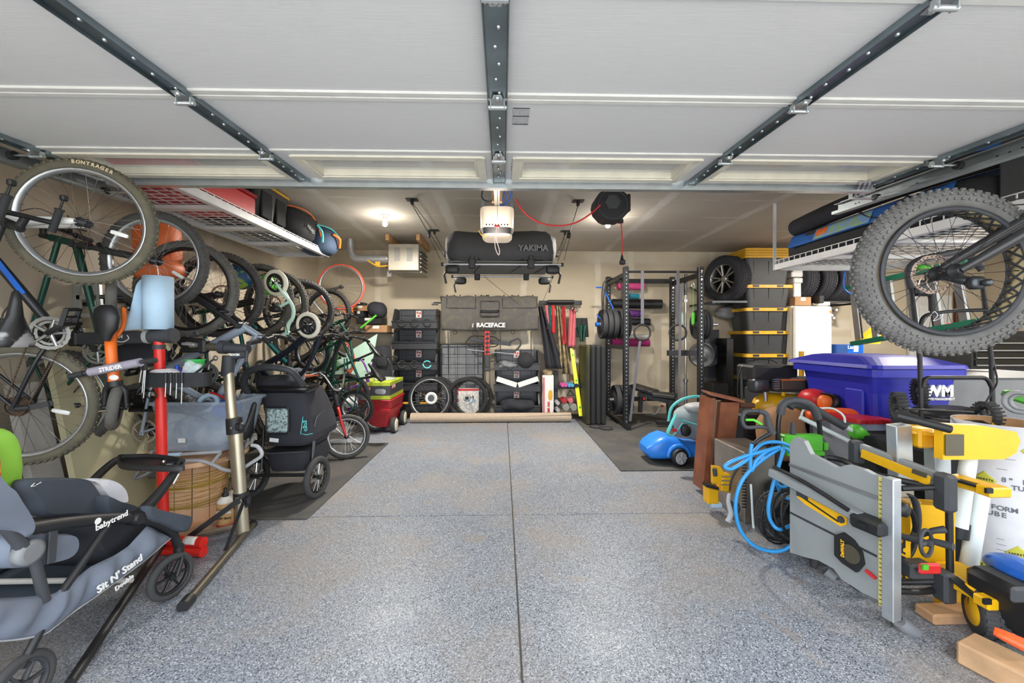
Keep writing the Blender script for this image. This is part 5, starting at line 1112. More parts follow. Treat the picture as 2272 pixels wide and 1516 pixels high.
t = thing('poster_board', 'red and white printed board standing behind the right pair of wheels', 'board', P(1038, 900, 6.500)); a, b = P(1008, 862, 6.469), P(1062, 918, 6.469)
part('board', MB().box(((a.x + b.x) / 2, 6.490, a.z / 2), (b.x - a.x, .006, a.z), RY(0)), 'paper', t); m = MB()
for k_ in range(3): m.box((a.x + .035, 6.484, a.z - .08 - k_ * .12), (.06, .002, .06))
m.box(((a.x + b.x) / 2, 6.484, a.z - .025), (b.x - a.x, .002, .035)); part('red_print', m, 'red', t); part('picture', MB().blob(((a.x + b.x) / 2 + .05, 6.483, a.z - .2), (.22, .004, .08), None, 1, 18, 6), 'paper_blue', t)

# rolled carpet
mat('carpet', '#b3a28e', .95, 0, .08, 30, .4, 300)
A, B = P(912, 928, 6.115), P(1266, 925, 6.115); m = MB(); A.z = B.z = .075
t = thing('rolled_carpet', 'beige rolled carpet lying along the foot of the back wall', 'carpet', (0, 6.115, 0))
m.tube([A, A.lerp(B, .5), B], [.075, .068, .07], 28); part('roll', m, 'carpet', t); part('flap', MB().bar(A + V((.1, -.062, -.02)), B + V((0, -.06, .05)), .008, .012, (0, 1, 0)), 'carpet', t)
for s_, c in ((-1, A), (1, B)): part('spiral_edge', MB().tube([c + V((s_ * .002, math.cos(a * .9) * (.01 + .0042 * a), math.sin(a * .9) * (.01 + .0042 * a))) for a in range(0, 15)], .004, 5), 'board_beige', t)

# tailgate pad over a hitch bicycle rack
mat('pad_camo', '#5d5a57', .85, 0, .1, 14, .2, 40, col2='#6b6858', c2=(.5, .75))
t = thing('tailgate_pad', 'grey camouflage tailgate pad with white lettering hanging on the back wall', 'pad', P(1088, 740, 6.448)); q = lambda x, y, d=0: P(x, y, 6.448 + d)
def pad(u, v): p = q(980 + 213 * u, 658 + (74 + 6 * u * (1 - u) * 2) * v + 2 * math.sin(u * 40) * (1 - v) * .5); return p + V((0, -.05 * math.sin(v * PI) - .012 * math.sin(u * 18 + v * 4) * v, 0))
pb = part('pad_body', MB().sheet(pad, 50, 12, .04), 'pad_camo', t)
m = MB()
for (a, b, c, d) in ((992, 662, 1056, 684), (1115, 662, 1190, 684)): m.tube([pad((x - 980) / 213, (y - 658) / 76) + V((0, -.028, 0)) for x, y in ((a, b), (a, d), (c, d), (c, b))], .004, 5)
part('seam', m, 'black', pb, kind='stuff')
fl_ = part('flap', MB().sheet(lambda u, v: pad((1067 + 40 * u - 980) / 213, (670 + 33 * v - 658) / 76) + V((0, -.032, 0)), 6, 6, .012), 'pad_camo', pb); part('strap', MB().sheet(lambda u, v: pad((1067 + 40 * u - 980) / 213, (689 + 6 * v - 658) / 76) + V((0, -.042, 0)), 4, 2, .004), 'black', fl_); part('flap_border', MB().tube(fillet([pad((x - 980) / 213, (y - 658) / 76) + V((0, -.036, 0)) for x, y in ((1067, 670), (1107, 670), (1107, 703), (1067, 703), (1067, 670))], .02), .006, 6), 'black', fl_)
text('RACEFACE', 'letter_white', pb, frame(q(1089, 722, -.082), (1, 0, 0), (0, 0, 1)), .095, bold=.004, ext=.004); text('FULL', 'letter_white', pb, frame(q(1049, 722, -.08), (0, 0, 1), (-1, 0, 0)), .03, bold=.001, ext=.004)
m = MB()
for x in (992, 1008, 1021, 1055, 1068, 1080, 1118, 1136, 1150, 1182): m.box(q(x, 656, -.01), (.02, .03, .02), None, .004)
part('buckle', m, 'black', t, kind='stuff')
for i, x in enumerate((994, 1060, 1110, 1178)): part('strap', MB().tube([q(x, 735, -.03), q(x + 1, 830, -.06)], .007, 4, flat=.4, up=(0, 1, 0)), 'black', t)
for x in (1010, 1052, 1096, 1138): part('strap_loop', MB().torus(.026, .005, zframe(q(x, 738, -.04), (0, 1, 0)), 16, 5, 3), 'black', t)
t = thing('bicycle_carrier', 'black hitch mounted bicycle carrier hanging below the tailgate pad', 'rack', q(1085, 800)); m = MB()
part('mast', MB().bar(q(1082, 655, .06), q(1082, 735, .06), .05, .05, (1, 0, 0)), 'black', t)
part('arm', MB().tube(fillet([q(1033, 760), q(1045, 745), q(1100, 748), q(1110, 758), q(1100, 770), q(1040, 768), q(1033, 760)], .05), .009, 8), 'black', t); part('wheel_cradle', MB().bar(q(1042, 753, -.03), q(1134, 764, -.03), .03, .06, (0, 0, 1), .006), 'dark_grey', t)
part('ratchet_arm', MB().tube(spline([q(1130, 760, -.04), q(1150, 752, -.04), q(1155, 765, -.04), q(1140, 782, -.04)], 4), .014, 8), 'dark_grey', t); part('chrome_bar', MB().tube([q(1038, 776, -.05), q(1140, 786, -.05)], .011, 8), 'steel', t); part('cross_handle', MB().bar(q(1037, 765, -.06), q(1037, 782, -.06), .02, .02), 'black', t)
part('side_hook', MB().tube(fillet([q(962, 672), q(980, 672), q(978, 658)], .02), .012, 8), 'black', t); part('tow_bar', MB().cyl(q(958, 675, -.05), q(972, 675, -.05), .018), 'dark_steel', t)
t = thing('shock_fork_box', 'red patterned suspension stanchion hanging down below the tailgate pad', 'tube', q(1081, 795, -.1)); part('sleeve', MB().bar(q(1081, 735, -.1), q(1081, 788, -.1), .05, .085, (1, 0, 0), .006), 'red', t)
m = MB()
for k_ in range(5): m.bar(q(1079, 739 + k_ * 10, -.128), q(1083, 744 + k_ * 10, -.128), .002, .055, (1, 0, 0))
part('print', m, 'black', t, kind='stuff'); part('foot', MB().bar(q(1081, 788, -.1), q(1081, 815, -.1), .05, .08, (1, 0, 0), .01).blob(q(1081, 820, -.1), (.11, .08, .06), None, .5), 'dark_grey', t)

# hook rail with hanging things
t = thing('hook_rail', 'black wall rail with hooks right of the tailgate pad', 'hook rail', q(1240, 672)); part('rail', MB().bar(q(1196, 672, .2), q(1291, 672, .2), .03, .07, (0, 0, 1), .004), 'dark_grey', t); part('roll_bar', MB().tube([q(1216, 670, .12), q(1274, 670, .12)], .032, 14), 'black', t)
for x in (1208, 1220, 1226, 1234, 1249, 1266, 1272, 1288): part('hook', MB().tube([q(x, 672, .15), q(x, 680, .1), q(x, 676, .07)], .004, 5), 'black', t)
def hang(lab, name, cat, m, x0, y0, x1, y1, w0, w1, d=.1, amp=.01, grp=None, seed=0, folds=2):
    def f(u, v):
        a = q(x0, y0, d).lerp(q(x1, y1, d), v); w_ = (w0 + (w1 - w0) * v) / 145
        return a + V(((u - .5) * w_, -.02 + amp * 2 * math.sin(u * PI * 2 * folds + seed + v * 2), 0))
    return solo(name, MB().sheet(f, 20, 14, .012), m, lab, cat, grp)
mat('camo_cloth', '#7a6a52', .9, 0, .3, 12, col2='#a19471', c2=(.45, .58)); mat('pink_net', '#c86a72', .8); mat('bag_black', '#26272a', .8)
hang('long black rain jacket hanging at the left end of the hook rail', 'jacket', 'jacket', 'black_fabric', 1199, 680, 1232, 818, 10, 44, .0, .02)
hang('mottled brown camouflage jacket hanging on the hook rail', 'jacket', 'jacket', 'camo_cloth', 1238, 680, 1255, 830, 10, 24, .03, .02, seed=2)
hang('green strap hanging on the hook rail', 'strap', 'strap', 'frame_teal', 1220, 680, 1219, 728, 5, 7, .02, .004)
hang('red and white strap hanging at the left of the green one', 'strap', 'strap', 'pink_net', 1212, 678, 1216, 730, 6, 5, .0, .004)
hang('bright red strap hanging between the green strap and camouflage jacket', 'strap', 'strap', 'red', 1227, 678, 1228, 740, 5, 6, -.01, .004)
hang('maroon leash hanging right of the camouflage jacket', 'leash', 'leash', 'wagon_red', 1250, 680, 1252, 765, 8, 10, .0, .01, seed=1)
hang('pink towel hanging behind the yellow level', 'towel', 'towel', 'pink_net', 1270, 686, 1268, 770, 14, 18, .04, .008)
hang('black drawstring bag with white tag at the right end of the hook rail', 'bag', 'bag', 'bag_black', 1290, 706, 1292, 748, 26, 30, .05, .004)
hang('dark green cap hanging over the black drawstring bag', 'cap', 'cap', 'frame_green', 1291, 722, 1292, 758, 20, 10, -.02, .01)
solo('harness', MB().torus(.03, .007, zframe(q(1270, 684, -.03), (0, 1, 0)), 16, 6).torus(.035, .006, zframe(q(1276, 688, -.03), (0.3, 1, 0)), 16, 6), 'black', 'black harness looped on the hook rail above the pink towel', 'harness')
# yellow level leaning on the wall
mat('level_yellow', '#e8ea25', .4); a, b = P(1268, 772, 6.500), P(1289, 924, 6.136)
t = thing('level', 'long fluorescent yellow spirit level leaning on the back wall', 'level', b); part('body', MB().bar(b, a, .03, .062, (1, 0, 0), .004), 'level_yellow', t); m = MB()
for k_ in (.12, .5, .88): m.box(b.lerp(a, k_) + V((0, -.016, 0)), (.03, .006, .05), None, .002)
part('vial', m, 'lime', t, kind='stuff'); part('hang_yoke', MB().torus(.035, .008, zframe(q(1267, 776, .03), (0, 1, 0)), 18, 6), 'black', t)
# exercise carton, dumbbells, wood block
t = thing('carton', 'tall white and pink exercise carton beside the right bin stack', 'box', P(1216, 915, 6.396)); a, b = P(1204, 835, 6.344), P(1229, 916, 6.344); part('carton', MB().box(((a.x + b.x) / 2, 6.448, a.z / 2 + .01), (b.x - a.x, .16, a.z), None, .003), 'paper', t)
part('side_stripe', MB().box((a.x + .02, 6.364, a.z / 2), (.03, .002, a.z - .04)), 'pink_net', t); part('picture', MB().blob((b.x - .055, 6.362, a.z * .55), (.07, .004, .18), None, 1, 16, 6), 'gold', t); text('EXTREME ABS', 'red', t, frame((a.x + .10, 6.363, .12), (0, 0, 1), (-1, 0, 0)), .05, bold=.002)
solo('brown_pouch', MB().blob((a.x + .09, 6.448, a.z + .05), (.17, .12, .1), None, .8, 18, 10, .02, 16), 'camo_cloth', 'brown cloth pouch lying on the exercise carton', 'pouch')
t = thing('dumbbell_rack', 'small black dumbbell rack beside the exercise carton', 'rack', P(1265, 900, 6.448)); x0, x1 = P(1231, 0, 6.448).x, P(1300, 0, 6.448).x
part('shelf', MB().box(((x0 + x1) / 2 , 6.500, z(860, 6.448)), (x1 - x0, .1, .05)), 'black', t); part('post', MB().box((x0 + .03, 6.531, .38), (.06, .06, .75), None, .004), 'dark_grey', t)
def dumbbell(c, r_, m, lab, grp, n=6, hl=.06):
    t = thing('dumbbell', lab, 'dumbbell', c, grp)
    for s_ in (-1, 1): part('head', MB().lathe([(r_ * .85, 0), (r_, .008), (r_, hl - .008), (r_ * .85, hl)], n, T(c + V((0, s_ * .05 if s_ > 0 else -.05 - hl, 0))) @ RX(-90), False), m, t)
    part('handle', MB().cyl(c - V((0, .06, 0)), c + V((0, .06, 0)), .012), 'steel', t)
mat('hex_grey', '#8c8d88', .5); mat('pink_bell', '#c74f92', .5); mat('blue_bell', '#4f9ec7', .5)
for i, (px, m_, nm) in enumerate(((1247, 'pink_bell', 'first pink'), (1253, 'pink_bell', 'second pink'), (1261, 'blue_bell', 'first light blue'), (1268, 'blue_bell', 'second light blue'), (1277, 'frame_navy', 'first navy'), (1285, 'frame_navy', 'second navy'))):
    dumbbell(P(px, 854, 6.344), .03, m_, nm + ' small dumbbell from the left on the rack', 'small dumbbells on the rack', 12, .05)
for (px, py, r_, m_, nm) in ((1236, 893, .035, 'light_grey', 'small pale grey hexagonal dumbbell by the carton, upper'), (1236, 908, .035, 'light_grey', 'small pale grey hexagonal dumbbell by the carton, lower'), (1254, 902, .062, 'hex_grey', 'large grey hexagonal dumbbell on the floor left of its twin'), (1271, 902, .062, 'hex_grey', 'large grey hexagonal dumbbell on the floor right of its twin'), (1250, 888, .045, 'wagon_red', 'dark red dumbbell resting on the grey ones, left'), (1264, 887, .045, 'pink_net', 'pinkish red dumbbell resting on the grey ones, right')):
    dumbbell(P(px, py, 6.344), r_, m_, nm, 'hexagonal dumbbells on the floor')
solo('wood_block', MB().box(P(1282, 838, 6.552), (.26, .1, .1), None, .004), 'wood', 'wood board fixed on the wall above the dumbbell rack', 'board')
solo('cable_handle', MB().tube([q(1265, 866, .05), q(1258, 878, .05), q(1274, 878, .05), q(1265, 866, .05)], .008, 6), 'black', 'black triangular cable handle above the dumbbells', 'handle')

# shelf corner: boxes and bags left of the bins
def cbox(lab, px0, py0, px1, py1, Y, dp=.3, m='cardboard', name='cardboard_box', cat='box', **k):
    a, b = P(px0, py0, Y), P(px1, py1, Y); t = thing(name, lab, cat, ((a.x + b.x) / 2, Y + dp / 2, b.z), **k)
    part('carton', MB().box(((a.x + b.x) / 2, Y + dp / 2, (a.z + b.z) / 2), (b.x - a.x, dp, a.z - b.z), None, .004), m, t)
    part('tape', MB().box(((a.x + b.x) / 2, Y - .001, a.z - (a.z - b.z) * .25), ((b.x - a.x) * .3, .002, (a.z - b.z) * .4)), 'paper', t); return t
g = 'boxes on the shelf in the corner'
cbox('brown carton low on the corner shelf with white label', 810, 722, 858, 738, 6.292, group=g); cbox('brown carton topmost on the corner shelf', 782, 678, 815, 690, 6.344, group=g); cbox('flat black case on the corner shelf', 790, 705, 845, 719, 6.344, .3, 'black', 'black_case', 'case')
cbox('small black case below the topmost carton', 785, 690, 806, 704, 6.344, .25, 'black_soft', 'black_case', 'case'); cbox('small dark box on top of the topmost carton', 785, 671, 806, 678, 6.365, .2, 'black', 'dark_box', 'box')
solo('shelf_board', MB().box(P(815, 739.5, 6.448), (.75, .36, .02)), 'black', 'black corner shelf board under the cartons', 'shelf')
solo('helmet_bag', MB().blob(P(838, 688, 6.396), (.3, .3, .26), None, .85, 24, 14, .02, 8), 'black_fabric', 'rounded black bag on top of the corner shelf', 'bag')
t = thing('golf_bag', 'tall black padded bag standing left of the black bins', 'bag', P(850, 850, 6.240)); m = MB(); rings = []
for (y, w_) in ((768, .08), (775, .14), (800, .15), (840, .18), (880, .19), (918, .18)): c = P(848, y, 6.292); rings.append([c + V((w_ * math.cos(a) * (1 + .05 * math.sin(3 * a + y)), .15 * math.sin(a), 0)) for a in [2 * PI * i / 20 for i in range(20)]])
part('bag_body', m.loft(rings, True), 'black_fabric', t)
for k_, y in enumerate((800, 850)): part('pocket', MB().blob(P(848, y, 6.136), (.18, .08, .2), None, .6), 'black_fabric', t)
solo('sled', MB().prism([(0, 0), (.5, .05), (.62, .75), (.0, .35)], .03, frame(P(745, 850, 6.136), (1, .1, 0), (0, 0, 1))), 'mint', 'pale teal sled board standing in the corner behind the bicycles', 'sled')
for i, px in enumerate((808, 822)):
    c = P(px, 830, 6.344); t = thing('fire_extinguisher', ('left' if i == 0 else 'right') + ' of the two red extinguisher cylinders in the corner', 'extinguisher', c, 'red cylinders in the corner'); part('cylinder', MB().lathe([(.045, -.14), (.05, -.12), (.05, .14), (.02, .18), (.018, .2)], 20, T(c)), 'red', t); part('label', MB().lathe([(.0505, -.05), (.051, -.05), (.051, .06), (.0505, .06)], 20, T(c)), 'paper', t); part('valve', MB().box(c + V((0, 0, .22)), (.07, .03, .03), None, .005), 'black', t)
for i, px in enumerate((757, 776)):
    c = P(px, 683, 6.188); t = thing('bar_clamp', ('left' if i == 0 else 'right') + ' orange bar clamp on the corner shelf', 'clamp', c, 'orange clamps'); part('jaw', MB().box(c, (.1, .05, .07), None, .012), 'orange', t); part('trigger', MB().tube([c + V((.03, 0, -.03)), c + V((.06, 0, -.1))], .012, 8), 'orange', t); part('bar', MB().box(c + V((0, .03, -.02)), (.22, .01, .02)), 'black', t)
solo('green_stick', MB().bar(P(800, 728, 6.136), P(835, 700, 6.136), .02, .025), 'lime', 'green stick poking up beside the corner cartons', 'stick')
solo('white_rag', MB().blob(P(775, 890, 5.2), (.22, .2, .16), None, .9, 22, 12, .03, 10), 'white_fabric', 'crumpled white cloth on the floor behind the grey kids bicycle', 'cloth')
# ------------------------------------------------------------------ on the ceiling
mat('glow', '#fff4e0', .3, emit=14); mat('lens_glow', '#f3dfc8', .4, emit=.12); mat('heater_beige', '#979080', .45); mat('duct', '#c4c6c8', .35, .6, .08, 6); mat('rope_white', '#e9d9d6', .7)
def bulb(x, y, lab):
    t = thing('ceiling_light', lab, 'lamp', (x, y, ZC)); part('lamp_holder', MB().lathe([(.055, -.012), (.055, 0)], 24, T(x, y, ZC)).lathe([(.028, -.05), (.036, -.012)], 20, T(x, y, ZC)), 'white', t)
    part('bulb', MB().lathe([(.014, .045), (.018, .03), (.03, .0), (.026, -.022), (.012, -.032)], 20, T(x, y, ZC - .1)), 'glow', t)
bulb(-1.41, 4.81, 'bare round bulb in a white holder on the ceiling at the left'); bulb(1.28, 4.81, 'bare round bulb on the ceiling just below the black reel'); bulb(5.2, 4.4, 'unseen bulb added for fill light on the ceiling of the right bay near the back'); bulb(5.2, 1.4, 'unseen bulb added for fill light on the ceiling of the right bay near the front')  # the right bay pair is out of view, added as fill lamps
# heater
a, b = P(861, 541, 5.75), P(929, 600, 5.75); x0, x1, z1, z0 = a.x, b.x, a.z, b.z; Y0, Y1 = 5.75, 6.35
t = thing('garage_heater', 'beige gas heater hanging from the ceiling with wooden supports', 'heater', ((x0 + x1) / 2, 6.05, z0)); part('casing', MB().box(((x0 + x1) / 2, (Y0 + Y1) / 2, (z0 + z1) / 2), (x1 - x0, Y1 - Y0, z1 - z0), None, .008), 'heater_beige', t)
for cx in (x0 + .13, x1 - .13):
    m = MB()
    for k_ in range(11): m.box((cx, Y0 - .003, z1 - .06 - k_ * .018), (.08, .008, .008))
    part('louvre', m, 'grey', t, kind='stuff')
for k_ in range(5): part('slat', MB().bar((x1 + .012, Y0 + .05, z0 + .06 + k_ * .06), (x1 + .012, Y1 - .05, z0 + .06 + k_ * .06), .03, .012, (.5, 0, 1)), 'dark_steel', t)
for xx in (x0 + .03, x1 + .02): part('support', MB().box((xx, 6.0, (ZC + z1) / 2 + .0), (.05, .8, .09), None, .003), 'wood', t)
part('drip_pan', MB().box(((x0 + x1) / 2 + .05, 6.08, z0 - .012), (x1 - x0 - .05, .5, .02)), 'heater_beige', t)
m = MB(); pts = spline([P(862, 575, 6.0), P(800, 575, 6.0), P(783, 568, 6.0), P(777, 550, 6.0), (P(777, 550, 6.0).x, 6.0, ZC)], 22)
part('duct', MB().tube(pts, [.058 + .004 * (i % 2) for i in range(len(pts))], 18), 'duct', t); part('gas_pipe', MB().tube(fillet([P(860, 590, 5.9), P(838, 592, 5.9), P(815, 578, 5.9)], .03), .012, 8), 'gold', t); part('warning_tag', MB().box(P(838, 585, 5.88), (.07, .004, .06), None), 'gold', t)
solo('power_outlet', MB().box(P(864, 606, 6.47), (.075, .012, .12), None, .004).box(P(864, 602, 6.46), (.03, .01, .03)), 'white', 'white wall outlet below the heater with a black plug', 'outlet')
solo('heater_cord', MB().tube(spline([P(864, 606, 6.44), P(868, 598, 6.4), P(856, 592, 6.3), P(861, 583, 6.2)], 5), .006, 6), 'black', 'black cord between the heater and its outlet', 'cord')

# garage door opener
y0 = 3.45; a, b = P(1066, 457, y0), P(1139, 522, y0); x0, x1, z1, z0 = a.x, b.x, a.z, b.z; cx = (x0 + x1) / 2
t = thing('door_opener', 'garage door opener with glowing white lens and red release cord', 'door opener', (cx, 3.6, z1))
def lens(z, w_, d0): return [V((cx + w_ * math.copysign(abs(math.cos(a)) ** .4, math.cos(a)), y0 + .16 - (.16 + d0) * math.copysign(abs(math.sin(a)) ** .6, math.sin(a)), z)) for a in [2 * PI * i / 32 for i in range(32)]]
m = MB().loft([lens(z1, .15, .0), lens(z1 - .03, .152, .01), lens(z1 - .17, .148, .01), lens(z1 - .18, .145, 0)], True); part('light_lens', m, 'lens_glow', t, 'glowing white lens')
m = MB().loft([lens(z1 - .18, .14, .0), lens(z1 - .235, .136, 0)], True); part('housing', m, 'dark_grey', t); m = MB().loft([lens(z1 - .235, .135, .0), lens(z1 - .25, .12, -.02)], True); part('lower_lens', m, 'lens_glow', t)
m = MB()
for i in range(8): m.box((cx - .09 + i * .026, y0 - .012, z1 - .165), (.01, .006, .014))
part('vent', m, 'black', t, kind='stuff')
for s_ in (-1, 1): part('hanger_strap', MB().box((cx + s_ * .13, 3.62, (z1 + ZC) / 2), (.03, .004, ZC - z1)), 'galv', t)
part('rail', MB().bar((cx, 3.5, z1 + .02), (DC, .3, dz(2) + .17), .045, .03), 'galv_light', t); part('wood_block', MB().box((cx, 3.42, z1 + .12), (.09, .05, .2), None, .003), 'wood_light', t)
light('POINT', 'opener_light', (cx, 3.38, 2.2), 2.2, (1, .86, .7), .1)
c = P(1103, 502, 3.35); part('release_handle', MB().box(c, (.05, .02, .02), None, .006), 'red', t); part('release_cord', MB().tube([c, P(1104, 450, 3.35), P(1103, 405, 2.9)], .0018, 5), 'dark_steel', t)
part('pull_rope', MB().tube(spline([c, P(1098, 525, 3.35), P(1099, 550, 3.35), P(1106, 566, 3.35), P(1108, 555, 3.35), P(1101, 530, 3.35), P(1106, 515, 3.35), P(1107, 503, 3.35)], 5), .004, 6), 'rope_white', t)
m = MB()
for k_ in range(3): m.tube(spline([(cx + .02, 3.5, z1), (cx + .05 + .03 * k_, 3.45, z1 + .06), (cx + .12 + .02 * k_, 3.4, ZC)], 4), .005, 5)
part('wires', m, 'blue', t, kind='stuff'); part('loop_cable', MB().tube(spline([(cx - .05, 3.45, ZC - .02), (cx - .13, 3.4, z1 + .07), (cx - .05, 3.4, z1 + .02), (cx - .02, 3.4, z1 + .1)], 5), .006, 6), 'black', t)
part('yellow_wire', MB().tube(spline([P(1062, 512, y0), P(1068, 522, y0), P(1076, 527, y0), P(1082, 520, y0)], 4), .003, 5), 'gold', t)
# cord reel and cords
c = P(1354, 460, 3.65); t = thing('cord_reel', 'black round retractable cord reel hanging from the ceiling', 'cord reel', (c.x, c.y, ZC)); m = MB()
poly = [(.165 * math.cos(R(a)), .15 * math.sin(R(a))) for a in (0, 22, 40, 60, 90, 120, 140, 160, 180, 205, 235, 250, 290, 305, 335)]
m.prism(poly, .16, T(c + V((0, .08, 0))) @ RX(90)); part('housing', m, 'black', t); part('face_plate', MB().lathe([(.075, 0), (.07, .012), (0, .012)], 6, zframe(c + V((0, -.08, .02)), (0, -1, 0)), False), 'dark_grey', t)
part('ring', MB().torus(.13, .006, zframe(c + V((0, -.082, 0)), (0, 1, 0)), 32, 5), 'dark_grey', t); part('mount', MB().box((c.x, c.y, (c.z + ZC) / 2 + .07), (.12, .05, ZC - c.z - .1)).box(c + V((.17, 0, .04)), (.03, .04, .16), None, .006), 'black', t); part('guide', MB().cyl(P(1377, 487, 3.6), P(1377, 495, 3.6), .025), 'black', t)
part('cord', MB().tube([P(1378, 492, 3.6), P(1380, 530, 3.6), P(1380, 568, 3.6)], .006, 6), 'red', t, 'red hanging cord'); part('plug', MB().tube([P(1380, 566, 3.6), P(1380, 576, 3.6)], [.008, .016], 8).box(P(1381, 582, 3.6), (.05, .035, .045), None, .008), 'black', t)
solo('red_cord', MB().tube(spline([P(1144, 441, 3.5), P(1162, 470, 3.5), P(1195, 493, 3.5), P(1235, 501, 3.5), P(1275, 495, 3.5), P(1310, 475, 3.5), P(1332, 455, 3.5)], 6), .007, 6), 'red', 'red cord sagging between the door opener and the reel', 'cord')
# hoisted roof rack cargo
mat('cargo_grey', '#3b3b3d', .75, 0, .1, 5, .25, 30); mat('cargo_under', '#6a6b69', .8); mat('yak_letter', '#6f7073', .7)
t = thing('cargo_hoist', 'ceiling hoist with ropes and pulleys carrying the roof rack', 'hoist', (0, 4.6, ZC))
pul = [(-.96, 4.25), (.81, 4.25), (-.93, 5.46), (.86, 5.46)]
att = [(-.62, 4.2, 2.12), (.62, 4.2, 2.12), (-.6, 5.04, 2.12), (.6, 5.04, 2.12)]
for (x, y), a in zip(pul, att):
    part('ceiling_plate', MB().box((x, y, ZC - .004), (.12, .09, .008)).box((x, y, ZC - .03), (.03, .05, .05), None, .006), 'black', t)
    m = MB(); a = V(a); p = V((x, y, ZC - .05)); m.tube([p, p.lerp(a, .55)], .004, 5); 
    for o_ in (-.015, .015): m.tube([p.lerp(a, .55) + V((o_, 0, 0)), a + V((o_ * 2, 0, 0))], .0025, 4)
    part('rope', m, 'black', t); k_ = p.lerp(a, .55); part('pulley', MB().lathe([(.03, -.012), (.03, .012)], 16, zframe(k_, (1, 0.2, 0))).box(k_ + V((0, 0, .02)), (.03, .04, .06), None, .006), 'black', t)
part('rope', MB().tube([V((-.96, 4.25, ZC - .03)), V((-.93, 5.46, ZC - .03))], .0035, 5), 'black', t)
part('rope', MB().tube([P(1205, 668, 6.3), P(1227, 615, 5.3), V((.86, 5.46, ZC - .05))], .003, 5), 'black', t); part('rope', MB().tube([P(1075, 614, 5.0), P(1150, 675, 6.3)], .003, 5), 'black', t)
t = thing('roof_rack', 'silver roof rack crossbars hoisted below the ceiling', 'roof rack', (0, 4.6, 2.06))
for (y, hw_) in ((4.2, .63), (5.04, .63)):
    br = part('crossbar', MB().tube([(-hw_, y, 2.075), (hw_, y, 2.075)], .016, 10, flat=.7), 'steel', t)
    for s_ in (-1, 1):
        part('end_cap', MB().cyl((s_ * (hw_ - .01), y, 2.075), (s_ * (hw_ + .015), y, 2.075), .019), 'black', t); part('foot', MB().blob((s_ * (hw_ - .1), y, 2.02), (.15, .09, .09), None, .6), 'black', t)
        part('strap', MB().tube([(s_ * (hw_ - .06), y, 2.04), (s_ * (hw_ - .02), y - .02, 1.96), (s_ * (hw_ - .04), y - .02, 1.87)], .012, 5, flat=.3, up=(0, 1, 0)), 'black', t)
        part('clamp', MB().box((s_ * .31 - .01, y, 2.08), (.07, .06, .1), None, .008).box((s_ * .31 - .01, y - .01, 2.14), (.05, .03, .06), None, .006), 'black', t)
t = thing('cargo_carrier', 'soft dark grey rooftop cargo carrier strapped on the hoisted roof rack', 'cargo bag', (0, 4.65, 2.12)); rings = []
for i, (z_, k_) in enumerate([(2.12, .94), (2.14, .98), (2.2, 1.0), (2.3, 1.0), (2.38, .98), (2.42, .94), (2.435, .85)]):
    rings.append([V((-.02 + .60 * k_ * math.copysign(abs(math.cos(a)) ** .3, math.cos(a)) + .012 * math.sin(a * 9 + i), 4.62 + .44 * k_ * math.copysign(abs(math.sin(a)) ** .3, math.sin(a)) - (.03 if math.sin(a) < 0 and 1 < i < 5 else 0), z_ + .012 * math.sin(3 * math.cos(a) * 2 + i))) for a in [2 * PI * j / 48 for j in range(48)]])
cb = part('bag_body', MB().loft(rings, True), 'cargo_grey', t); part('base_sheet', MB().box((-.02, 4.64, 2.112), (1.12, .84, .014), None, .004), 'cargo_under', t)
text('YAKIMA', 'yak_letter', cb, frame(P(1183, 551, 4.12), (1, 0, 0), (0, 0, 1)), .085, bold=.003, ext=.006)
for x in (-.55, -.25, .2, .5): part('strap', MB().tube([(x, 4.16, 2.13), (x + .03, 4.3, 2.1), (x - .1, 4.9, 2.1)], .008, 4, flat=.3), 'black', t)

# overhead storage racks
mat('rack_white', '#d6d7d9', .4); mat('tote_yellow', '#e3ad25', .45)
def rack(lab, x0, x1, y0, y1, z0, posts, n_long, decks, lip=.045):
    t = thing('overhead_rack', lab, 'rack', ((x0 + x1) / 2, (y0 + y1) / 2, z0))
    for x in (x0, x1): part('side_beam', MB().box((x, (y0 + y1) / 2, z0 + .03), (.012, y1 - y0, .06)).box((x + (.02 if x == x0 else -.02), (y0 + y1) / 2, z0), (.045, y1 - y0, .004)), 'rack_white', t)
    for y in (y0, y1): part('end_beam', MB().box(((x0 + x1) / 2, y, z0 + .03), (x1 - x0, .012, .06)).box(((x0 + x1) / 2, y + (.02 if y == y0 else -.02), z0), (x1 - x0, .045, .004)), 'rack_white', t)
    for k_ in range(1, decks): y = y0 + (y1 - y0) * k_ / decks; part('cross_beam', MB().box(((x0 + x1) / 2, y, z0 + .022), (x1 - x0, .07, .03)), 'rack_white', t)
    for k_ in range(decks):
        a, b = y0 + (y1 - y0) * k_ / decks + .02, y0 + (y1 - y0) * (k_ + 1) / decks - .02; m = MB()
        for i in range(n_long + 1): x = x0 + (x1 - x0) * i / n_long; m.box((x, (a + b) / 2, z0 + .045), (.006, b - a, .006))
        for i in range(9): y = a + (b - a) * i / 8; m.box(((x0 + x1) / 2, y, z0 + .05), (x1 - x0, .005, .005))
        part('wire_deck', m, 'rack_white', t, 'welded white wire deck', 'stuff')
    m = MB()
    for x in (x0, x1):
        n = int((y1 - y0) / .075)
        for i in range(n + 1): y = y0 + (y1 - y0) * i / n; m.box((x, y, z0 + .06 + lip / 2), (.006, .006, lip))
        m.box((x, (y0 + y1) / 2, z0 + .06 + lip), (.006, y1 - y0, .006))
    part('wire_edge', m, 'rack_white', t, kind='stuff')
    for (x, y) in posts:
        part('post', MB().box((x, y, (z0 + ZC) / 2), (.035, .004, ZC - z0)).box((x + .016, y + .015, (z0 + ZC) / 2), (.004, .03, ZC - z0)), 'rack_white', t)
    return t
RZ0 = 2.315
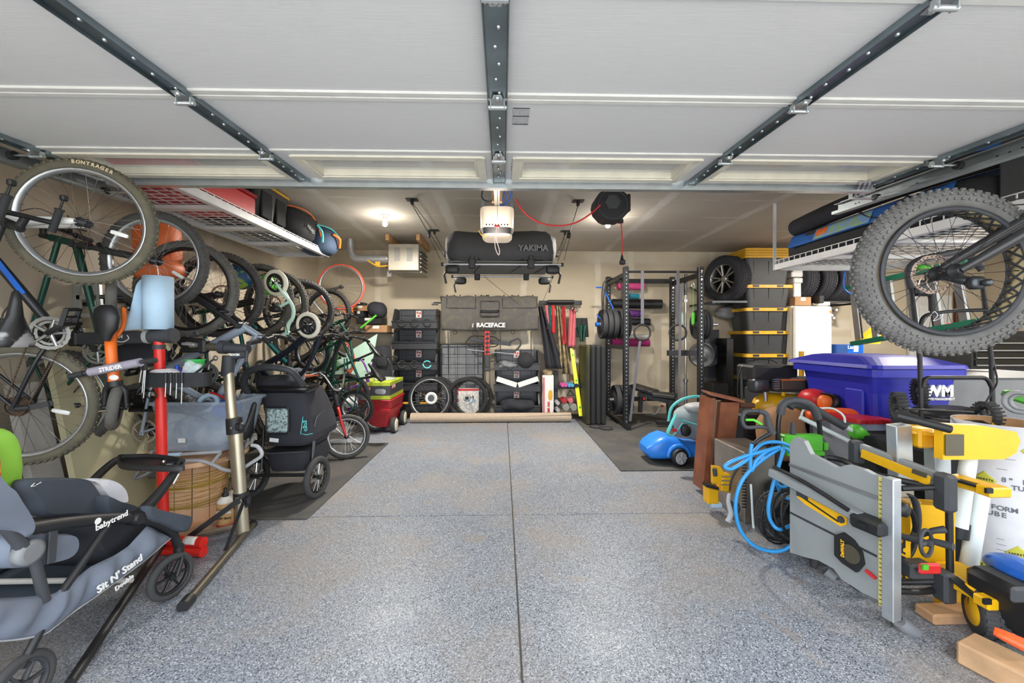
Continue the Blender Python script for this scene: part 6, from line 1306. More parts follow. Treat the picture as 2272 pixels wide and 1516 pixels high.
rack('white overhead rack along the left wall loaded with cases and bags', -2.80, -2.19, 2.62, 5.06, RZ0, [(-2.79, 5.05), (-2.79, 2.64)], 6, 4, .015)
RR0 = 2.04; rx0 = 612 * 4.29 / 883 + .0
rack('white overhead rack on the right carrying sport bags', rx0, rx0 + 1.22, 1.85, 4.29, RR0, [(rx0, 4.28), (rx0 + 1.21, 4.28)], 8, 4, .04)
zt = RZ0 + .055
t = thing('hard_case', 'red plastic case on the left overhead rack', 'case', (-2.4, 3.4, zt)); part('case_body', MB().box((-2.47, 3.2, zt + .09), (.55, .8, .18), None, .02), 'red', t); part('lid_edge', MB().box((-2.47, 3.2, zt + .19), (.57, .82, .03), None, .01), 'wagon_red', t)
part('vent_panel', MB().box((-2.27, 3.604, zt + .1), (.12, .008, .11)), 'light_grey', t)
solo('red_sled', MB().box((-2.5, 2.75, zt + .03), (.5, .25, .05), None, .02), 'wagon_red', 'dark red flat case nearest the camera on the left rack', 'case')
def rack_tote(lab, x0, x1, y0, y1, z_, h_, lidm):
    t = thing('storage_tote', lab, 'tote', ((x0 + x1) / 2, (y0 + y1) / 2, z_)); part('tub', MB().loft([rbx(x0 + .03, x1 - .03, y0 + .03, y1 - .03, z_), rbx(x0, x1, y0, y1, z_ + h_)], True, sm=False), 'black', t)
    for k_ in (.28, .72): part('rib_panel', MB().box((x1 - .006, y0 + (y1 - y0) * k_, z_ + h_ * .5), (.02, (y1 - y0) * .3, h_ * .7), None, .006), 'black_soft', t)
    part('lid', MB().loft([rbx(x0 - .01, x1 + .01, y0 - .01, y1 + .01, z_ + h_), rbx(x0 - .01, x1 + .01, y0 - .01, y1 + .01, z_ + h_ + .02)], True, sm=False), lidm, t); return t
rack_tote('black tote with yellow lid on the left overhead rack', -2.74, -2.21, 3.64, 4.18, zt, .35, 'tote_yellow')
t = thing('duffel_bag', 'black duffel bag with orange piping on the left overhead rack', 'bag', (-2.45, 4.6, zt)); part('bag_body', MB().blob((-2.44, 4.5, zt + .18), (.62, .56, .36), None, .6, 28, 14, .03, 6), 'bag_black', t)
part('piping', MB().tube(spline([(-2.65, 4.26, zt + .30), (-2.3, 4.25, zt + .33), (-2.15, 4.4, zt + .32), (-2.14, 4.62, zt + .26), (-2.14, 4.75, zt + .12)], 6), .008, 6), 'orange', t); part('handle', MB().tube(spline([(-2.12, 4.6, zt + .22), (-2.09, 4.66, zt + .16), (-2.12, 4.74, zt + .06)], 4), .014, 6), 'turquoise', t)
text('HEAD', 'light_grey', t, frame((-2.115, 4.45, zt + .13), (0, 1, -.3), (0, 0.3, 1)), .06, ext=.004)
t = thing('duffel_bag', 'blue grey duffel bag with orange handle at the far end of the left rack', 'bag', (-2.4, 4.95, zt)); mat('blue_grey', '#39495f', .85); part('bag_body', MB().blob((-2.27, 4.96, zt + .12), (.46, .40, .34), None, .7, 24, 12, .015, 6), 'blue_grey', t); part('handle', MB().tube(spline([(-2.05, 4.86, zt + .18), (-2.0, 4.93, zt + .14), (-2.03, 5.0, zt + .05)], 4), .018, 8), 'orange', t); part('piping', MB().tube(spline([(-2.2, 4.8, zt + .28), (-2.08, 4.9, zt + .25), (-2.03, 5.05, zt + .16)], 4), .01, 6), 'turquoise', t)
# bags on the right rack
zr = RR0 + .065; mat('bag_blue', '#1d5cab', .7, 0, .1); mat('print_mix', '#8fae8a', .7, 0, .4, 18, col2='#7aa2d6', c2=(.45, .55))
t = thing('equipment_bag', 'long black and blue sport bag with printed picture on the right overhead rack', 'bag', (3.4, 3.3, zr)); part('bag_body', MB().blob((3.28, 3.35, zr + .14), (.52, 1.85, .28), None, .4, 28, 16, .012, 5), 'bag_black', t)
def bagside(u, v): return V((2.99 + .05 * v + .008 * math.sin(u * 9), 4.1 - 1.5 * u, zr + .13 + .12 * v))
part('side_panel', MB().sheet(bagside, 20, 4, .012), 'bag_blue', t, 'bright blue side panel'); part('picture', MB().sheet(lambda u, v: bagside(.22 + .4 * u, .08 + .84 * v) + V((-.012, 0, 0)), 10, 4, .004), 'print_mix', t, 'printed sport picture'); part('logo', MB().sheet(lambda u, v: bagside(.23 + .09 * u, .35 + .5 * v) + V((-.016, 0, 0)), 3, 3, .003), 'orange', t)
part('carry_strap', MB().tube(spline([(3.03, 3.3, zr + .26), (3.0, 3.1, zr + .16), (3.03, 2.9, zr + .26)], 5), .018, 6, flat=.4), 'black_fabric', t)
solo('ski_bag', MB().tube(spline([(3.12, 4.15, zr + .36), (3.1, 3.6, zr + .38), (3.15, 3.0, zr + .40), (3.2, 2.4, zr + .38)], 5), .09, 14), 'black_fabric', 'slim black bag lying on top of the blue sport bag', 'bag')
solo('blue_board_bag', MB().blob((3.32, 2.5, zr + .42), (.42, 1.2, .2), None, .5, 24, 12, .01), 'bag_blue', 'blue padded bag near the door track on the right rack', 'bag')
solo('dark_tote', MB().box((3.4, 2.15, zr + .22), (.62, .55, .44), None, .03), 'dark_grey', 'large charcoal storage cube at the near end of the right rack', 'tote')
# bungee under the right rack
solo('bungee_cord', MB().tube(spline([(3.75, 4.27, RR0 - .0), (3.74, 4.27, RR0 - .2), (3.86, 4.25, RR0 - .27), (3.98, 4.27, RR0 - .2), (3.97, 4.27, RR0)], 6), .009, 6), 'frame_blue', 'blue cord looped under the far end of the right rack', 'cord')
# ------------------------------------------------------------------ right side: gym corner
def Z(py, Y): return CAMH + (748 - py) / F * Y
def X(px, Y): return P(px, 748, Y).x
solo('rubber_mat', MB().box((2.6, 5.27, .006), (2.9, 2.84, .012), None, .004), 'floor_rubber', 'black rubber mat under the power rack and blue toy car', 'mat')
mat('rack_black', '#2a2b2d', .4, .3); mat('bumper', '#2f3033', .75, 0, .1, 12); mat('iron_plate', '#555759', .5, .4); mat('roll_pink', '#d14a86', .7); mat('roll_teal', '#2c93a6', .7); mat('roll_purple', '#8a3fae', .7, 0, .2, 90, col2='#17131c', c2=(.48, .52)); mat('mat_magenta', '#a5286b', .8); mat('band_grey', '#5c5d66', .6)
rx0, rx1, ry0, ry1, rt = 1.755, 2.83, 5.63, 6.58, 2.30
t = thing('power_rack', 'black power rack with drilled uprights on the right rubber mat', 'power rack', ((rx0 + rx1) / 2, 6.1, 0))
for (x, y) in ((rx0, ry0), (rx1, ry0), (rx0, ry1), (rx1, ry1)):
    u_ = part('upright', MB().box((x, y, rt / 2 + .01), (.072, .072, rt), None, .006), 'rack_black', t); m = MB()
    for k_ in range(40): m.lathe([(.009, 0), (.009, .0012)], 8, T(x, y - .0365, .12 + k_ * .054) @ RX(90))
    part('hole', m, 'galv_light', u_, kind='stuff'); m = MB()
    for zz_ in (rt - .05, rt - .17, .1): m.lathe([(.014, 0), (.014, .008)], 6, T(x, y - .037, zz_) @ RX(90))
    part('bolt', m, 'chrome', u_, kind='stuff')
part('pull_up_bar', MB().cyl((rx0, ry0, rt - .06), (rx1, ry0, rt - .06), .016), 'rack_black', t); part('rear_beam', MB().box(((rx0 + rx1) / 2, ry1, rt - .06), (rx1 - rx0, .05, .07)), 'rack_black', t)
for x in (rx0, rx1):
    part('side_beam', MB().bar((x, ry0, rt - .1), (x, ry1, rt - .1), .05, .07), 'rack_black', t); part('base_beam', MB().bar((x, ry0 - .15, .04), (x, ry1, .04), .06, .06), 'rack_black', t)
part('low_beam', MB().box(((rx0 + rx1) / 2, ry1, .28), (rx1 - rx0, .05, .07)), 'rack_black', t); part('storage_beam', MB().bar((rx0, ry0, 1.16), (rx0, ry1, 1.16), .05, .06), 'rack_black', t)
part('safety_arm', MB().box((2.72, 5.9, Z(784, 5.9)), (.5, .06, .08)), 'rack_black', t)
def plate(c, r_, th, ax, m, lab, grp):
    t = thing('weight_plate', lab, 'weight plate', c, grp); part('disc', MB().lathe([(.03, -th / 2), (r_ * .45, -th / 2), (r_ * .5, -th * .3), (r_ * .85, -th * .3), (r_ * .9, -th / 2), (r_ * .98, -th / 2), (r_, -th * .35), (r_, th * .35), (r_ * .98, th / 2), (r_ * .9, th / 2), (r_ * .85, th * .3), (r_ * .5, th * .3), (r_ * .45, th / 2), (.03, th / 2)], 36, zframe(c, ax)), m, t)
    part('hub_ring', MB().lathe([(.028, -th * .6), (.036, -th * .6), (.036, th * .6), (.028, th * .6)], 20, zframe(c, ax)), 'steel', t)
zc = Z(720, 6.15); o_ = ('outermost', 'second', 'third', 'fourth', 'innermost')
for i in range(5): plate(V((1.545 + i * .085 + (.02 if i > 2 else 0), 6.12, zc)), .225, .07 if i < 3 else .06, (1, 0, 0), 'bumper', o_[i] + ' black bumper plate from the left on the upper left peg', 'plates on the upper left peg')
solo('peg', MB().cyl((1.44, 6.12, zc), (1.95, 6.12, zc), .025).cyl((1.44, 6.12, zc), (1.475, 6.12, zc), .035), 'frame_blue', 'blue capped storage peg through the upper left plates', 'peg')
for i in range(3): plate(V((1.72 + i * .085, 6.0, Z(888, 6.0))), .225, .07, (1, 0, 0), 'bumper', ('left', 'middle', 'right')[i] + ' of the three black bumper plates on the lower left peg', 'plates on the lower left peg')
solo('peg', MB().cyl((1.62, 6.0, Z(888, 6.0)), (1.98, 6.0, Z(888, 6.0)), .025), 'steel', 'steel storage peg through the lower left plates', 'peg')
for i in range(3): plate(V((2.95 + i * .05, 5.95, Z(720, 5.95))), .225, .045, (1, 0, 0), 'bumper', ('left', 'middle', 'right')[i] + ' of the three dark plates on the right upright', 'plates on the right upright')
solo('peg', MB().cyl((2.88, 5.95, Z(720, 5.95)), (3.25, 5.95, Z(720, 5.95)), .025), 'steel', 'steel storage peg through the right plates', 'peg')
for i, (px, Y, r_) in enumerate(((1557, 6.3, .2), (1573, 6.4, .19))): plate(P(px, 788, Y), r_, .05, (0.1, 1, 0), 'iron_plate', ('front' if i == 0 else 'rear') + ' grey iron plate facing the room behind the right upright', 'iron plates behind the right upright')
# rings, straps, bands, bars
yf = ry0 - .02
for i, (px, rr_) in enumerate(((1425, .115), (1504, .11))):
    x = X(px, yf); zr_ = Z(738, yf); t = thing('gym_ring', ('left' if i == 0 else 'right') + ' black gymnastic ring hanging on a grey strap from the pull-up bar', 'gym ring', (x, yf, zr_), 'gymnastic rings'); part('ring', MB().torus(rr_, .014, zframe((x, yf, zr_), (0 if i == 0 else .5, 1, 0)), 36, 10), 'black', t)
    part('strap', MB().bar((x, yf - .005, rt - .05), (x, yf - .005, zr_ + rr_), .045, .003, (0, 1, 0)), 'band_grey', t)
for i, (a, b) in enumerate((((1420, 757), (1398, 935)), ((1511, 630), (1506, 900)))): solo('resistance_band', MB().bar(P(*a, 5.6), P(*b, 5.5), .035, .004, (0, 1, 0)), 'band_grey', ('long grey band from the left ring down to the floor', 'long grey band hanging beside the right ring')[i], 'band')
t = thing('barbell', 'chrome barbell standing upright inside the power rack', 'barbell', P(1521, 900, 6.2)); part('shaft', MB().cyl(P(1521, 612, 6.2), P(1521, 880, 6.2), .014, 12), 'chrome', t); part('sleeve', MB().cyl(P(1521, 840, 6.2), P(1521, 900, 6.2), .025), 'steel', t); part('sleeve', MB().cyl(P(1522, 608, 6.2), P(1521, 655, 6.2), .025), 'dark_steel', t)
for y in (668, 845): part('collar', MB().cyl(P(1521, y - 3, 6.2), P(1521, y + 3, 6.2), .038), 'steel', t)
for i, (px, c_) in enumerate(((1511, 'mint'), (1538, 'lime'))): tt = thing('grip_handle', ('pale' if i == 0 else 'bright') + ' green climbing grip hanging in the power rack', 'handle', P(px, 706, 5.9)); part('cord', MB().cyl(P(px, 635, 5.9), P(px, 696, 5.9), .004, 6), 'lime', tt); part('grip', MB().tube([P(px, 694, 5.9), P(px, 700, 5.9), P(px, 720, 5.9)], [.02, .032, .024], 10), c_, tt)
solo('snap_hook', MB().tube([P(1538, 627, 5.9), P(1534, 634, 5.9), P(1537, 645, 5.9), P(1542, 640, 5.9), P(1538, 627, 5.9)], .005, 6), 'chrome', 'chrome snap hook above the bright green grip', 'hook')
solo('band_loops', MB().tube(spline([P(1358, 617, 5.9), P(1340, 628, 5.9), P(1336, 660, 5.9), P(1338, 690, 5.9), P(1342, 640, 5.92), P(1352, 622, 5.95), P(1372, 618, 5.9), P(1380, 640, 5.9), P(1378, 665, 5.9)], 6), .026, 6, flat=.4), 'black', 'black rubber bands draped over the left corner of the power rack', 'bands')
for i, (a, b, c) in enumerate((((1322, 638), (1335, 638), None), ((1340, 642), (1361, 686), None), ((1325, 697), (1328, 704), (1335, 708)))): solo('blue_peg', MB().tube([P(*p, 6.1) for p in (a, b, c) if p], .012, 8), 'frame_blue', ('short blue peg sticking out at the top left of the rack', 'slanting blue bar behind the upper left plates', 'small blue hook left of the plates')[i], 'peg')
for (lab, x0, x1, py, r_, m_, nm, cat) in (('pink yoga mat rolled up highest on the wall behind the power rack', 1370, 1428, 635, .06, 'roll_pink', 'yoga_mat', 'yoga mat'), ('short teal foam roller below the pink mat', 1397, 1417, 657, .045, 'roll_teal', 'foam_roller', 'foam roller'), ('long black foam roller with blue end behind the power rack', 1358, 1467, 674, .078, 'black', 'foam_roller', 'foam roller'), ('purple and black speckled foam roller', 1393, 1422, 696, .062, 'roll_purple', 'foam_roller', 'foam roller'), ('plain black foam roller below the purple one', 1394, 1441, 714, .06, 'black', 'foam_roller', 'foam roller'), ('striped white roll above the magenta mat', 1395, 1438, 746, .03, 'paper', 'foam_roller', 'roll'), ('magenta yoga mat rolled up lowest on the wall', 1357, 1440, 760, .062, 'mat_magenta', 'yoga_mat', 'yoga mat')):
    a, b = P(x0, py, 6.6), P(x1, py + 1, 6.6); t = thing(nm, lab, cat, a, 'rolls on the wall behind the power rack'); part('roll', MB().tube([a, b], r_, 24), m_, t); part('end_core', MB().tube([b - V((.002, 0, 0)), b + V((.003, 0, 0))], r_ * (.9 if 'blue' in lab else .4), 16), 'roll_teal' if 'blue' in lab else 'black', t)
# bench
t = thing('weight_bench', 'black adjustable weight bench inside the power rack', 'bench', P(1450, 920, 5.9)); q = lambda x, y, d=0: P(x, y, 5.75 + d)
part('back_pad', MB().bar(q(1402, 856, .35), q(1456, 872, .1), .28, .06, (0, 0, 1), .015), 'black', t); part('seat_pad', MB().bar(q(1448, 874, .05), q(1500, 880, -.1), .3, .06, (0, 0, 1), .015), 'black', t)
part('main_beam', MB().bar(q(1415, 874, .2), q(1497, 895, -.05), .05, .06), 'rack_black', t); part('leg', MB().bar(q(1484, 888), q(1487, 935, -.05), .07, .06, (1, 0, 0)), 'rack_black', t); part('leg', MB().bar(q(1422, 878, .2), q(1420, 915, .2), .06, .05, (1, 0, 0)), 'rack_black', t); part('foot', MB().box(q(1487, 938, -.05) * 1.0, (.4, .07, .05), None, .008), 'rack_black', t)
for p_ in ((1428, 885), (1469, 901)): part('knob', MB().lathe([(.018, 0), (.014, .03)], 12, zframe(q(*p_), (0, -1, 0))), 'red', t)
part('pin_cable', MB().tube(spline([q(1433, 880), q(1438, 905), q(1452, 920), q(1463, 905)], 5), .005, 5), 'steel', t)
# folded mats
mat('mat_yellowed', '#2b2b22', .6, 0, .2, 3, col2='#4b4a16', c2=(.5, .72))
for i in range(4):
    x = X(1305, 5.85) + i * .075; solo('folding_mat', MB().box((x, 6.12, .60), (.066, .60, 1.17), None, .02), 'mat_yellowed' if i == 0 else 'black_soft', ('leftmost black gym mat panel with a faded yellow tint', 'second gym mat panel from the left', 'third gym mat panel from the left', 'rightmost gym mat panel beside the lower plates')[i], 'gym mat', 'gym mats standing left of the power rack')
for i, (px, py) in enumerate(((1322, 950), (1345, 954))): solo('disc_weight', MB().lathe([(0, 0), (.09, 0), (.09, .02), (0, .03)], 24, T(PF(px, py) + V((0, 0, .012)))), 'bumper', ('left' if i == 0 else 'right') + ' small black disc on the floor before the gym mats', 'disc')
# car wheels on a wall shelf
mat('tread', '#33343a', .85, 0, .1, 30, .3, 120); mat('wheel_alloy', '#a9a7a3', .3, .7)
def car_wheel(c, ax, lab, r_=.36, w_=.24, alloy=1):
    t = thing('car_wheel', lab, 'tyre', c, 'car tyres on the wall shelf'); M = zframe(c, ax); h_ = w_ / 2
    m = MB().lathe([(r_ * .63, -h_ * .8), (r_ * .66, -h_), (r_ * .9, -h_), (r_ * .98, -h_ * .8), (r_, -h_ * .6), (r_, h_ * .6), (r_ * .98, h_ * .8), (r_ * .9, h_), (r_ * .66, h_), (r_ * .63, h_ * .8)], 48, M, ring=True); part('tyre', m, 'tread', t); m = MB()
    for i in range(56):
        for s_ in (-.62, -.22, .22, .62): m.box((0, 0, 0), (.012, .022, w_ * .16), M @ Matrix.Rotation(2 * PI * (i + (.5 if abs(s_) > .5 else 0)) / 56, 4, 'Z') @ T(r_ + .002, 0, s_ * h_))
    part('tread_block', m, 'tread', t, kind='stuff')
    if alloy:
        m = MB().lathe([(r_ * .64, h_ * .8), (r_ * .62, h_ * .8), (r_ * .6, h_ * .3), (r_ * .6, -h_ * .5), (r_ * .64, -h_ * .5)], 40, M, ring=True); m.lathe([(0, h_ * .55), (.035, h_ * .6), (.06, h_ * .45), (.06, h_ * .2)], 20, M)
        for i in range(5):
            for s_ in (-.16, .16): a = 2 * PI * i / 5; m.tube([M @ V((.05 * math.cos(a + s_), .05 * math.sin(a + s_), h_ * .5)), M @ V((r_ * .61 * math.cos(a + s_ * 1.3), r_ * .61 * math.sin(a + s_ * 1.3), h_ * .62))], [.02, .026], 8, flat=.6)
        part('alloy_rim', m, 'wheel_alloy', t); part('brake_back', MB().lathe([(0, -h_ * .3), (r_ * .6, -h_ * .3)], 30, M), 'black', t)
    return t
Yw = 6.25; zs = 1.86
car_wheel(V((X(1612, Yw) , Yw, zs + .37)), (-.93, -.36, 0), 'alloy car wheel on the wall shelf left of the tote stack')
for i, px in enumerate((1762, 1800, 1838, 1872)): car_wheel(V((X(px, Yw), Yw, zs + .35)), (-.96, -.25, 0), ('first', 'second', 'third', 'fourth')[i] + ' car tyre on the wall shelf right of the tote stack', .34, .22, i == 0 or i == 1)
t = thing('wall_shelf', 'grey metal wall shelf carrying car tyres', 'shelf', (X(1750, 6.3), 6.5, zs)); part('front_rail', MB().box((X(1740, 6.1), 6.02, zs - .01), (X(1910, 6.0) - X(1575, 6.0), .02, .03)), 'dark_steel', t); part('rear_rail', MB().box((X(1740, 6.1), 6.5, zs - .01), (X(1910, 6.0) - X(1575, 6.0), .02, .03)), 'dark_steel', t)
for px in (1575, 1660, 1790, 1908): part('bracket', MB().bar((X(px, 6.1), 6.0, zs - .02), (X(px, 6.1), 6.74, zs - .02), .03, .03).bar((X(px, 6.1), 6.02, zs + .02), (X(px, 6.1), 6.74, zs + .3), .02, .02), 'dark_steel', t)
solo('iron_peg', MB().cyl(P(1557, 788, 6.2), P(1565, 788, 6.6), .024), 'dark_steel', 'steel peg through the grey iron plates', 'peg'); solo('dark_sheet', MB().box((X(1582, 6.4), 6.45, .72), (.24, .04, 1.42), None, .005), 'dark_grey', 'tall dark grey panel standing behind the iron plates', 'panel'); solo('tall_case', MB().box((X(1612, 6.2), 6.25, .65), (.12, .3, 1.28), None, .01), 'black_gloss', 'narrow tall glossy black case left of the tote stack', 'case')
solo('grey_bag', MB().blob(P(1610, 695, 6.4), (.3, .2, .2), None, .7, 20, 12, .015), 'grey', 'grey wrapped bundle below the alloy wheel', 'bundle'); solo('low_black_box', MB().box((X(1588, 6.0), 6.0, .32), (.24, .3, .6), None, .02), 'black', 'black box on the floor behind the brown furniture piece', 'box')
# tote stack
mat('tote_black', '#36383b', .5, 0, .08, 5)
tx0, ty0, tw_, td = 3.70, 5.96, .72, .50
def tote(z0, h_, lidn=1, lab='', lid=True):
    t = thing('storage_tote', lab, 'tote', (tx0 + tw_ / 2, ty0 + td / 2, z0), 'black totes with yellow lids in the tall stack'); i0 = .055
    part('tub', MB().loft([rbx(tx0 + i0, tx0 + tw_ - i0, ty0 + i0 * .7, ty0 + td - i0 * .7, z0), rbx(tx0 + .012, tx0 + tw_ - .012, ty0 + .012, ty0 + td - .012, z0 + h_)], True, sm=False), 'tote_black', t)
    for a, b in ((.17, .5), (.5, .83)):
        m = MB()
        for (u0, v0, u1, v1) in ((a, .1, b, .1), (a, .1, a, .88), (b, .1, b, .88)):
            f = lambda u, v: V((tx0 + i0 * (1 - v) + (tw_ - 2 * i0 * (1 - v)) * u, ty0 + .038 * (1 - v) + .010, z0 + h_ * v)); m.bar(f(u0, v0), f(u1, v1), .008, .01, (0, 1, 0))
        part('rib', m, 'black', t)
    if lid:
        m = MB().loft([rbx(tx0 - .012, tx0 + tw_ + .012, ty0 - .012, ty0 + td + .012, z0 + h_ - .036), rbx(tx0 - .012, tx0 + tw_ + .012, ty0 - .012, ty0 + td + .012, z0 + h_ + .012), rbx(tx0 + .03, tx0 + tw_ - .03, ty0 + .03, ty0 + td - .03, z0 + h_ + .016)], True, sm=False); part('lid', m, 'tote_yellow', t, 'yellow lid')
        for x in (.2, .72): part('latch', MB().box((tx0 + tw_ * x, ty0 - .014, z0 + h_ - .008), (.09, .012, .03)), 'tote_black', t)
    return t
for i in range(6): tote(.0 + i * .352, .333, lab=('lowest', 'second', 'third', 'fourth', 'fifth', 'sixth')[i] + ' black tote from the floor in the tall yellow lidded stack')
tote(2.112, .40, lab='topmost black tote with nested rims under the stack of yellow lids', lid=False)
for i in range(4):
    z0 = 2.515 + i * .038; solo('tote_lid', MB().loft([rbx(tx0 - .012, tx0 + tw_ + .012, ty0 - .012, ty0 + td + .012, z0), rbx(tx0 - .012, tx0 + tw_ + .012, ty0 - .012, ty0 + td + .012, z0 + .033), rbx(tx0 + .03, tx0 + tw_ - .03, ty0 + .03, ty0 + td - .03, z0 + .036)], True, sm=False), 'tote_yellow', ('lowest', 'second', 'third', 'topmost')[i] + ' yellow lid of the pile on top of the tote stack', 'lid', 'yellow lids piled on the tote stack')
# freezer, things on it, trim
fx0, fx1, fy = 4.45, 4.93, 5.84
t = thing('freezer', 'white upright freezer with round magnets right of the tote stack', 'freezer', (4.6, 6.2, 0)); part('body', MB().box(((fx0 - .1 + fx1) / 2, 6.2, .90), (fx1 - fx0 + .1, .6, 1.76), None, .01), 'cream', t); part('door', MB().box(((fx0 - .1 + fx1) / 2, 5.86, .92), (fx1 - fx0 + .1, .06, 1.70), None, .02), 'cream', t)
for (px, py, m_) in ((1843, 692, 'orange'), (1849, 690, 'black'), (1856, 688, 'light_grey'), (1846, 700, 'paper_blue'), (1850, 706, 'light_grey')): part('magnet', MB().lathe([(.02, 0), (.018, .006)], 12, zframe(P(px, py, 5.83), (0, -1, 0))), m_, t)
cbox('brown carton with red band lying on the freezer', 1764, 659, 1800, 678, 5.9, .4, group='boxes on the freezer'); cbox('flat white carton lying on the freezer', 1806, 670, 1842, 678, 5.9, .3, 'paper', group='boxes on the freezer'); solo('black_case', MB().box(P(1806, 666, 5.95), (.08, .3, .12), None, .01), 'black', 'black case between the two cartons on the freezer', 'case')
m = MB(); xa = X(1783, 5.9)
for (y, w_) in ((592, .17), (604, .22), (618, .15)): m.box((xa, 6.1, Z(y, 5.9)), (w_, .2, .08), None, .01)
m.box((xa, 6.1, Z(638, 5.9)), (.12, .16, .24), None, .01); solo('column_capital', m, 'white', 'white moulded column capital standing behind the brown carton', 'moulding')
solo('yellow_pipe', MB().cyl(V((X(1778, 5.0), 5.0, 0)), P(1778, 780, 5.0), .028, 16), 'tote_yellow', 'upright yellow pipe in front of the freezer', 'pipe')
# side door and trim of the back wall
mat('door_paint', '#d3d1cc', .5); mat('brown_trim', '#5b3a2a', .5)
dx0, dx1 = X(2030, 6.7), X(2112, 6.7)
d = struct('door_2', MB().box(((dx0 + dx1) / 2, 6.72, 1.02), (dx1 - dx0, .04, 2.03), None, .004), 'door_paint')
for a, b in ((.15, .9), (1.05, 1.85)):
    for u in (.28, .72): part('door_inset', MB().box((dx0 + (dx1 - dx0) * u, 6.695, (a + b) / 2), ((dx1 - dx0) * .32, .012, b - a), None, .006), 'white', d)
struct('trim_1', MB().box((X(2128, 6.7), 6.71, 1.05), (.13, .05, 2.1), None, .004), 'brown_trim'); struct('trim_2', MB().box((dx0 - .06, 6.71, 1.05), (.08, .05, 2.1), None, .004), 'white')
cbox('blue printed fan carton on a shelf right of the freezer', 1882, 765, 1916, 800, 5.6, .3, 'frame_blue'); text('Lasko', 'letter_white', t, frame(P(1893, 771, 5.59), (1, 0, 0), (0, 0, 1)), .07, bold=.001)
solo('workbench', MB().box((5.6, 6.1, .62), (1.6, .6, .6), None, .01).box((5.6, 6.1, .95), (1.8, .7, .04)), 'dark_grey', 'dark workbench by the back wall right of the freezer', 'workbench')
# ladder
mat('ladder_green', '#0f7a5c', .45); t = thing('ladder', 'green fibreglass ladder with yellow feet hanging under the right rack', 'ladder', P(2000, 740, 4.5)); A0, A1, B0, B1 = P(1893, 763, 5.0), P(2175, 713, 3.7), P(1880, 640, 5.0), P(2150, 578, 3.7)
part('side_rail', MB().bar(A0, A1, .09, .05), 'ladder_green', t); part('side_rail', MB().bar(B0, B1, .09, .05), 'ladder_green', t)
for i in range(6): k_ = .06 + i * .17; part('rung', MB().bar(A0.lerp(A1, k_), B0.lerp(B1, k_), .07, .03, (1, 0, 0)), 'galv_light', t)
for k_ in (.1, .7): part('hanging_strap', MB().tube([A0.lerp(A1, k_), B0.lerp(B1, k_), B0.lerp(B1, k_) + V((0, 0, ZC - B0.lerp(B1, k_).z))], .01, 5), 'black', t)
part('end_cap', MB().prism([(0, 0), (.22, 0), (.28, .26), (.18, .2), (0, .05)], .1, frame(A0 + V((-.02, -.06, .0)), (1, 0, 0), (0, 0, 1))), 'tote_yellow', t); part('end_cap', MB().prism([(0, .1), (.24, .1), (.26, -.08), (.12, .02), (0, .02)], .1, frame(B0 + V((-.02, -.06, -.03)), (1, 0, 0), (0, 0, 1))), 'tote_yellow', t)
# tool chest
t = thing('tool_chest', 'black tool chest with silver drawer edges at the right side', 'tool chest', (5.9, 4.7, 0)); cx0, cx1, cy = X(2158, 4.45), 6.6, 4.45
part('cabinet', MB().box(((cx0 + cx1) / 2, cy + .28, .69), (cx1 - cx0, .55, 1.38), None, .008), 'black', t)
for k_ in range(7):
    z_ = 1.27 - k_ * .085 - (.12 if k_ > 3 else 0); dr = part('drawer', MB().box(((cx0 + cx1) / 2, cy - .006, z_), (cx1 - cx0 - .05, .014, .072), None, .003), 'black_gloss', t); part('handle', MB().box(((cx0 + cx1) / 2, cy - .02, z_ - .03), (cx1 - cx0 - .06, .012, .012)), 'galv_light', dr)
solo('red_pot', MB().box((cx0 + .15, 4.7, 1.43), (.16, .2, .1), None, .01), 'red', 'red tool case on top of the black tool chest', 'case')

# ------------------------------------------------------------------ right side: blue cart and floor clutter
mat('cart_blue', '#2329a8', .5, 0, .06, 4); bx, by = 2.64, 2.76
t = thing('refuse_cart', 'large blue wheeled refuse cart with white lettering on the right', 'refuse cart', (2.95, 3.1, 0))
part('tub', MB().loft([rbx(bx + .08, bx + .54, by + .06, by + .6, .02, .05), rbx(bx + .02, bx + .60, by + .02, by + .68, .90, .05), rbx(bx, bx + .62, by, by + .7, 1.03, .05)], True, sm=False), 'cart_blue', t)
part('rim', MB().loft([rbx(bx - .04, bx + .66, by - .04, by + .78, 1.025, .06), rbx(bx - .04, bx + .66, by - .04, by + .78, 1.08, .06)], True, sm=False), 'cart_blue', t)
part('lid', MB().loft([rbx(bx - .05, bx + .67, by - .05, by + .84, 1.085, .06), rbx(bx - .04, bx + .66, by - .04, by + .82, 1.11, .06), rbx(bx + .06, bx + .56, by + .12, by + .7, 1.16, .08), rbx(bx + .1, bx + .5, by + .2, by + .62, 1.17, .06)], True, sm=False), 'cart_blue', t)
part('side_rib', MB().box((bx + .018, by + .18, .72), (.03, .16, .4), None, .01), 'cart_blue', t); part('wheel', MB().cyl((bx, by + .62, .12), (bx + .06, by + .62, .12), .12, 24), 'rubber', t)
lc = P(2083, 869, by); M = frame((lc.x, by + .008, lc.z), (1, 0, 0), (0, 0, 1)); text('WM', 'letter_white', t, M, .105, bold=.006, ext=.012, sx=1.1); text('WASTE MANAGEMENT', 'letter_white', t, frame((lc.x, by + .008, lc.z - .055), (1, 0, 0), (0, 0, 1)), .022, bold=.0008, ext=.012)
solo('grey_tub', MB().loft([rbx(3.3, 4.6, 3.0, 3.6, .5), rbx(3.22, 4.7, 2.95, 3.7, .98), rbx(3.2, 4.72, 2.93, 3.72, 1.0)], True, sm=False), 'grey', 'large grey tub right of the blue cart', 'tub')
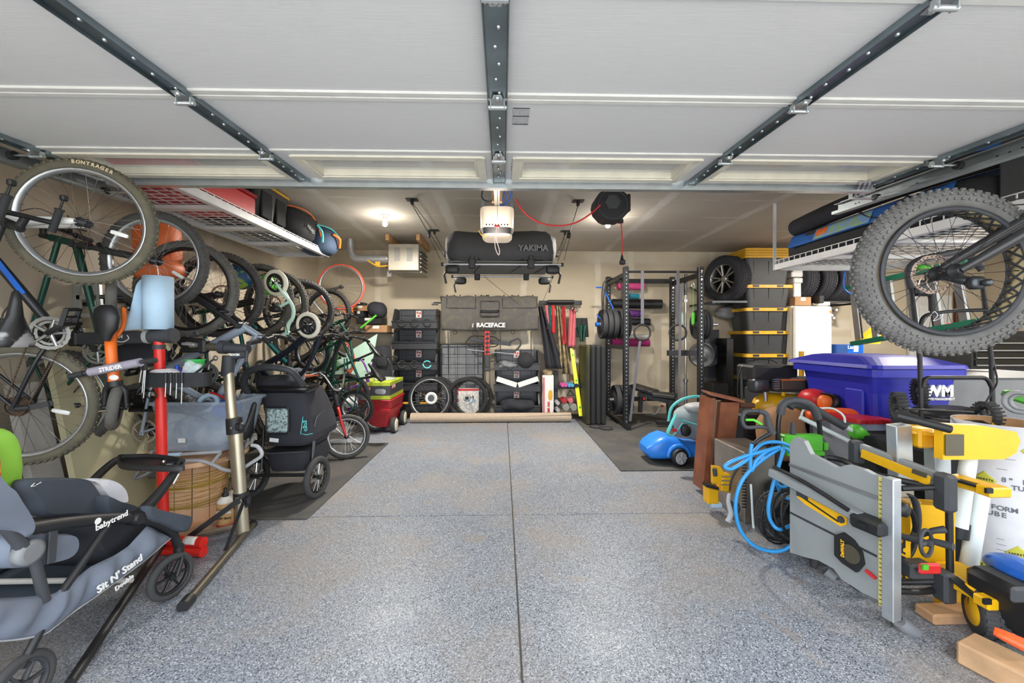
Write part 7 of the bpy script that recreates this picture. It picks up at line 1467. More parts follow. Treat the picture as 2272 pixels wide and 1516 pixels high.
# push mower standing on a dark crate
t0 = solo('black_crate', MB().loft([rbx(2.42, 3.3, 2.15, 2.68, 0), rbx(2.38, 3.34, 2.12, 2.7, .66)], True, sm=False), 'black_soft', 'large black crate carrying the push mower', 'crate')
mat('mower_green', '#4fae2a', .45); t = thing('lawn_mower', 'black push lawn mower with toothed wheels standing before the blue cart', 'lawn mower', (2.8, 2.45, .66))
part('deck', MB().box((2.84, 2.42, .76), (.52, .36, .12), None, .03).blob((2.84, 2.45, .82), (.4, .3, .1), None, .7), 'black', t)
part('warning_label', MB().box((2.89, 2.235, .79), (.12, .004, .05), None, .002), 'tote_yellow', t)
for i, (px, py, Y) in enumerate(((1994, 903, 2.38), (2190, 925, 2.3), (2040, 870, 2.62))):
    c = P(px, py, Y); w_ = put('wheel', None, None, t, WM[t.name].inverted() @ T(c) @ RZ(62 if i != 1 else 75)); Zr = RX(-90); m = MB().torus(.068, .017, Zr, 32, 8, 1.4)
    for k_ in range(24): m.box((0, 0, 0), (.008, .05, .01), RY(k_ * 15) @ T(0, 0, .086))
    part('tyre', m, 'rubber', w_, local=True); m = MB().torus(.05, .006, Zr, 24, 6); m.cyl((0, -.025, 0), (0, .025, 0), .018)
    for k_ in range(5): a = 2 * PI * k_ / 5; m.tube([(0, -.01, 0), (.05 * math.cos(a), -.01, .05 * math.sin(a))], .008, 5)
    part('rim', m, 'dark_grey', w_, local=True)
for px, dY in ((2044, 0), (2203, -.05)): part('handle_tube', MB().tube([P(px, 940, 2.4 + dY), P(px - 3, 800, 2.42 + dY), P(px - 22, 640, 2.5 + dY)], .012, 8), 'black', t)
part('cross_tube', MB().tube(fillet([P(2048, 860, 2.4), P(2052, 838, 2.4), P(2190, 838, 2.36), P(2202, 862, 2.35)], .05), .012, 8), 'black', t); part('tie_rod', MB().cyl(P(2005, 907, 2.3), P(2160, 915, 2.25), .006), 'black', t); part('cable', MB().tube(spline([P(2200, 780, 2.4), P(2208, 820, 2.35), P(2212, 850, 2.3), P(2195, 880, 2.3), P(2180, 905, 2.3)], 5), .005, 6), 'cable', t)
part('top_handle', MB().tube(fillet([P(2022, 640, 2.5), P(2012, 596, 2.5), P(2040, 575, 2.5), P(2140, 555, 2.5), P(2180, 600, 2.45)], .08), .02, 10), 'dark_grey', t); part('bail', MB().tube(fillet([P(2040, 745, 2.45), P(2046, 700, 2.45), P(2110, 690, 2.45), P(2190, 688, 2.4)], .05), .011, 8), 'black', t)
part('green_grip', MB().blob(P(2048, 594, 2.5), (.1, .06, .04), None, .8), 'mower_green', t); part('control_box', MB().box(P(2045, 640, 2.5), (.12, .06, .1), None, .015), 'black', t); part('folded_tube', MB().tube([P(2065, 590, 2.5), P(2068, 690, 2.5)], .016, 8), 'black', t)
solo('hook_bundle', MB().tube(spline([P(2063, 702, 2.4), P(2072, 692, 2.4), P(2080, 700, 2.4), P(2070, 712, 2.4), P(2085, 706, 2.4), P(2092, 695, 2.4), P(2088, 712, 2.4)], 5), .003, 5), 'chrome', 'thin chrome wire hooks hanging on the mower handle', 'hooks')
solo('hedge_tool', MB().bar(P(2225, 872, 2.7), P(2300, 895, 2.6), .1, .06, (0, 0, 1), .015), 'mower_green', 'bright green power tool housing right of the mower', 'tool'); solo('lamp_cage', MB().torus(.06, .012, zframe(P(2262, 893, 2.3), (1, .5, 0)), 20, 6).torus(.045, .01, zframe(P(2268, 893, 2.3), (1, .5, 0)), 20, 6), 'light_grey', 'clear round guard at the right edge beside the mower', 'guard')

# toy car, carrier, brown furniture
mat('toy_blue', '#2f86ea', .35); t = thing('toy_car', 'bright blue ride-on toy car on the right rubber mat', 'toy car', (1.85, 4.1, .012)); tx, ty = X(1440, 4.0), 4.02
rings = []
for (u, z0, z1, w_) in ((0, .1, .17, .12), (.04, .05, .22, .16), (.12, .045, .27, .18), (.2, .045, .3, .18), (.3, .05, .27, .18), (.42, .06, .22, .17), (.56, .06, .2, .16)): rings.append([V((tx + u, ty + .16 + w_ * math.copysign(abs(math.sin(a)) ** .5, math.sin(a)), (z0 + z1) / 2 + (z1 - z0) / 2 * math.copysign(abs(math.cos(a)) ** .6, math.cos(a)))) for a in [2 * PI * i / 24 for i in range(24)]])
part('body', MB().loft(rings, True), 'toy_blue', t)
for (px, Y) in ((1508, 3.95), (1460, 4.36)):
    c = P(px, 1018, Y); c.z = .1; w_ = put('wheel', None, None, t, WM[t.name].inverted() @ T(c) @ RZ(12)); Zr = RX(-90); part('tyre', MB().lathe([(.06, -.025), (.082, -.025), (.088, -.015), (.088, .015), (.082, .025), (.06, .025)], 28, Zr), 'black', w_, local=True); m = MB().lathe([(.055, -.028), (.063, -.028), (.063, .028), (.055, .028)], 24, Zr); m.cyl((0, -.03, 0), (0, .03, 0), .018)
    for k_ in range(5): a = 2 * PI * k_ / 5; m.tube([(0, -.026, 0), (.058 * math.cos(a), -.026, .058 * math.sin(a))], [.012, .018], 6, flat=.5)
    part('hub_cap', m, 'light_grey', w_, local=True)
part('fender', MB().tube([V((X(1508, 3.97) + .108 * math.cos(a), 3.99, .1 + .108 * math.sin(a))) for a in [PI * i / 14 for i in range(15)]], .022, 8), 'toy_blue', t)
mat('carrier_grey', '#8a969c', .85, 0, .1, 8, .2, 60); t = thing('baby_carrier', 'grey and turquoise baby carrier backpack lying on the toy car', 'carrier', P(1530, 960, 3.9)); q = lambda x, y, d=0: P(x, y, 3.9 + d)
part('pack', MB().blob(q(1540, 935, .15), (.38, .36, .34), RY(0), .8, 28, 16, .03, 7), 'carrier_grey', t); part('frame_edge', MB().tube(spline([q(1483, 935), q(1490, 905), q(1515, 886), q(1550, 880), q(1578, 890, .1)], 6), .014, 8), 'turquoise', t); part('strap', MB().tube(spline([q(1500, 920, -.05), q(1488, 945, -.08), q(1482, 962, -.08), q(1495, 965, -.08), q(1515, 940, -.05)], 6), .022, 6, flat=.3), 'turquoise', t)
part('hood_panel', MB().blob(q(1545, 905, .05), (.24, .2, .1), None, .8, 20, 10, .02), 'light_grey', t); part('edge_piping', MB().tube(spline([q(1505, 930, -.05), q(1530, 938, -.07), q(1560, 945, -.07), q(1575, 938)], 5), .007, 6), 'turquoise', t); part('buckle', MB().blob(q(1520, 955, -.08), (.1, .06, .12), None, .8, 16, 10, .02), 'black', t)
part('badge', MB().box(q(1497, 955, -.1), (.045, .01, .03), None, .004), 'red', t)
mat('walnut', '#7b4730', .4, 0, .25, 5, .08, 30, col2='#90573b', c2=(.45, .6)); mat('walnut_edge', '#8d7a68', .6); t = thing('furniture_piece', 'reddish brown wooden furniture panel with mouldings standing on end', 'furniture', PF(1600, 1085)); Yb = 3.35
m = MB(); 
def col(pxs_top, pxs_bot, ytop, ybot, Y0, Y1, m_, nm):
    a, b = P(pxs_top[0], ytop, Y0), P(pxs_top[1], ytop, Y0); c, d_ = P(pxs_bot[0], ybot, Y0), P(pxs_bot[1], ybot, Y0); dv = V((0, Y1 - Y0, 0)); c.z = max(c.z, .0); d_.z = max(d_.z, .0)
    part(nm, MB().add([a, b, d_, c, a + dv, b + dv, d_ + dv, c + dv], [(0, 1, 2, 3), (7, 6, 5, 4), (0, 4, 5, 1), (1, 5, 6, 2), (2, 6, 7, 3), (3, 7, 4, 0)]), m_, t)
col((1599, 1641), (1582, 1618), 893, 1096, 3.2, 3.34, 'walnut', 'front_panel'); col((1588, 1599), (1570, 1582), 888, 1092, 3.25, 3.38, 'walnut_edge', 'raw_edge'); col((1577, 1588), (1560, 1571), 884, 1090, 3.22, 3.4, 'walnut', 'side_board')
part('crown_board', MB().bar(P(1566, 871, 3.3), P(1642, 889, 3.25), .2, .02, (0, 0, 1), .004), 'walnut', t); part('foot_rail', MB().bar(P(1560, 1086, 3.3), P(1618, 1092, 3.25), .2, .03), 'walnut', t); part('rail_peg', MB().cyl(P(1640, 900, 3.3), P(1672, 900, 3.3), .022), 'brown_trim', t)
# compressor on black tool boxes
mat('comp_yellow', '#e5ad14', .35); solo('tool_box', MB().box((2.5, 3.75, .3), (.62, .4, .6), None, .02).box((2.5, 3.54, .42), (.56, .02, .02)).box((2.5, 3.54, .25), (.56, .02, .02)), 'black', 'black wheeled tool box under the air compressor', 'tool box')
t = thing('air_compressor', 'yellow tank air compressor with black motor and grille on top', 'compressor', (2.65, 3.75, .6)); cz = Z(902, 3.7); a, b = P(1672, 902, 3.7), P(1790, 902, 3.7)
part('tank', MB().tube([a, a + V((.04, 0, 0)), a + V((.12, 0, 0)), b - V((.12, 0, 0)), b - V((.04, 0, 0)), b], [.03, .09, .13, .13, .09, .03], 28), 'comp_yellow', t)
part('motor_box', MB().box(P(1700, 828, 3.7), (.42, .28, .16), None, .02), 'black', t); part('grille_housing', MB().box(P(1755, 852, 3.62), (.42, .2, .13), None, .02), 'dark_grey', t); part('grille', MB().box(P(1759, 854, 3.5), (.21, .03, .085), None, .004), 'olive_metal', t); part('orange_strip', MB().box(P(1759, 843, 3.49), (.21, .02, .01)), 'orange', t)
m = MB()
for k_ in range(5): m.box(P(1722, 842 + 5 * k_, 3.51), (.06, .02, .008))
part('fin', m, 'galv', t, kind='stuff'); part('cylinder_head', MB().blob(P(1683, 855, 3.6), (.16, .14, .14), None, .5), 'dark_steel', t); part('valve', MB().tube([P(1698, 870, 3.5), P(1699, 890, 3.5)], .016, 8), 'steel', t); part('drain_knob', MB().box(P(1738, 874, 3.56), (.03, .03, .05), None, .008), 'comp_yellow', t)
part('frame_post', MB().tube(fillet([P(1646, 905, 3.75), P(1646, 812, 3.75), P(1665, 808, 3.75), P(1752, 815, 3.8)], .03), .014, 8), 'dark_steel', t); part('air_hose', MB().tube(spline([P(1645, 815, 3.7), P(1638, 840, 3.68), P(1637, 875, 3.68), P(1645, 905, 3.65)], 5), .006, 6), 'cable', t); part('top_cable', MB().tube(spline([P(1660, 802, 3.7), P(1690, 797, 3.7), P(1715, 800, 3.7), P(1725, 806, 3.7)], 5), .006, 6), 'cable', t)
mat('kraft', '#a77c58', .8, 0, .1, 6, .3, 12); solo('paper_bag', MB().blob(P(1735, 960, 3.25), (.34, .26, .42), None, .6, 28, 16, .04, 6), 'kraft', 'crumpled brown paper bag behind the pressure washer', 'bag')
t = thing('helmet', 'red chainsaw helmet with black mesh visor on the totes', 'helmet', P(1840, 900, 3.2)); part('shell', MB().blob(P(1805, 885, 3.3), (.2, .24, .17), None, .95), 'red', t); part('visor', MB().sheet(lambda u, v: P(1820 + 55 * u + 15 * math.sin(v * PI), 872 + 34 * v + 10 * u * u, 3.15 - .08 * math.sin(u * PI)), 12, 8, .004), 'black', t); part('ear_cup', MB().blob(P(1830, 893, 3.12), (.1, .08, .12), None, .8), 'orange', t)
t = thing('leaf_blower', 'bright orange power tool shell lying on the red lidded tote', 'power tool', P(1870, 935, 3.0)); mat('hi_orange', '#f05a22', .4); part('shell', MB().tube(spline([P(1790, 922, 3.1), P(1830, 918, 3.05), P(1890, 918, 2.95), P(1930, 926, 2.9)], 5), [.05, .06, .07, .08, .09, .085, .08, .07, .07, .065, .06, .055, .05, .05, .045, .04], 16, flat=.6, up=(0, 0, 1)), 'hi_orange', t)
mat('tote_clear', '#b9c0cf', .15, alpha=.6)
for i, (px0, px1, py, Y, zl, lab) in enumerate(((1795, 1975, 945, 2.7, .72, 'clear storage tote with red lid full of plastic below the orange tool'), (1793, 1852, 800, 4.6, 1.03, 'clear tote with red lid standing in front of the freezer'))):
    dp = .45; x0, x1 = X(px0, Y + dp), X(px1 + 100 * i, Y); z1 = Z(py, Y); z0 = max(0, z1 - (.72 if i == 0 else .35)); t = thing('clear_tote', lab, 'tote', ((x0 + x1) / 2, Y + .2, z0)); part('tub', MB().loft([rbx(x0 + .03, x1 - .03, Y + .03, Y + dp - .03, z0), rbx(x0, x1, Y, Y + dp, z1)], True, sm=False), 'tote_clear', t); part('lid', MB().loft([rbx(x0 - .015, x1 + .015, Y - .015, Y + dp + .015, z1), rbx(x0 - .015, x1 + .015, Y - .015, Y + dp + .015, z1 + .03)], True, sm=False), 'red', t)
    for k_ in range(6): part('lid_notch', MB().box((x0 + (x1 - x0) * (k_ + .5) / 6, Y - .016, z1 + .012), (.03, .01, .02)), 'wagon_red', t)
    solo('tote_filling', MB().box(((x0 + x1) / 2, Y + dp / 2, (z0 + z1) / 2 - .03), (x1 - x0 - .1, dp - .12, (z1 - z0) * .75), None, .04), 'mixed_parts' if i == 0 else 'white_fabric', ('grey blue packaging seen inside the clear tote below the orange tool', 'white packaging seen inside the clear tote before the freezer')[i], 'packaging')
solo('red_box', MB().box(P(1835, 845, 4.55), (.28, .3, .36), None, .02), 'red', 'red box standing below the clear tote by the freezer', 'box'); solo('tote_stand', MB().box((3.75, 4.8, .34), (1.3, .5, .68), None, .02), 'dark_grey', 'dark cabinet under the clear tote by the freezer', 'cabinet')
# string trimmer
mat('trim_white', '#d9e1df', .4); t = thing('string_trimmer', 'white string trimmer with green battery head lying across the totes', 'trimmer', P(1890, 980, 2.6)); q = lambda x, y, d=0: P(x, y, 2.6 + d)
part('shaft', MB().tube([q(1775, 926, .1), q(1895, 985)], .016, 10), 'trim_white', t); part('foam_grip', MB().tube(spline([q(1752, 905, .1), q(1762, 898, .1), q(1800, 905, .08), q(1840, 928, .04), q(1876, 948)], 5), .026, 10), 'dark_grey', t); part('upper_shaft', MB().tube([q(1876, 948), q(1900, 960)], .017, 10), 'trim_white', t); part('battery_head', MB().tube(spline([q(1888, 957), q(1905, 960), q(1935, 980), q(1963, 990)], 5), [.03, .04, .048, .05, .048, .045, .04, .035, .03, .028, .025, .022, .018, .014, .01, .008], 14), 'mower_green', t); part('loop_handle', MB().tube(fillet([q(1778, 922, .1), q(1782, 908, .1), q(1850, 905, .05), q(1876, 925), q(1873, 948)], .04), .007, 8), 'trim_white', t)
# pressure washer, hose, steel heater
t = thing('pressure_washer', 'pressure washer with black handle frame, green panel and toothed wheels', 'pressure washer', P(1760, 1200, 2.5)); q = lambda x, y, d=0: P(x, y, 2.5 + d)
part('handle_frame', MB().tube(fillet([q(1722, 1100), q(1727, 930), q(1735, 895), q(1765, 888), q(1803, 900), q(1818, 935), q(1823, 1040)], .09, 6), .014, 10), 'black_gloss', t); part('foam_grip', MB().tube(fillet([q(1731, 920), q(1736, 893), q(1765, 887), q(1803, 899), q(1815, 930)], .07, 5), .024, 12), 'dark_grey', t)
part('hose_panel', MB().box(q(1777, 983), (.25, .06, .11), RY(0), .008).box(q(1777, 1003), (.24, .1, .03), None, .006), 'mower_green', t, 'green hose panel'); part('nozzle', MB().tube([q(1759, 965), q(1759, 938)], [.018, .012], 12), 'dark_grey', t); part('side_lever', MB().box(q(1829, 990), (.03, .04, .05), None, .006), 'mower_green', t)
part('motor_body', MB().box(q(1770, 1130, .1), (.28, .3, .3), None, .03), 'black', t); part('hose_hook', MB().tube([q(1735, 972, -.04), q(1737, 990, -.06), q(1748, 985, -.06)], .003, 5), 'chrome', t)
c = q(1712, 1132, -.02); w_ = put('wheel', None, None, t, WM[t.name].inverted() @ T(c) @ RZ(22)); Zr = RX(-90); m = MB().torus(.085, .025, Zr, 32, 8, 1.3)
for k_ in range(20): m.box((0, 0, 0), (.012, .06, .01), RY(k_ * 18) @ T(0, 0, .11))
part('tyre', m, 'rubber', w_, local=True); m = MB().torus(.06, .008, Zr, 24, 6); m.cyl((0, -.03, 0), (0, .03, 0), .02)
for k_ in range(8): a = 2 * PI * k_ / 8; m.tube([(0, -.02, 0), (.06 * math.cos(a), -.02, .06 * math.sin(a))], .006, 5)
part('rim', m, 'black', w_, local=True)
m = MB(); c = q(1745, 1130, -.2)
for k_ in range(9): m.tube([c + V(((.10 + .006 * k_) * math.cos(a + k_) + .02, .02 * k_ - .08 + .02 * math.sin(2 * a), (.13 + .004 * k_) * math.sin(a + k_) - .01 * k_)) for a in [2 * PI * i / 26 for i in range(26)]], .006, 6, True)
part('power_cable', m, 'cable', t, 'coiled black power cable', 'stuff')
mat('hose_blue', '#2f8fd0', .35); q = lambda x, y, d=0: P(x, y, 2.3 + d)
solo('blue_hose', MB().tube(spline([q(1668, 985), q(1665, 1010), q(1667, 1045), q(1680, 1020), q(1705, 1000), q(1730, 992), q(1700, 1000), q(1655, 1012), q(1622, 1025), q(1608, 1036), q(1625, 1040), q(1660, 1018), q(1690, 986, .05), q(1730, 982, .05), q(1765, 998, .05), q(1760, 1010), q(1735, 995), q(1680, 1030), q(1645, 1070), q(1632, 1120), q(1640, 1170), q(1665, 1205), q(1700, 1222), q(1740, 1220), q(1772, 1190), q(1785, 1150, .1), q(1735, 1175, -.05), q(1712, 1160, -.05), q(1705, 1130, -.05), q(1712, 1090, -.05), q(1726, 1040, -.05), q(1738, 1000, -.03), q(1722, 1060), q(1735, 1080), q(1765, 1068), q(1778, 1050), q(1740, 1065, .05), q(1720, 1050, .05), q(1735, 1100, .05), q(1770, 1110, .05)], 8), .0105, 8), 'hose_blue', 'tangled light blue high pressure hose hanging on the pressure washer', 'hose')
t = thing('spray_gun', 'dark spray gun with green trigger guard beside the brown furniture', 'spray gun', q(1685, 940)); part('body', MB().tube(spline([q(1683, 912), q(1700, 920), q(1706, 945), q(1714, 962)], 5), [.014, .022], 10), 'dark_grey', t); part('handle_loop', MB().tube(fillet([q(1684, 912), q(1653, 912), q(1645, 930), q(1652, 950), q(1690, 947), q(1703, 950)], .03), .011, 8), 'dark_grey', t); part('trigger', MB().tube([q(1655, 932), q(1672, 932), q(1690, 942)], .008, 8), 'lime', t); part('lance', MB().tube([q(1712, 960), q(1690, 972), q(1670, 985)], [.016, .01], 8), 'black', t)
mat('stainless', '#9a938a', .35, .7, .3, 4); t = thing('steel_cabinet_panel', 'rusty stainless steel louvred box behind the blue hose', 'steel box', PF(1665, 1170)); a = P(1668, 1100, 2.75)
part('shell', MB().box((X(1672, 2.85), 2.95, .25), (.26, .4, .5), None, .006), 'stainless', t); m = MB()
for k_ in range(16): m.box((X(1650, 2.75), 2.744, .12 + k_ * .021), (.028, .01, .007))
part('louvre', m, 'black', t, kind='stuff'); part('top_coil', MB().torus(.05, .012, zframe((X(1690, 2.85), 2.85, .53), (0, .4, 1)), 20, 6).torus(.03, .01, zframe((X(1700, 2.85), 2.8, .54), (0, 1, 1)), 16, 6), 'dark_steel', t); part('white_leg', MB().tube([P(1666, 1075, 2.55), P(1671, 1160, 2.5), P(1672, 1172, 2.5)], .007, 8), 'trim_white', t)
t = thing('utility_light', 'grey clamp lamp hanging on a black cord before the steel box', 'lamp', P(1622, 1120, 2.6)); part('cord', MB().tube(spline([P(1690, 1015, 2.6), P(1650, 1025, 2.6), P(1625, 1060, 2.6), P(1619, 1090, 2.6)], 5), .007, 6), 'black', t); part('clamp', MB().tube(spline([P(1618, 1095, 2.6), P(1616, 1115, 2.6), P(1622, 1140, 2.6), P(1615, 1158, 2.6)], 5), [.012, .022], 8, flat=.5), 'light_grey', t); part('disc', MB().lathe([(.04, -.01), (.045, .0), (.04, .01)], 20, zframe(P(1629, 1125, 2.6), (1, .3, 0))), 'dark_steel', t)
t = thing('saw_stand_bracket', 'yellow tool mount brackets leaning at the foot of the brown furniture', 'bracket', PF(1590, 1115)); q = lambda x, y, d=0: P(x, y, 2.95 + d); part('upper_plate', MB().bar(q(1595, 1068), q(1632, 1072), .08, .13, (0, 0, 1), .01), 'comp_yellow', t); part('fin', MB().prism([(0, 0), (.09, 0), (.1, .05), (.06, .12), (0, .13)], .03, frame(q(1577, 1070), (1, 0, 0), (0, 0, 1))), 'comp_yellow', t); part('lower_block', MB().box(q(1577, 1096), (.085, .08, .13), None, .008), 'comp_yellow', t); part('foot', MB().box(q(1585, 1118), (.08, .08, .03), None, .004), 'paper_blue', t)
part('clamp_lever', MB().tube([q(1585, 1040, -.05), q(1587, 1056, -.05)], .016, 8), 'dark_grey', t); part('black_edge', MB().bar(q(1563, 1075, -.04), q(1590, 1082, -.04), .06, .02), 'black', t)
for k_ in range(3): part('slot', MB().box(q(1613, 1058 + 9 * k_, -.045), (.08, .004, .008)), 'steel', t)

# ------------------------------------------------------------------ right foreground: table saw and stand
mat('saw_grey', '#8e9394', .45, 0, .06, 3, .05, 80); mat('saw_yellow', '#f0b712', .4); mat('ruler', '#d9cf73', .5); TL, TR = P(1762, 1000, 2.15), P(1972, 1065, 1.72); tz0, tz1 = .15, .70
ux = V((TR.x - TL.x, TR.y - TL.y, 0)); W_ = ux.length; ux.normalize(); nf = V((ux.y, -ux.x, 0)).normalized()
if nf.y > 0: nf = -nf
def S_(u, z, d=0): return V((TL.x, TL.y, 0)) + ux * (u * W_) + V((0, 0, z)) + nf * d   # point on the table face
t = thing('table_saw', 'grey and yellow portable table saw folded upright on its stand', 'table saw', S_(.5, 0))
def sprism(poly, d0, th, m_, nm, par=None, lab=None, **k): return part(nm, MB().prism([(p[0] * W_, p[1]) for p in poly], th, frame(S_(0, 0, d0), ux, (0, 0, 1))), m_, par or t, lab, **k)
s_n = 1 if frame(V(), ux, (0, 0, 1)).col[2].to_3d().dot(nf) > 0 else -1
tab = sprism([(0, .13), (.0, .64), (.0, .73), (.07, .77), (.18, .76), (.26, .70), (.55, .67), (.66, .70), (.82, .70), (.9, .69), (1, .69), (1, .14), (.8, .13), (.6, .14), (.52, .17), (.35, .17), (.2, .15)], 0, .03 * s_n, 'saw_grey', 'table', None, 'grey sheet metal saw table')
sprism([(.0, .605), (.0, .62), (.96, .60), (.96, .585)], .03, .008 * s_n, 'steel', 'mitre_slot', tab); sprism([(0, .345), (.0, .355), (.94, .335), (.94, .325)], .03, .003 * s_n, 'dark_steel', 'mitre_slot', tab)
fen = part('rip_fence', MB().bar(S_(-.2, .545, .06), S_(.84, .485, .06), .05, .045, (0, 0, 1), .006), 'saw_grey', t); part('push_stick', MB().tube(spline([S_(-.12, .585, .08), S_(.3, .565, .09), S_(.78, .515, .1)], 5), .011, 8), 'black', fen)
part('fence_head', MB().box((0, 0, 0), (.13, .06, .09), frame(S_(.93, .475, .06), ux, (0, 0, 1)), .012).box((0, 0, .035), (.03, .02, .04), frame(S_(.92, .475, .06), ux, (0, 0, 1))), 'black', t)
ins = sprism([(.10, .45), (.10, .505), (.16, .52), (.6, .465), (.66, .445), (.66, .415), (.6, .395), (.2, .43)], .031, .004 * s_n, 'saw_yellow', 'throat_plate', tab, 'yellow throat plate'); sprism([(.14, .462), (.14, .470), (.58, .418), (.58, .410)], .036, .002 * s_n, 'black', 'blade_slot', ins); sprism([(.10, .46), (.10, .505), (.16, .52), (.24, .51), (.24, .46)], .036, .003 * s_n, 'dark_grey', 'riving_cover', ins); part('knob', MB().lathe([(.016, 0), (.016, .006)], 16, zframe(S_(.61, .43, .036), nf)), 'dark_grey', ins)
g_ = sprism([(.56, .25), (.56, .345), (.64, .375), (.74, .36), (.82, .32), (.84, .27), (.78, .22), (.64, .23)], .032, .02 * s_n, 'black', 'mitre_gauge', t); part('scale', MB().lathe([(.042, 0), (.042, .004)], 20, zframe(S_(.73, .295, .053), nf)), 'olive_metal', g_); text('DeWALT', 'saw_yellow', g_, frame(S_(.66, .305, .06), (0, 0, 1), -ux), .02, bold=.001); part('pointer', MB().bar(S_(.86, .25, .045), S_(.95, .235, .045), .01, .012), 'red', g_)
rl = part('rail', MB().bar(S_(1.07, .09, .035), S_(1.07, .70, .035), .05, .045, tuple(ux), .003), 'galv_light', t, 'extruded aluminium front rail'); part('scale_tape', MB().bar(S_(.985, .12, .033), S_(.985, .69, .033), .004, .022, tuple(ux)), 'ruler', t, 'yellow measuring tape')
m = MB()
for k_ in range(28): m.bar(S_(.97, .13 + k_ * .02, .037), S_(.99 if k_ % 4 else 1.0, .13 + k_ * .02, .037), .002, .0025)
part('ruler_mark', m, 'black', t, kind='stuff')
part('roller_knob', MB().lathe([(.016, -.02), (.03, -.02), (.032, 0), (.03, .02), (.012, .025)], 20, zframe(P(2000, 1130, 1.75), (.3, -1, 0))), 'black', t)
q = lambda x, y, d=0: P(x, y, 1.85 + d)
m = MB().prism([(0, 0), (.15, 0), (.19, .02), (.19, .36), (.15, .39), (0, .39)], .08, frame(q(1992, 1272, .16), (1, -.2, 0), (0, 0, 1))); hs = part('motor_housing', m, 'saw_yellow', t, 'yellow saw housing')
part('bevel_arc', MB().tube([q(2006 + 26 * math.sin(a), 1180 - 58 * math.cos(a), -.0) for a in [R(10 + 14 * i) for i in range(12)]], .014, 6, flat=.5), 'black', hs); part('blade_opening', MB().tube([q(2016 + 20 * math.sin(a), 1150 - 52 * math.cos(a), .0) for a in [R(10 + 14 * i) for i in range(12)]], .02, 6, flat=.3), 'dark_grey', hs)
text('DeWALT', 'black', hs, frame(q(1999, 1236, -.04), (0, 0, 1), (-1, .1, 0)), .055, bold=.002, ext=.002)
part('front_plate', MB().bar(q(2000, 1280, -.015), q(2000, 1190, -.015), .03, .07, (1, 0, 0), .006), 'saw_yellow', t)
hw = put('handwheel', None, None, t, WM[t.name].inverted() @ zframe(q(2055, 1205, -.12), (.45, -1, .1))); part('wheel_rim', MB().torus(.055, .008, None, 28, 8), 'dark_grey', hw, local=True); part('wheel_hub', MB().cyl((0, 0, -.1), (0, 0, .02), .014).tube([(-.05, 0, 0), (.05, 0, 0)], .01, 6).tube([(.05, 0, 0), (.052, 0, .07)], [.014, .018], 10), 'dark_grey', hw, local=True)
part('lock_lever', MB().tube([q(2040, 1190, -.05), q(2070, 1178, -.1), q(2098, 1175, -.12)], [.009, .016], 8), 'dark_grey', t); sw = part('switch_box', MB().box(q(2032, 1262, -.06), (.11, .07, .07), None, .01), 'dark_grey', t); part('stop_paddle', MB().box(q(2062, 1262, -.12), (.1, .02, .05), None, .01), 'red', sw, 'red stop paddle'); part('start_button', MB().box(q(2052, 1259, -.135), (.025, .01, .022)), 'mower_green', sw)
part('frame_tube', MB().tube(fillet([q(2000, 1084), q(2105, 1080, -.05), q(2108, 1290, -.05), q(1990, 1292)], .03), .014, 8), 'black', t); part('corner_block', MB().box(q(2097, 1092, -.06), (.06, .07, .17), None, .012), 'dark_grey', t); part('corner_block', MB().box(q(2095, 1300, -.06), (.06, .07, .14), None, .012), 'dark_grey', t)
part('top_tube', MB().tube(spline([P(1835, 1015, 2.2), P(1870, 1022, 2.15), P(1930, 1050, 2.0), P(2060, 1080, 1.85)], 5), .016, 8), 'black', t)
rr_ = part('fence_rail', MB().bar(P(1900, 990, 2.2), P(2090, 1062, 1.85), .03, .05, (0, 0, 1), .004), 'saw_grey', t); part('yellow_strip', MB().bar(P(1912, 1006, 2.15), P(2062, 1068, 1.83), .01, .045), 'saw_yellow', rr_); part('end_block', MB().box(P(1900, 1003, 2.2), (.06, .06, .13), None, .012), 'dark_grey', rr_); part('strip_label', MB().bar(P(2025, 1045, 1.87), P(2055, 1056, 1.82), .012, .02), 'olive_metal', rr_)
part('base_tube', MB().tube(fillet([P(1975, 1345, 1.76), P(1992, 1372, 1.74), P(2010, 1395, 1.72)], .03), .017, 10), 'black', t); part('rubber_foot', MB().tube([P(1994, 1378, 1.73), P(2000, 1385, 1.73), P(2030, 1405, 1.72)], [.026, .032, .03], 12), 'grey', t)
part('base_tube', MB().tube(fillet([P(1835, 1270, 2.15), P(1865, 1300, 2.1), P(1915, 1310, 2.0)], .05), .014, 8), 'black', t); part('rubber_foot', MB().tube([P(1832, 1268, 2.15), P(1852, 1285, 2.12)], .028, 12), 'grey', t); part('cross_tube', MB().tube(spline([P(1985, 1312, 1.78), P(2060, 1312, 1.8), P(2105, 1295, 1.9)], 5), .014, 8), 'black', t)
c = P(1818, 1245, 2.25); part('stand_wheel', MB().torus(.06, .018, zframe(c, (.5, -1, 0)), 26, 8).cyl(c + V((0, -.02, 0)), c + V((0, .02, 0)), .045), 'rubber', t)
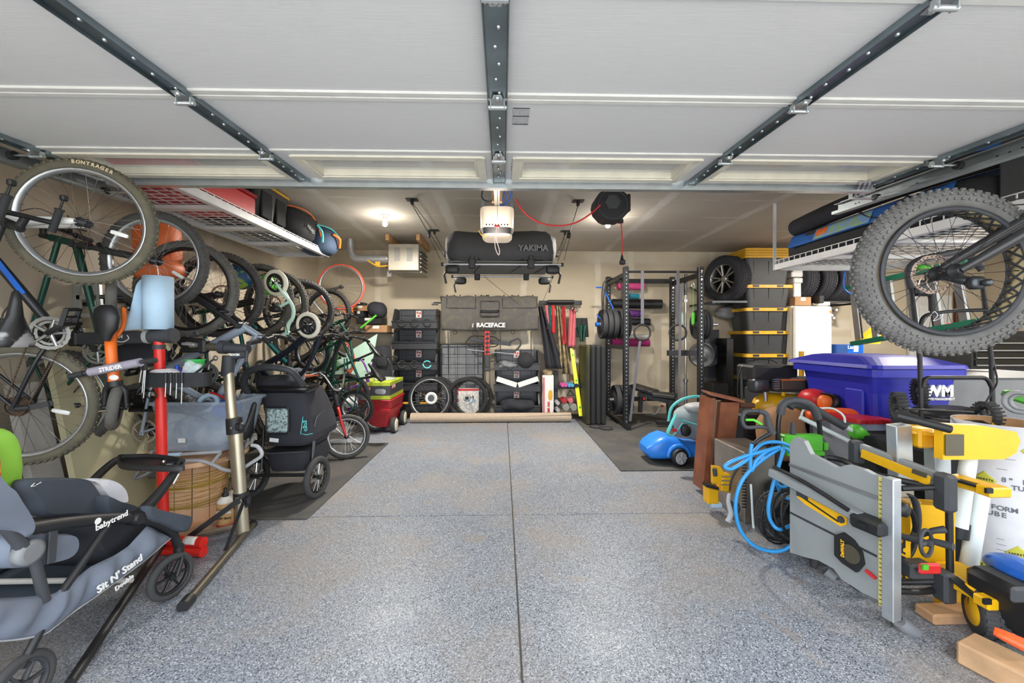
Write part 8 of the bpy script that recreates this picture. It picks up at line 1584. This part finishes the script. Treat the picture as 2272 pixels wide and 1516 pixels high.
# mitre saw stand behind: aluminium beam with yellow mounts
t = thing('mitre_saw_stand', 'folded yellow and aluminium mitre saw stand on wheels at the right', 'saw stand', PF(2180, 1405)); q = lambda x, y, d=0: P(x, y, 2.0 + d)
part('top_plate', MB().prism([(0, 0), (.30, -.0), (.36, .03), (.38, .09), (.36, .13), (.2, .16), (0, .17)], .04, frame(q(2072, 1015, -.12), (1, 0, 0), (0, 0, 1))), 'saw_yellow', t, 'rounded yellow top plate'); part('warning_label', MB().box(q(2118, 988, -.17), (.09, .003, .1)), 'olive_metal', t)
part('top_cover', MB().bar(q(2000, 950, .1), q(2150, 965, -.05), .2, .02, (0, 0, 1), .004), 'saw_yellow', t); part('mount_block', MB().box(q(2040, 970, .02), (.08, .08, .1), None, .01), 'saw_yellow', t); part('roller', MB().tube([q(1988, 922, -.1), q(2040, 935, -.14), q(2108, 953, -.18)], .019, 14), 'black', t)
for (px, y0_, y1_, w_) in ((1994, 942, 1180, .085), (2078, 958, 1290, .085)): part('beam', MB().bar(q(px, y0_, .02), q(px + 8, y1_, .05), .06, w_, (1, 0, 0), .004), 'galv_light', t)
for (px, y0_, y1_, r_) in ((2150, 1012, 1170, .032), (2178, 1085, 1310, .034)): part('leg_tube', MB().tube([q(px, y0_, -.08), q(px - (22 if y0_ < 1050 else 38), y1_, -.1)], r_, 14), 'trim_white', t, 'white leg tube')
part('tube_foot', MB().tube([q(2130, 1160, -.09), q(2126, 1192, -.09)], .038, 14), 'black', t)
for (a, b, c_) in (((2112, 1062), (2212, 1092), 0), ((2100, 1280), (2208, 1338), -.1)):
    ar = part('arm', MB().bar(q(*a, c_ - .1), q(*b, c_ - .25), .06, .05, (0, 0, 1), .006), 'saw_yellow', t, 'yellow folding arm'); part('arm_slot', MB().bar(q(a[0] + 15, a[1] + 3, c_ - .15), q(b[0] - 40, b[1] - 14, c_ - .22), .05, .012), 'black', ar); part('arm_end', MB().box(q(b[0] - 8, b[1] - 3, c_ - .26), (.1, .06, .045), None, .006), 'saw_yellow', ar); part('arm_hole', MB().box(q(b[0] - 18, b[1] - 3, c_ - .295), (.03, .01, .022)), 'black', ar)
part('axle_plate', MB().prism([(-.12, -.1), (.1, -.1), (.14, -.02), (.1, .07), (0, .12), (-.12, .12)], .02, frame(q(2125, 1300, -.1), (1, 0, 0), (0, 0, 1))), 'saw_yellow', t)
c = P(2186, 1362, 1.68); w_ = put('wheel', None, None, t, WM[t.name].inverted() @ T(c) @ RZ(62)); Zr = RX(-90); m = MB().lathe([(.06, -.04), (.088, -.04), (.094, -.03), (.094, .03), (.088, .04), (.06, .04)], 36, Zr)
for k_ in range(20):
    for s_ in (-.02, .02): m.box((0, 0, 0), (.014, .03, .006), RY(k_ * 18 + (9 if s_ > 0 else 0)) @ T(0, s_, .095))
part('tyre', m, 'rubber', w_, local=True); part('hub', MB().lathe([(0, -.045), (.055, -.043), (.062, -.03), (.062, .03), (.055, .043), (0, .045)], 28, Zr), 'saw_yellow', w_, local=True)
# form tubes
mat('tube_white', '#d6d6da', .7); mat('tube_brown', '#b98f66', .8); c = P(2219, 1310, 2.12); c.z = 0; c.y = 2.12; r_ = .185; hz = Z(942, 2.1)
t = thing('form_tube', 'large white concrete form tube with printed lettering at the right', 'tube', c); part('wall', MB().lathe([(r_, 0), (r_, hz), (r_ - .006, hz), (r_ - .006, .01)], 48, T(c)), 'tube_white', t); part('inner_wall', MB().lathe([(r_ - .007, .02), (r_ - .007, hz - .001), (r_ - .012, hz - .001), (r_ - .012, .02)], 48, T(c)), 'tube_brown', t)
def on_tube(deg, z_): a = R(deg); n_ = V((math.cos(a), math.sin(a), 0)); return frame(c + n_ * (r_ + .001) + V((0, 0, z_)), (-math.sin(a), math.cos(a), 0), (0, 0, 1))
def wrap_text(s, deg, z_, size, m_, bold=.001):
    n = len(s); step = math.degrees(size * .68 / r_); arc_text(s, m_, t, [WM[t.name].inverted() @ on_tube(deg + (i - (n - 1) / 2) * step, z_) for i in range(n)], size, bold)
mat('print_grey', '#6e7178', .7); [wrap_text(s_, d_, z_, .034, 'print_grey') for d_, z0 in ((211, .42), (243, .57)) for s_, z_ in (('8" FORM', z0), ('TUBE', z0 - .034))]
mat('diamond_yellow', '#c9c544', .6)
for (dg, z_) in ((201, .555), (252, .73), (236, .20), (190, .10)):
    M = on_tube(dg, z_); part('diamond', MB().sheet(lambda u, v: (lambda a, b: V((0, 0, 0)) + c + V((math.cos(R(dg) + a / r_), math.sin(R(dg) + a / r_), 0)) * (r_ + .0008) + V((0, 0, z_ + b)))((u - v) * .045, (u + v - 1) * .045), 8, 8, .001), 'diamond_yellow', t); wrap_text('SAKRETE', dg, z_, .014, 'black', .0006)
m = MB()
for k_ in range(26):
    z_ = .12 + .028 * k_
    for dg in (214, 244, 274):
        if rnd.random() < .55 and not (.33 < z_ < .6): a0, a1 = R(dg), R(dg + rnd.uniform(8, 20)); m.tube([c + V((math.cos(a0 + (a1 - a0) * i / 5) * (r_ + .0006), math.sin(a0 + (a1 - a0) * i / 5) * (r_ + .0006), z_)) for i in range(6)], .0011, 4)
part('fine_print', m, 'print_grey', t, kind='stuff')
# wood blocks, bag, orange handle, tarp
def block(lab, a, b, w_, h_, m_): a = PF(*a); b = PF(*b); a.z = b.z = h_ / 2; return solo('wood_block', MB().bar(a, b, w_, h_, (0, 0, 1), .008), m_, lab, 'wood')
block('short weathered timber block beside the saw stand wheel', (2050, 1375), (2155, 1372), .09, .05, 'stave'); block('long timber beam in the bottom right corner of the picture', (2140, 1460), (2330, 1560), .14, .09, 'wood_light'); block('flat timber lying under the table saw frame', (2040, 1290), (2100, 1275), .1, .04, 'stave')
t = thing('tool_bag', 'black tool case at the right edge beside the timber beam', 'case', PF(2300, 1420)); a = P(2290, 1345, 1.6); part('case_body', MB().box(a, (.26, .3, .2), None, .03), 'black', t); part('latch', MB().box(P(2262, 1320, 1.44), (.07, .02, .06), None, .02), 'dark_grey', t)
solo('blue_tarp', MB().blob(P(2290, 1280, 1.65), (.2, .3, .1), None, .9, 22, 12, .02, 12), 'frame_blue', 'folded blue tarp on top of the black tool case', 'tarp'); solo('orange_handle', MB().tube(spline([P(2205, 1400, 1.42), P(2230, 1412, 1.4), P(2290, 1440, 1.36)], 5), [.02, .036], 14, flat=.6, up=(0, 0, 1)), 'hi_orange', 'smooth orange plastic handle lying over the timber beam', 'handle')
solo('child_seat', MB().blob(P(350, 545, 3.1), (.30, .2, .44), None, .6, 24, 14, .01).blob(P(352, 600, 3.0), (.3, .26, .16), None, .7), 'orange_seat', 'orange child bicycle seat hanging behind the silver rimmed wheel', 'child seat')
mat('helmet_blue', '#1f5278', .5, 0, .2, 14, col2='#8fb03a', c2=(.55, .6)); solo('kids_helmet', MB().blob(P(535, 612, 3.75), (.2, .2, .26), None, .95, 22, 12, .01), 'helmet_blue', 'blue and green childs helmet hanging behind the lettered tyre', 'helmet'); solo('green_helmet', MB().blob(P(592, 632, 3.85), (.14, .2, .2), None, .95, 22, 12, .02), 'lime', 'bright green childs helmet behind the mint balance bike', 'helmet')
solo('step_ladder', MB().bar(P(172, 630, 2.95), P(170, 760, 2.95), .02, .05).bar(P(215, 630, 2.95), P(225, 760, 2.95), .02, .05).bar(P(172, 660, 2.95), P(216, 660, 2.95), .02, .03).bar(P(172, 700, 2.95), P(216, 700, 2.95), .02, .03).bar(P(172, 740, 2.95), P(216, 740, 2.95), .02, .03), 'galv_light', 'aluminium step ladder hanging behind the dark green bicycle', 'ladder')
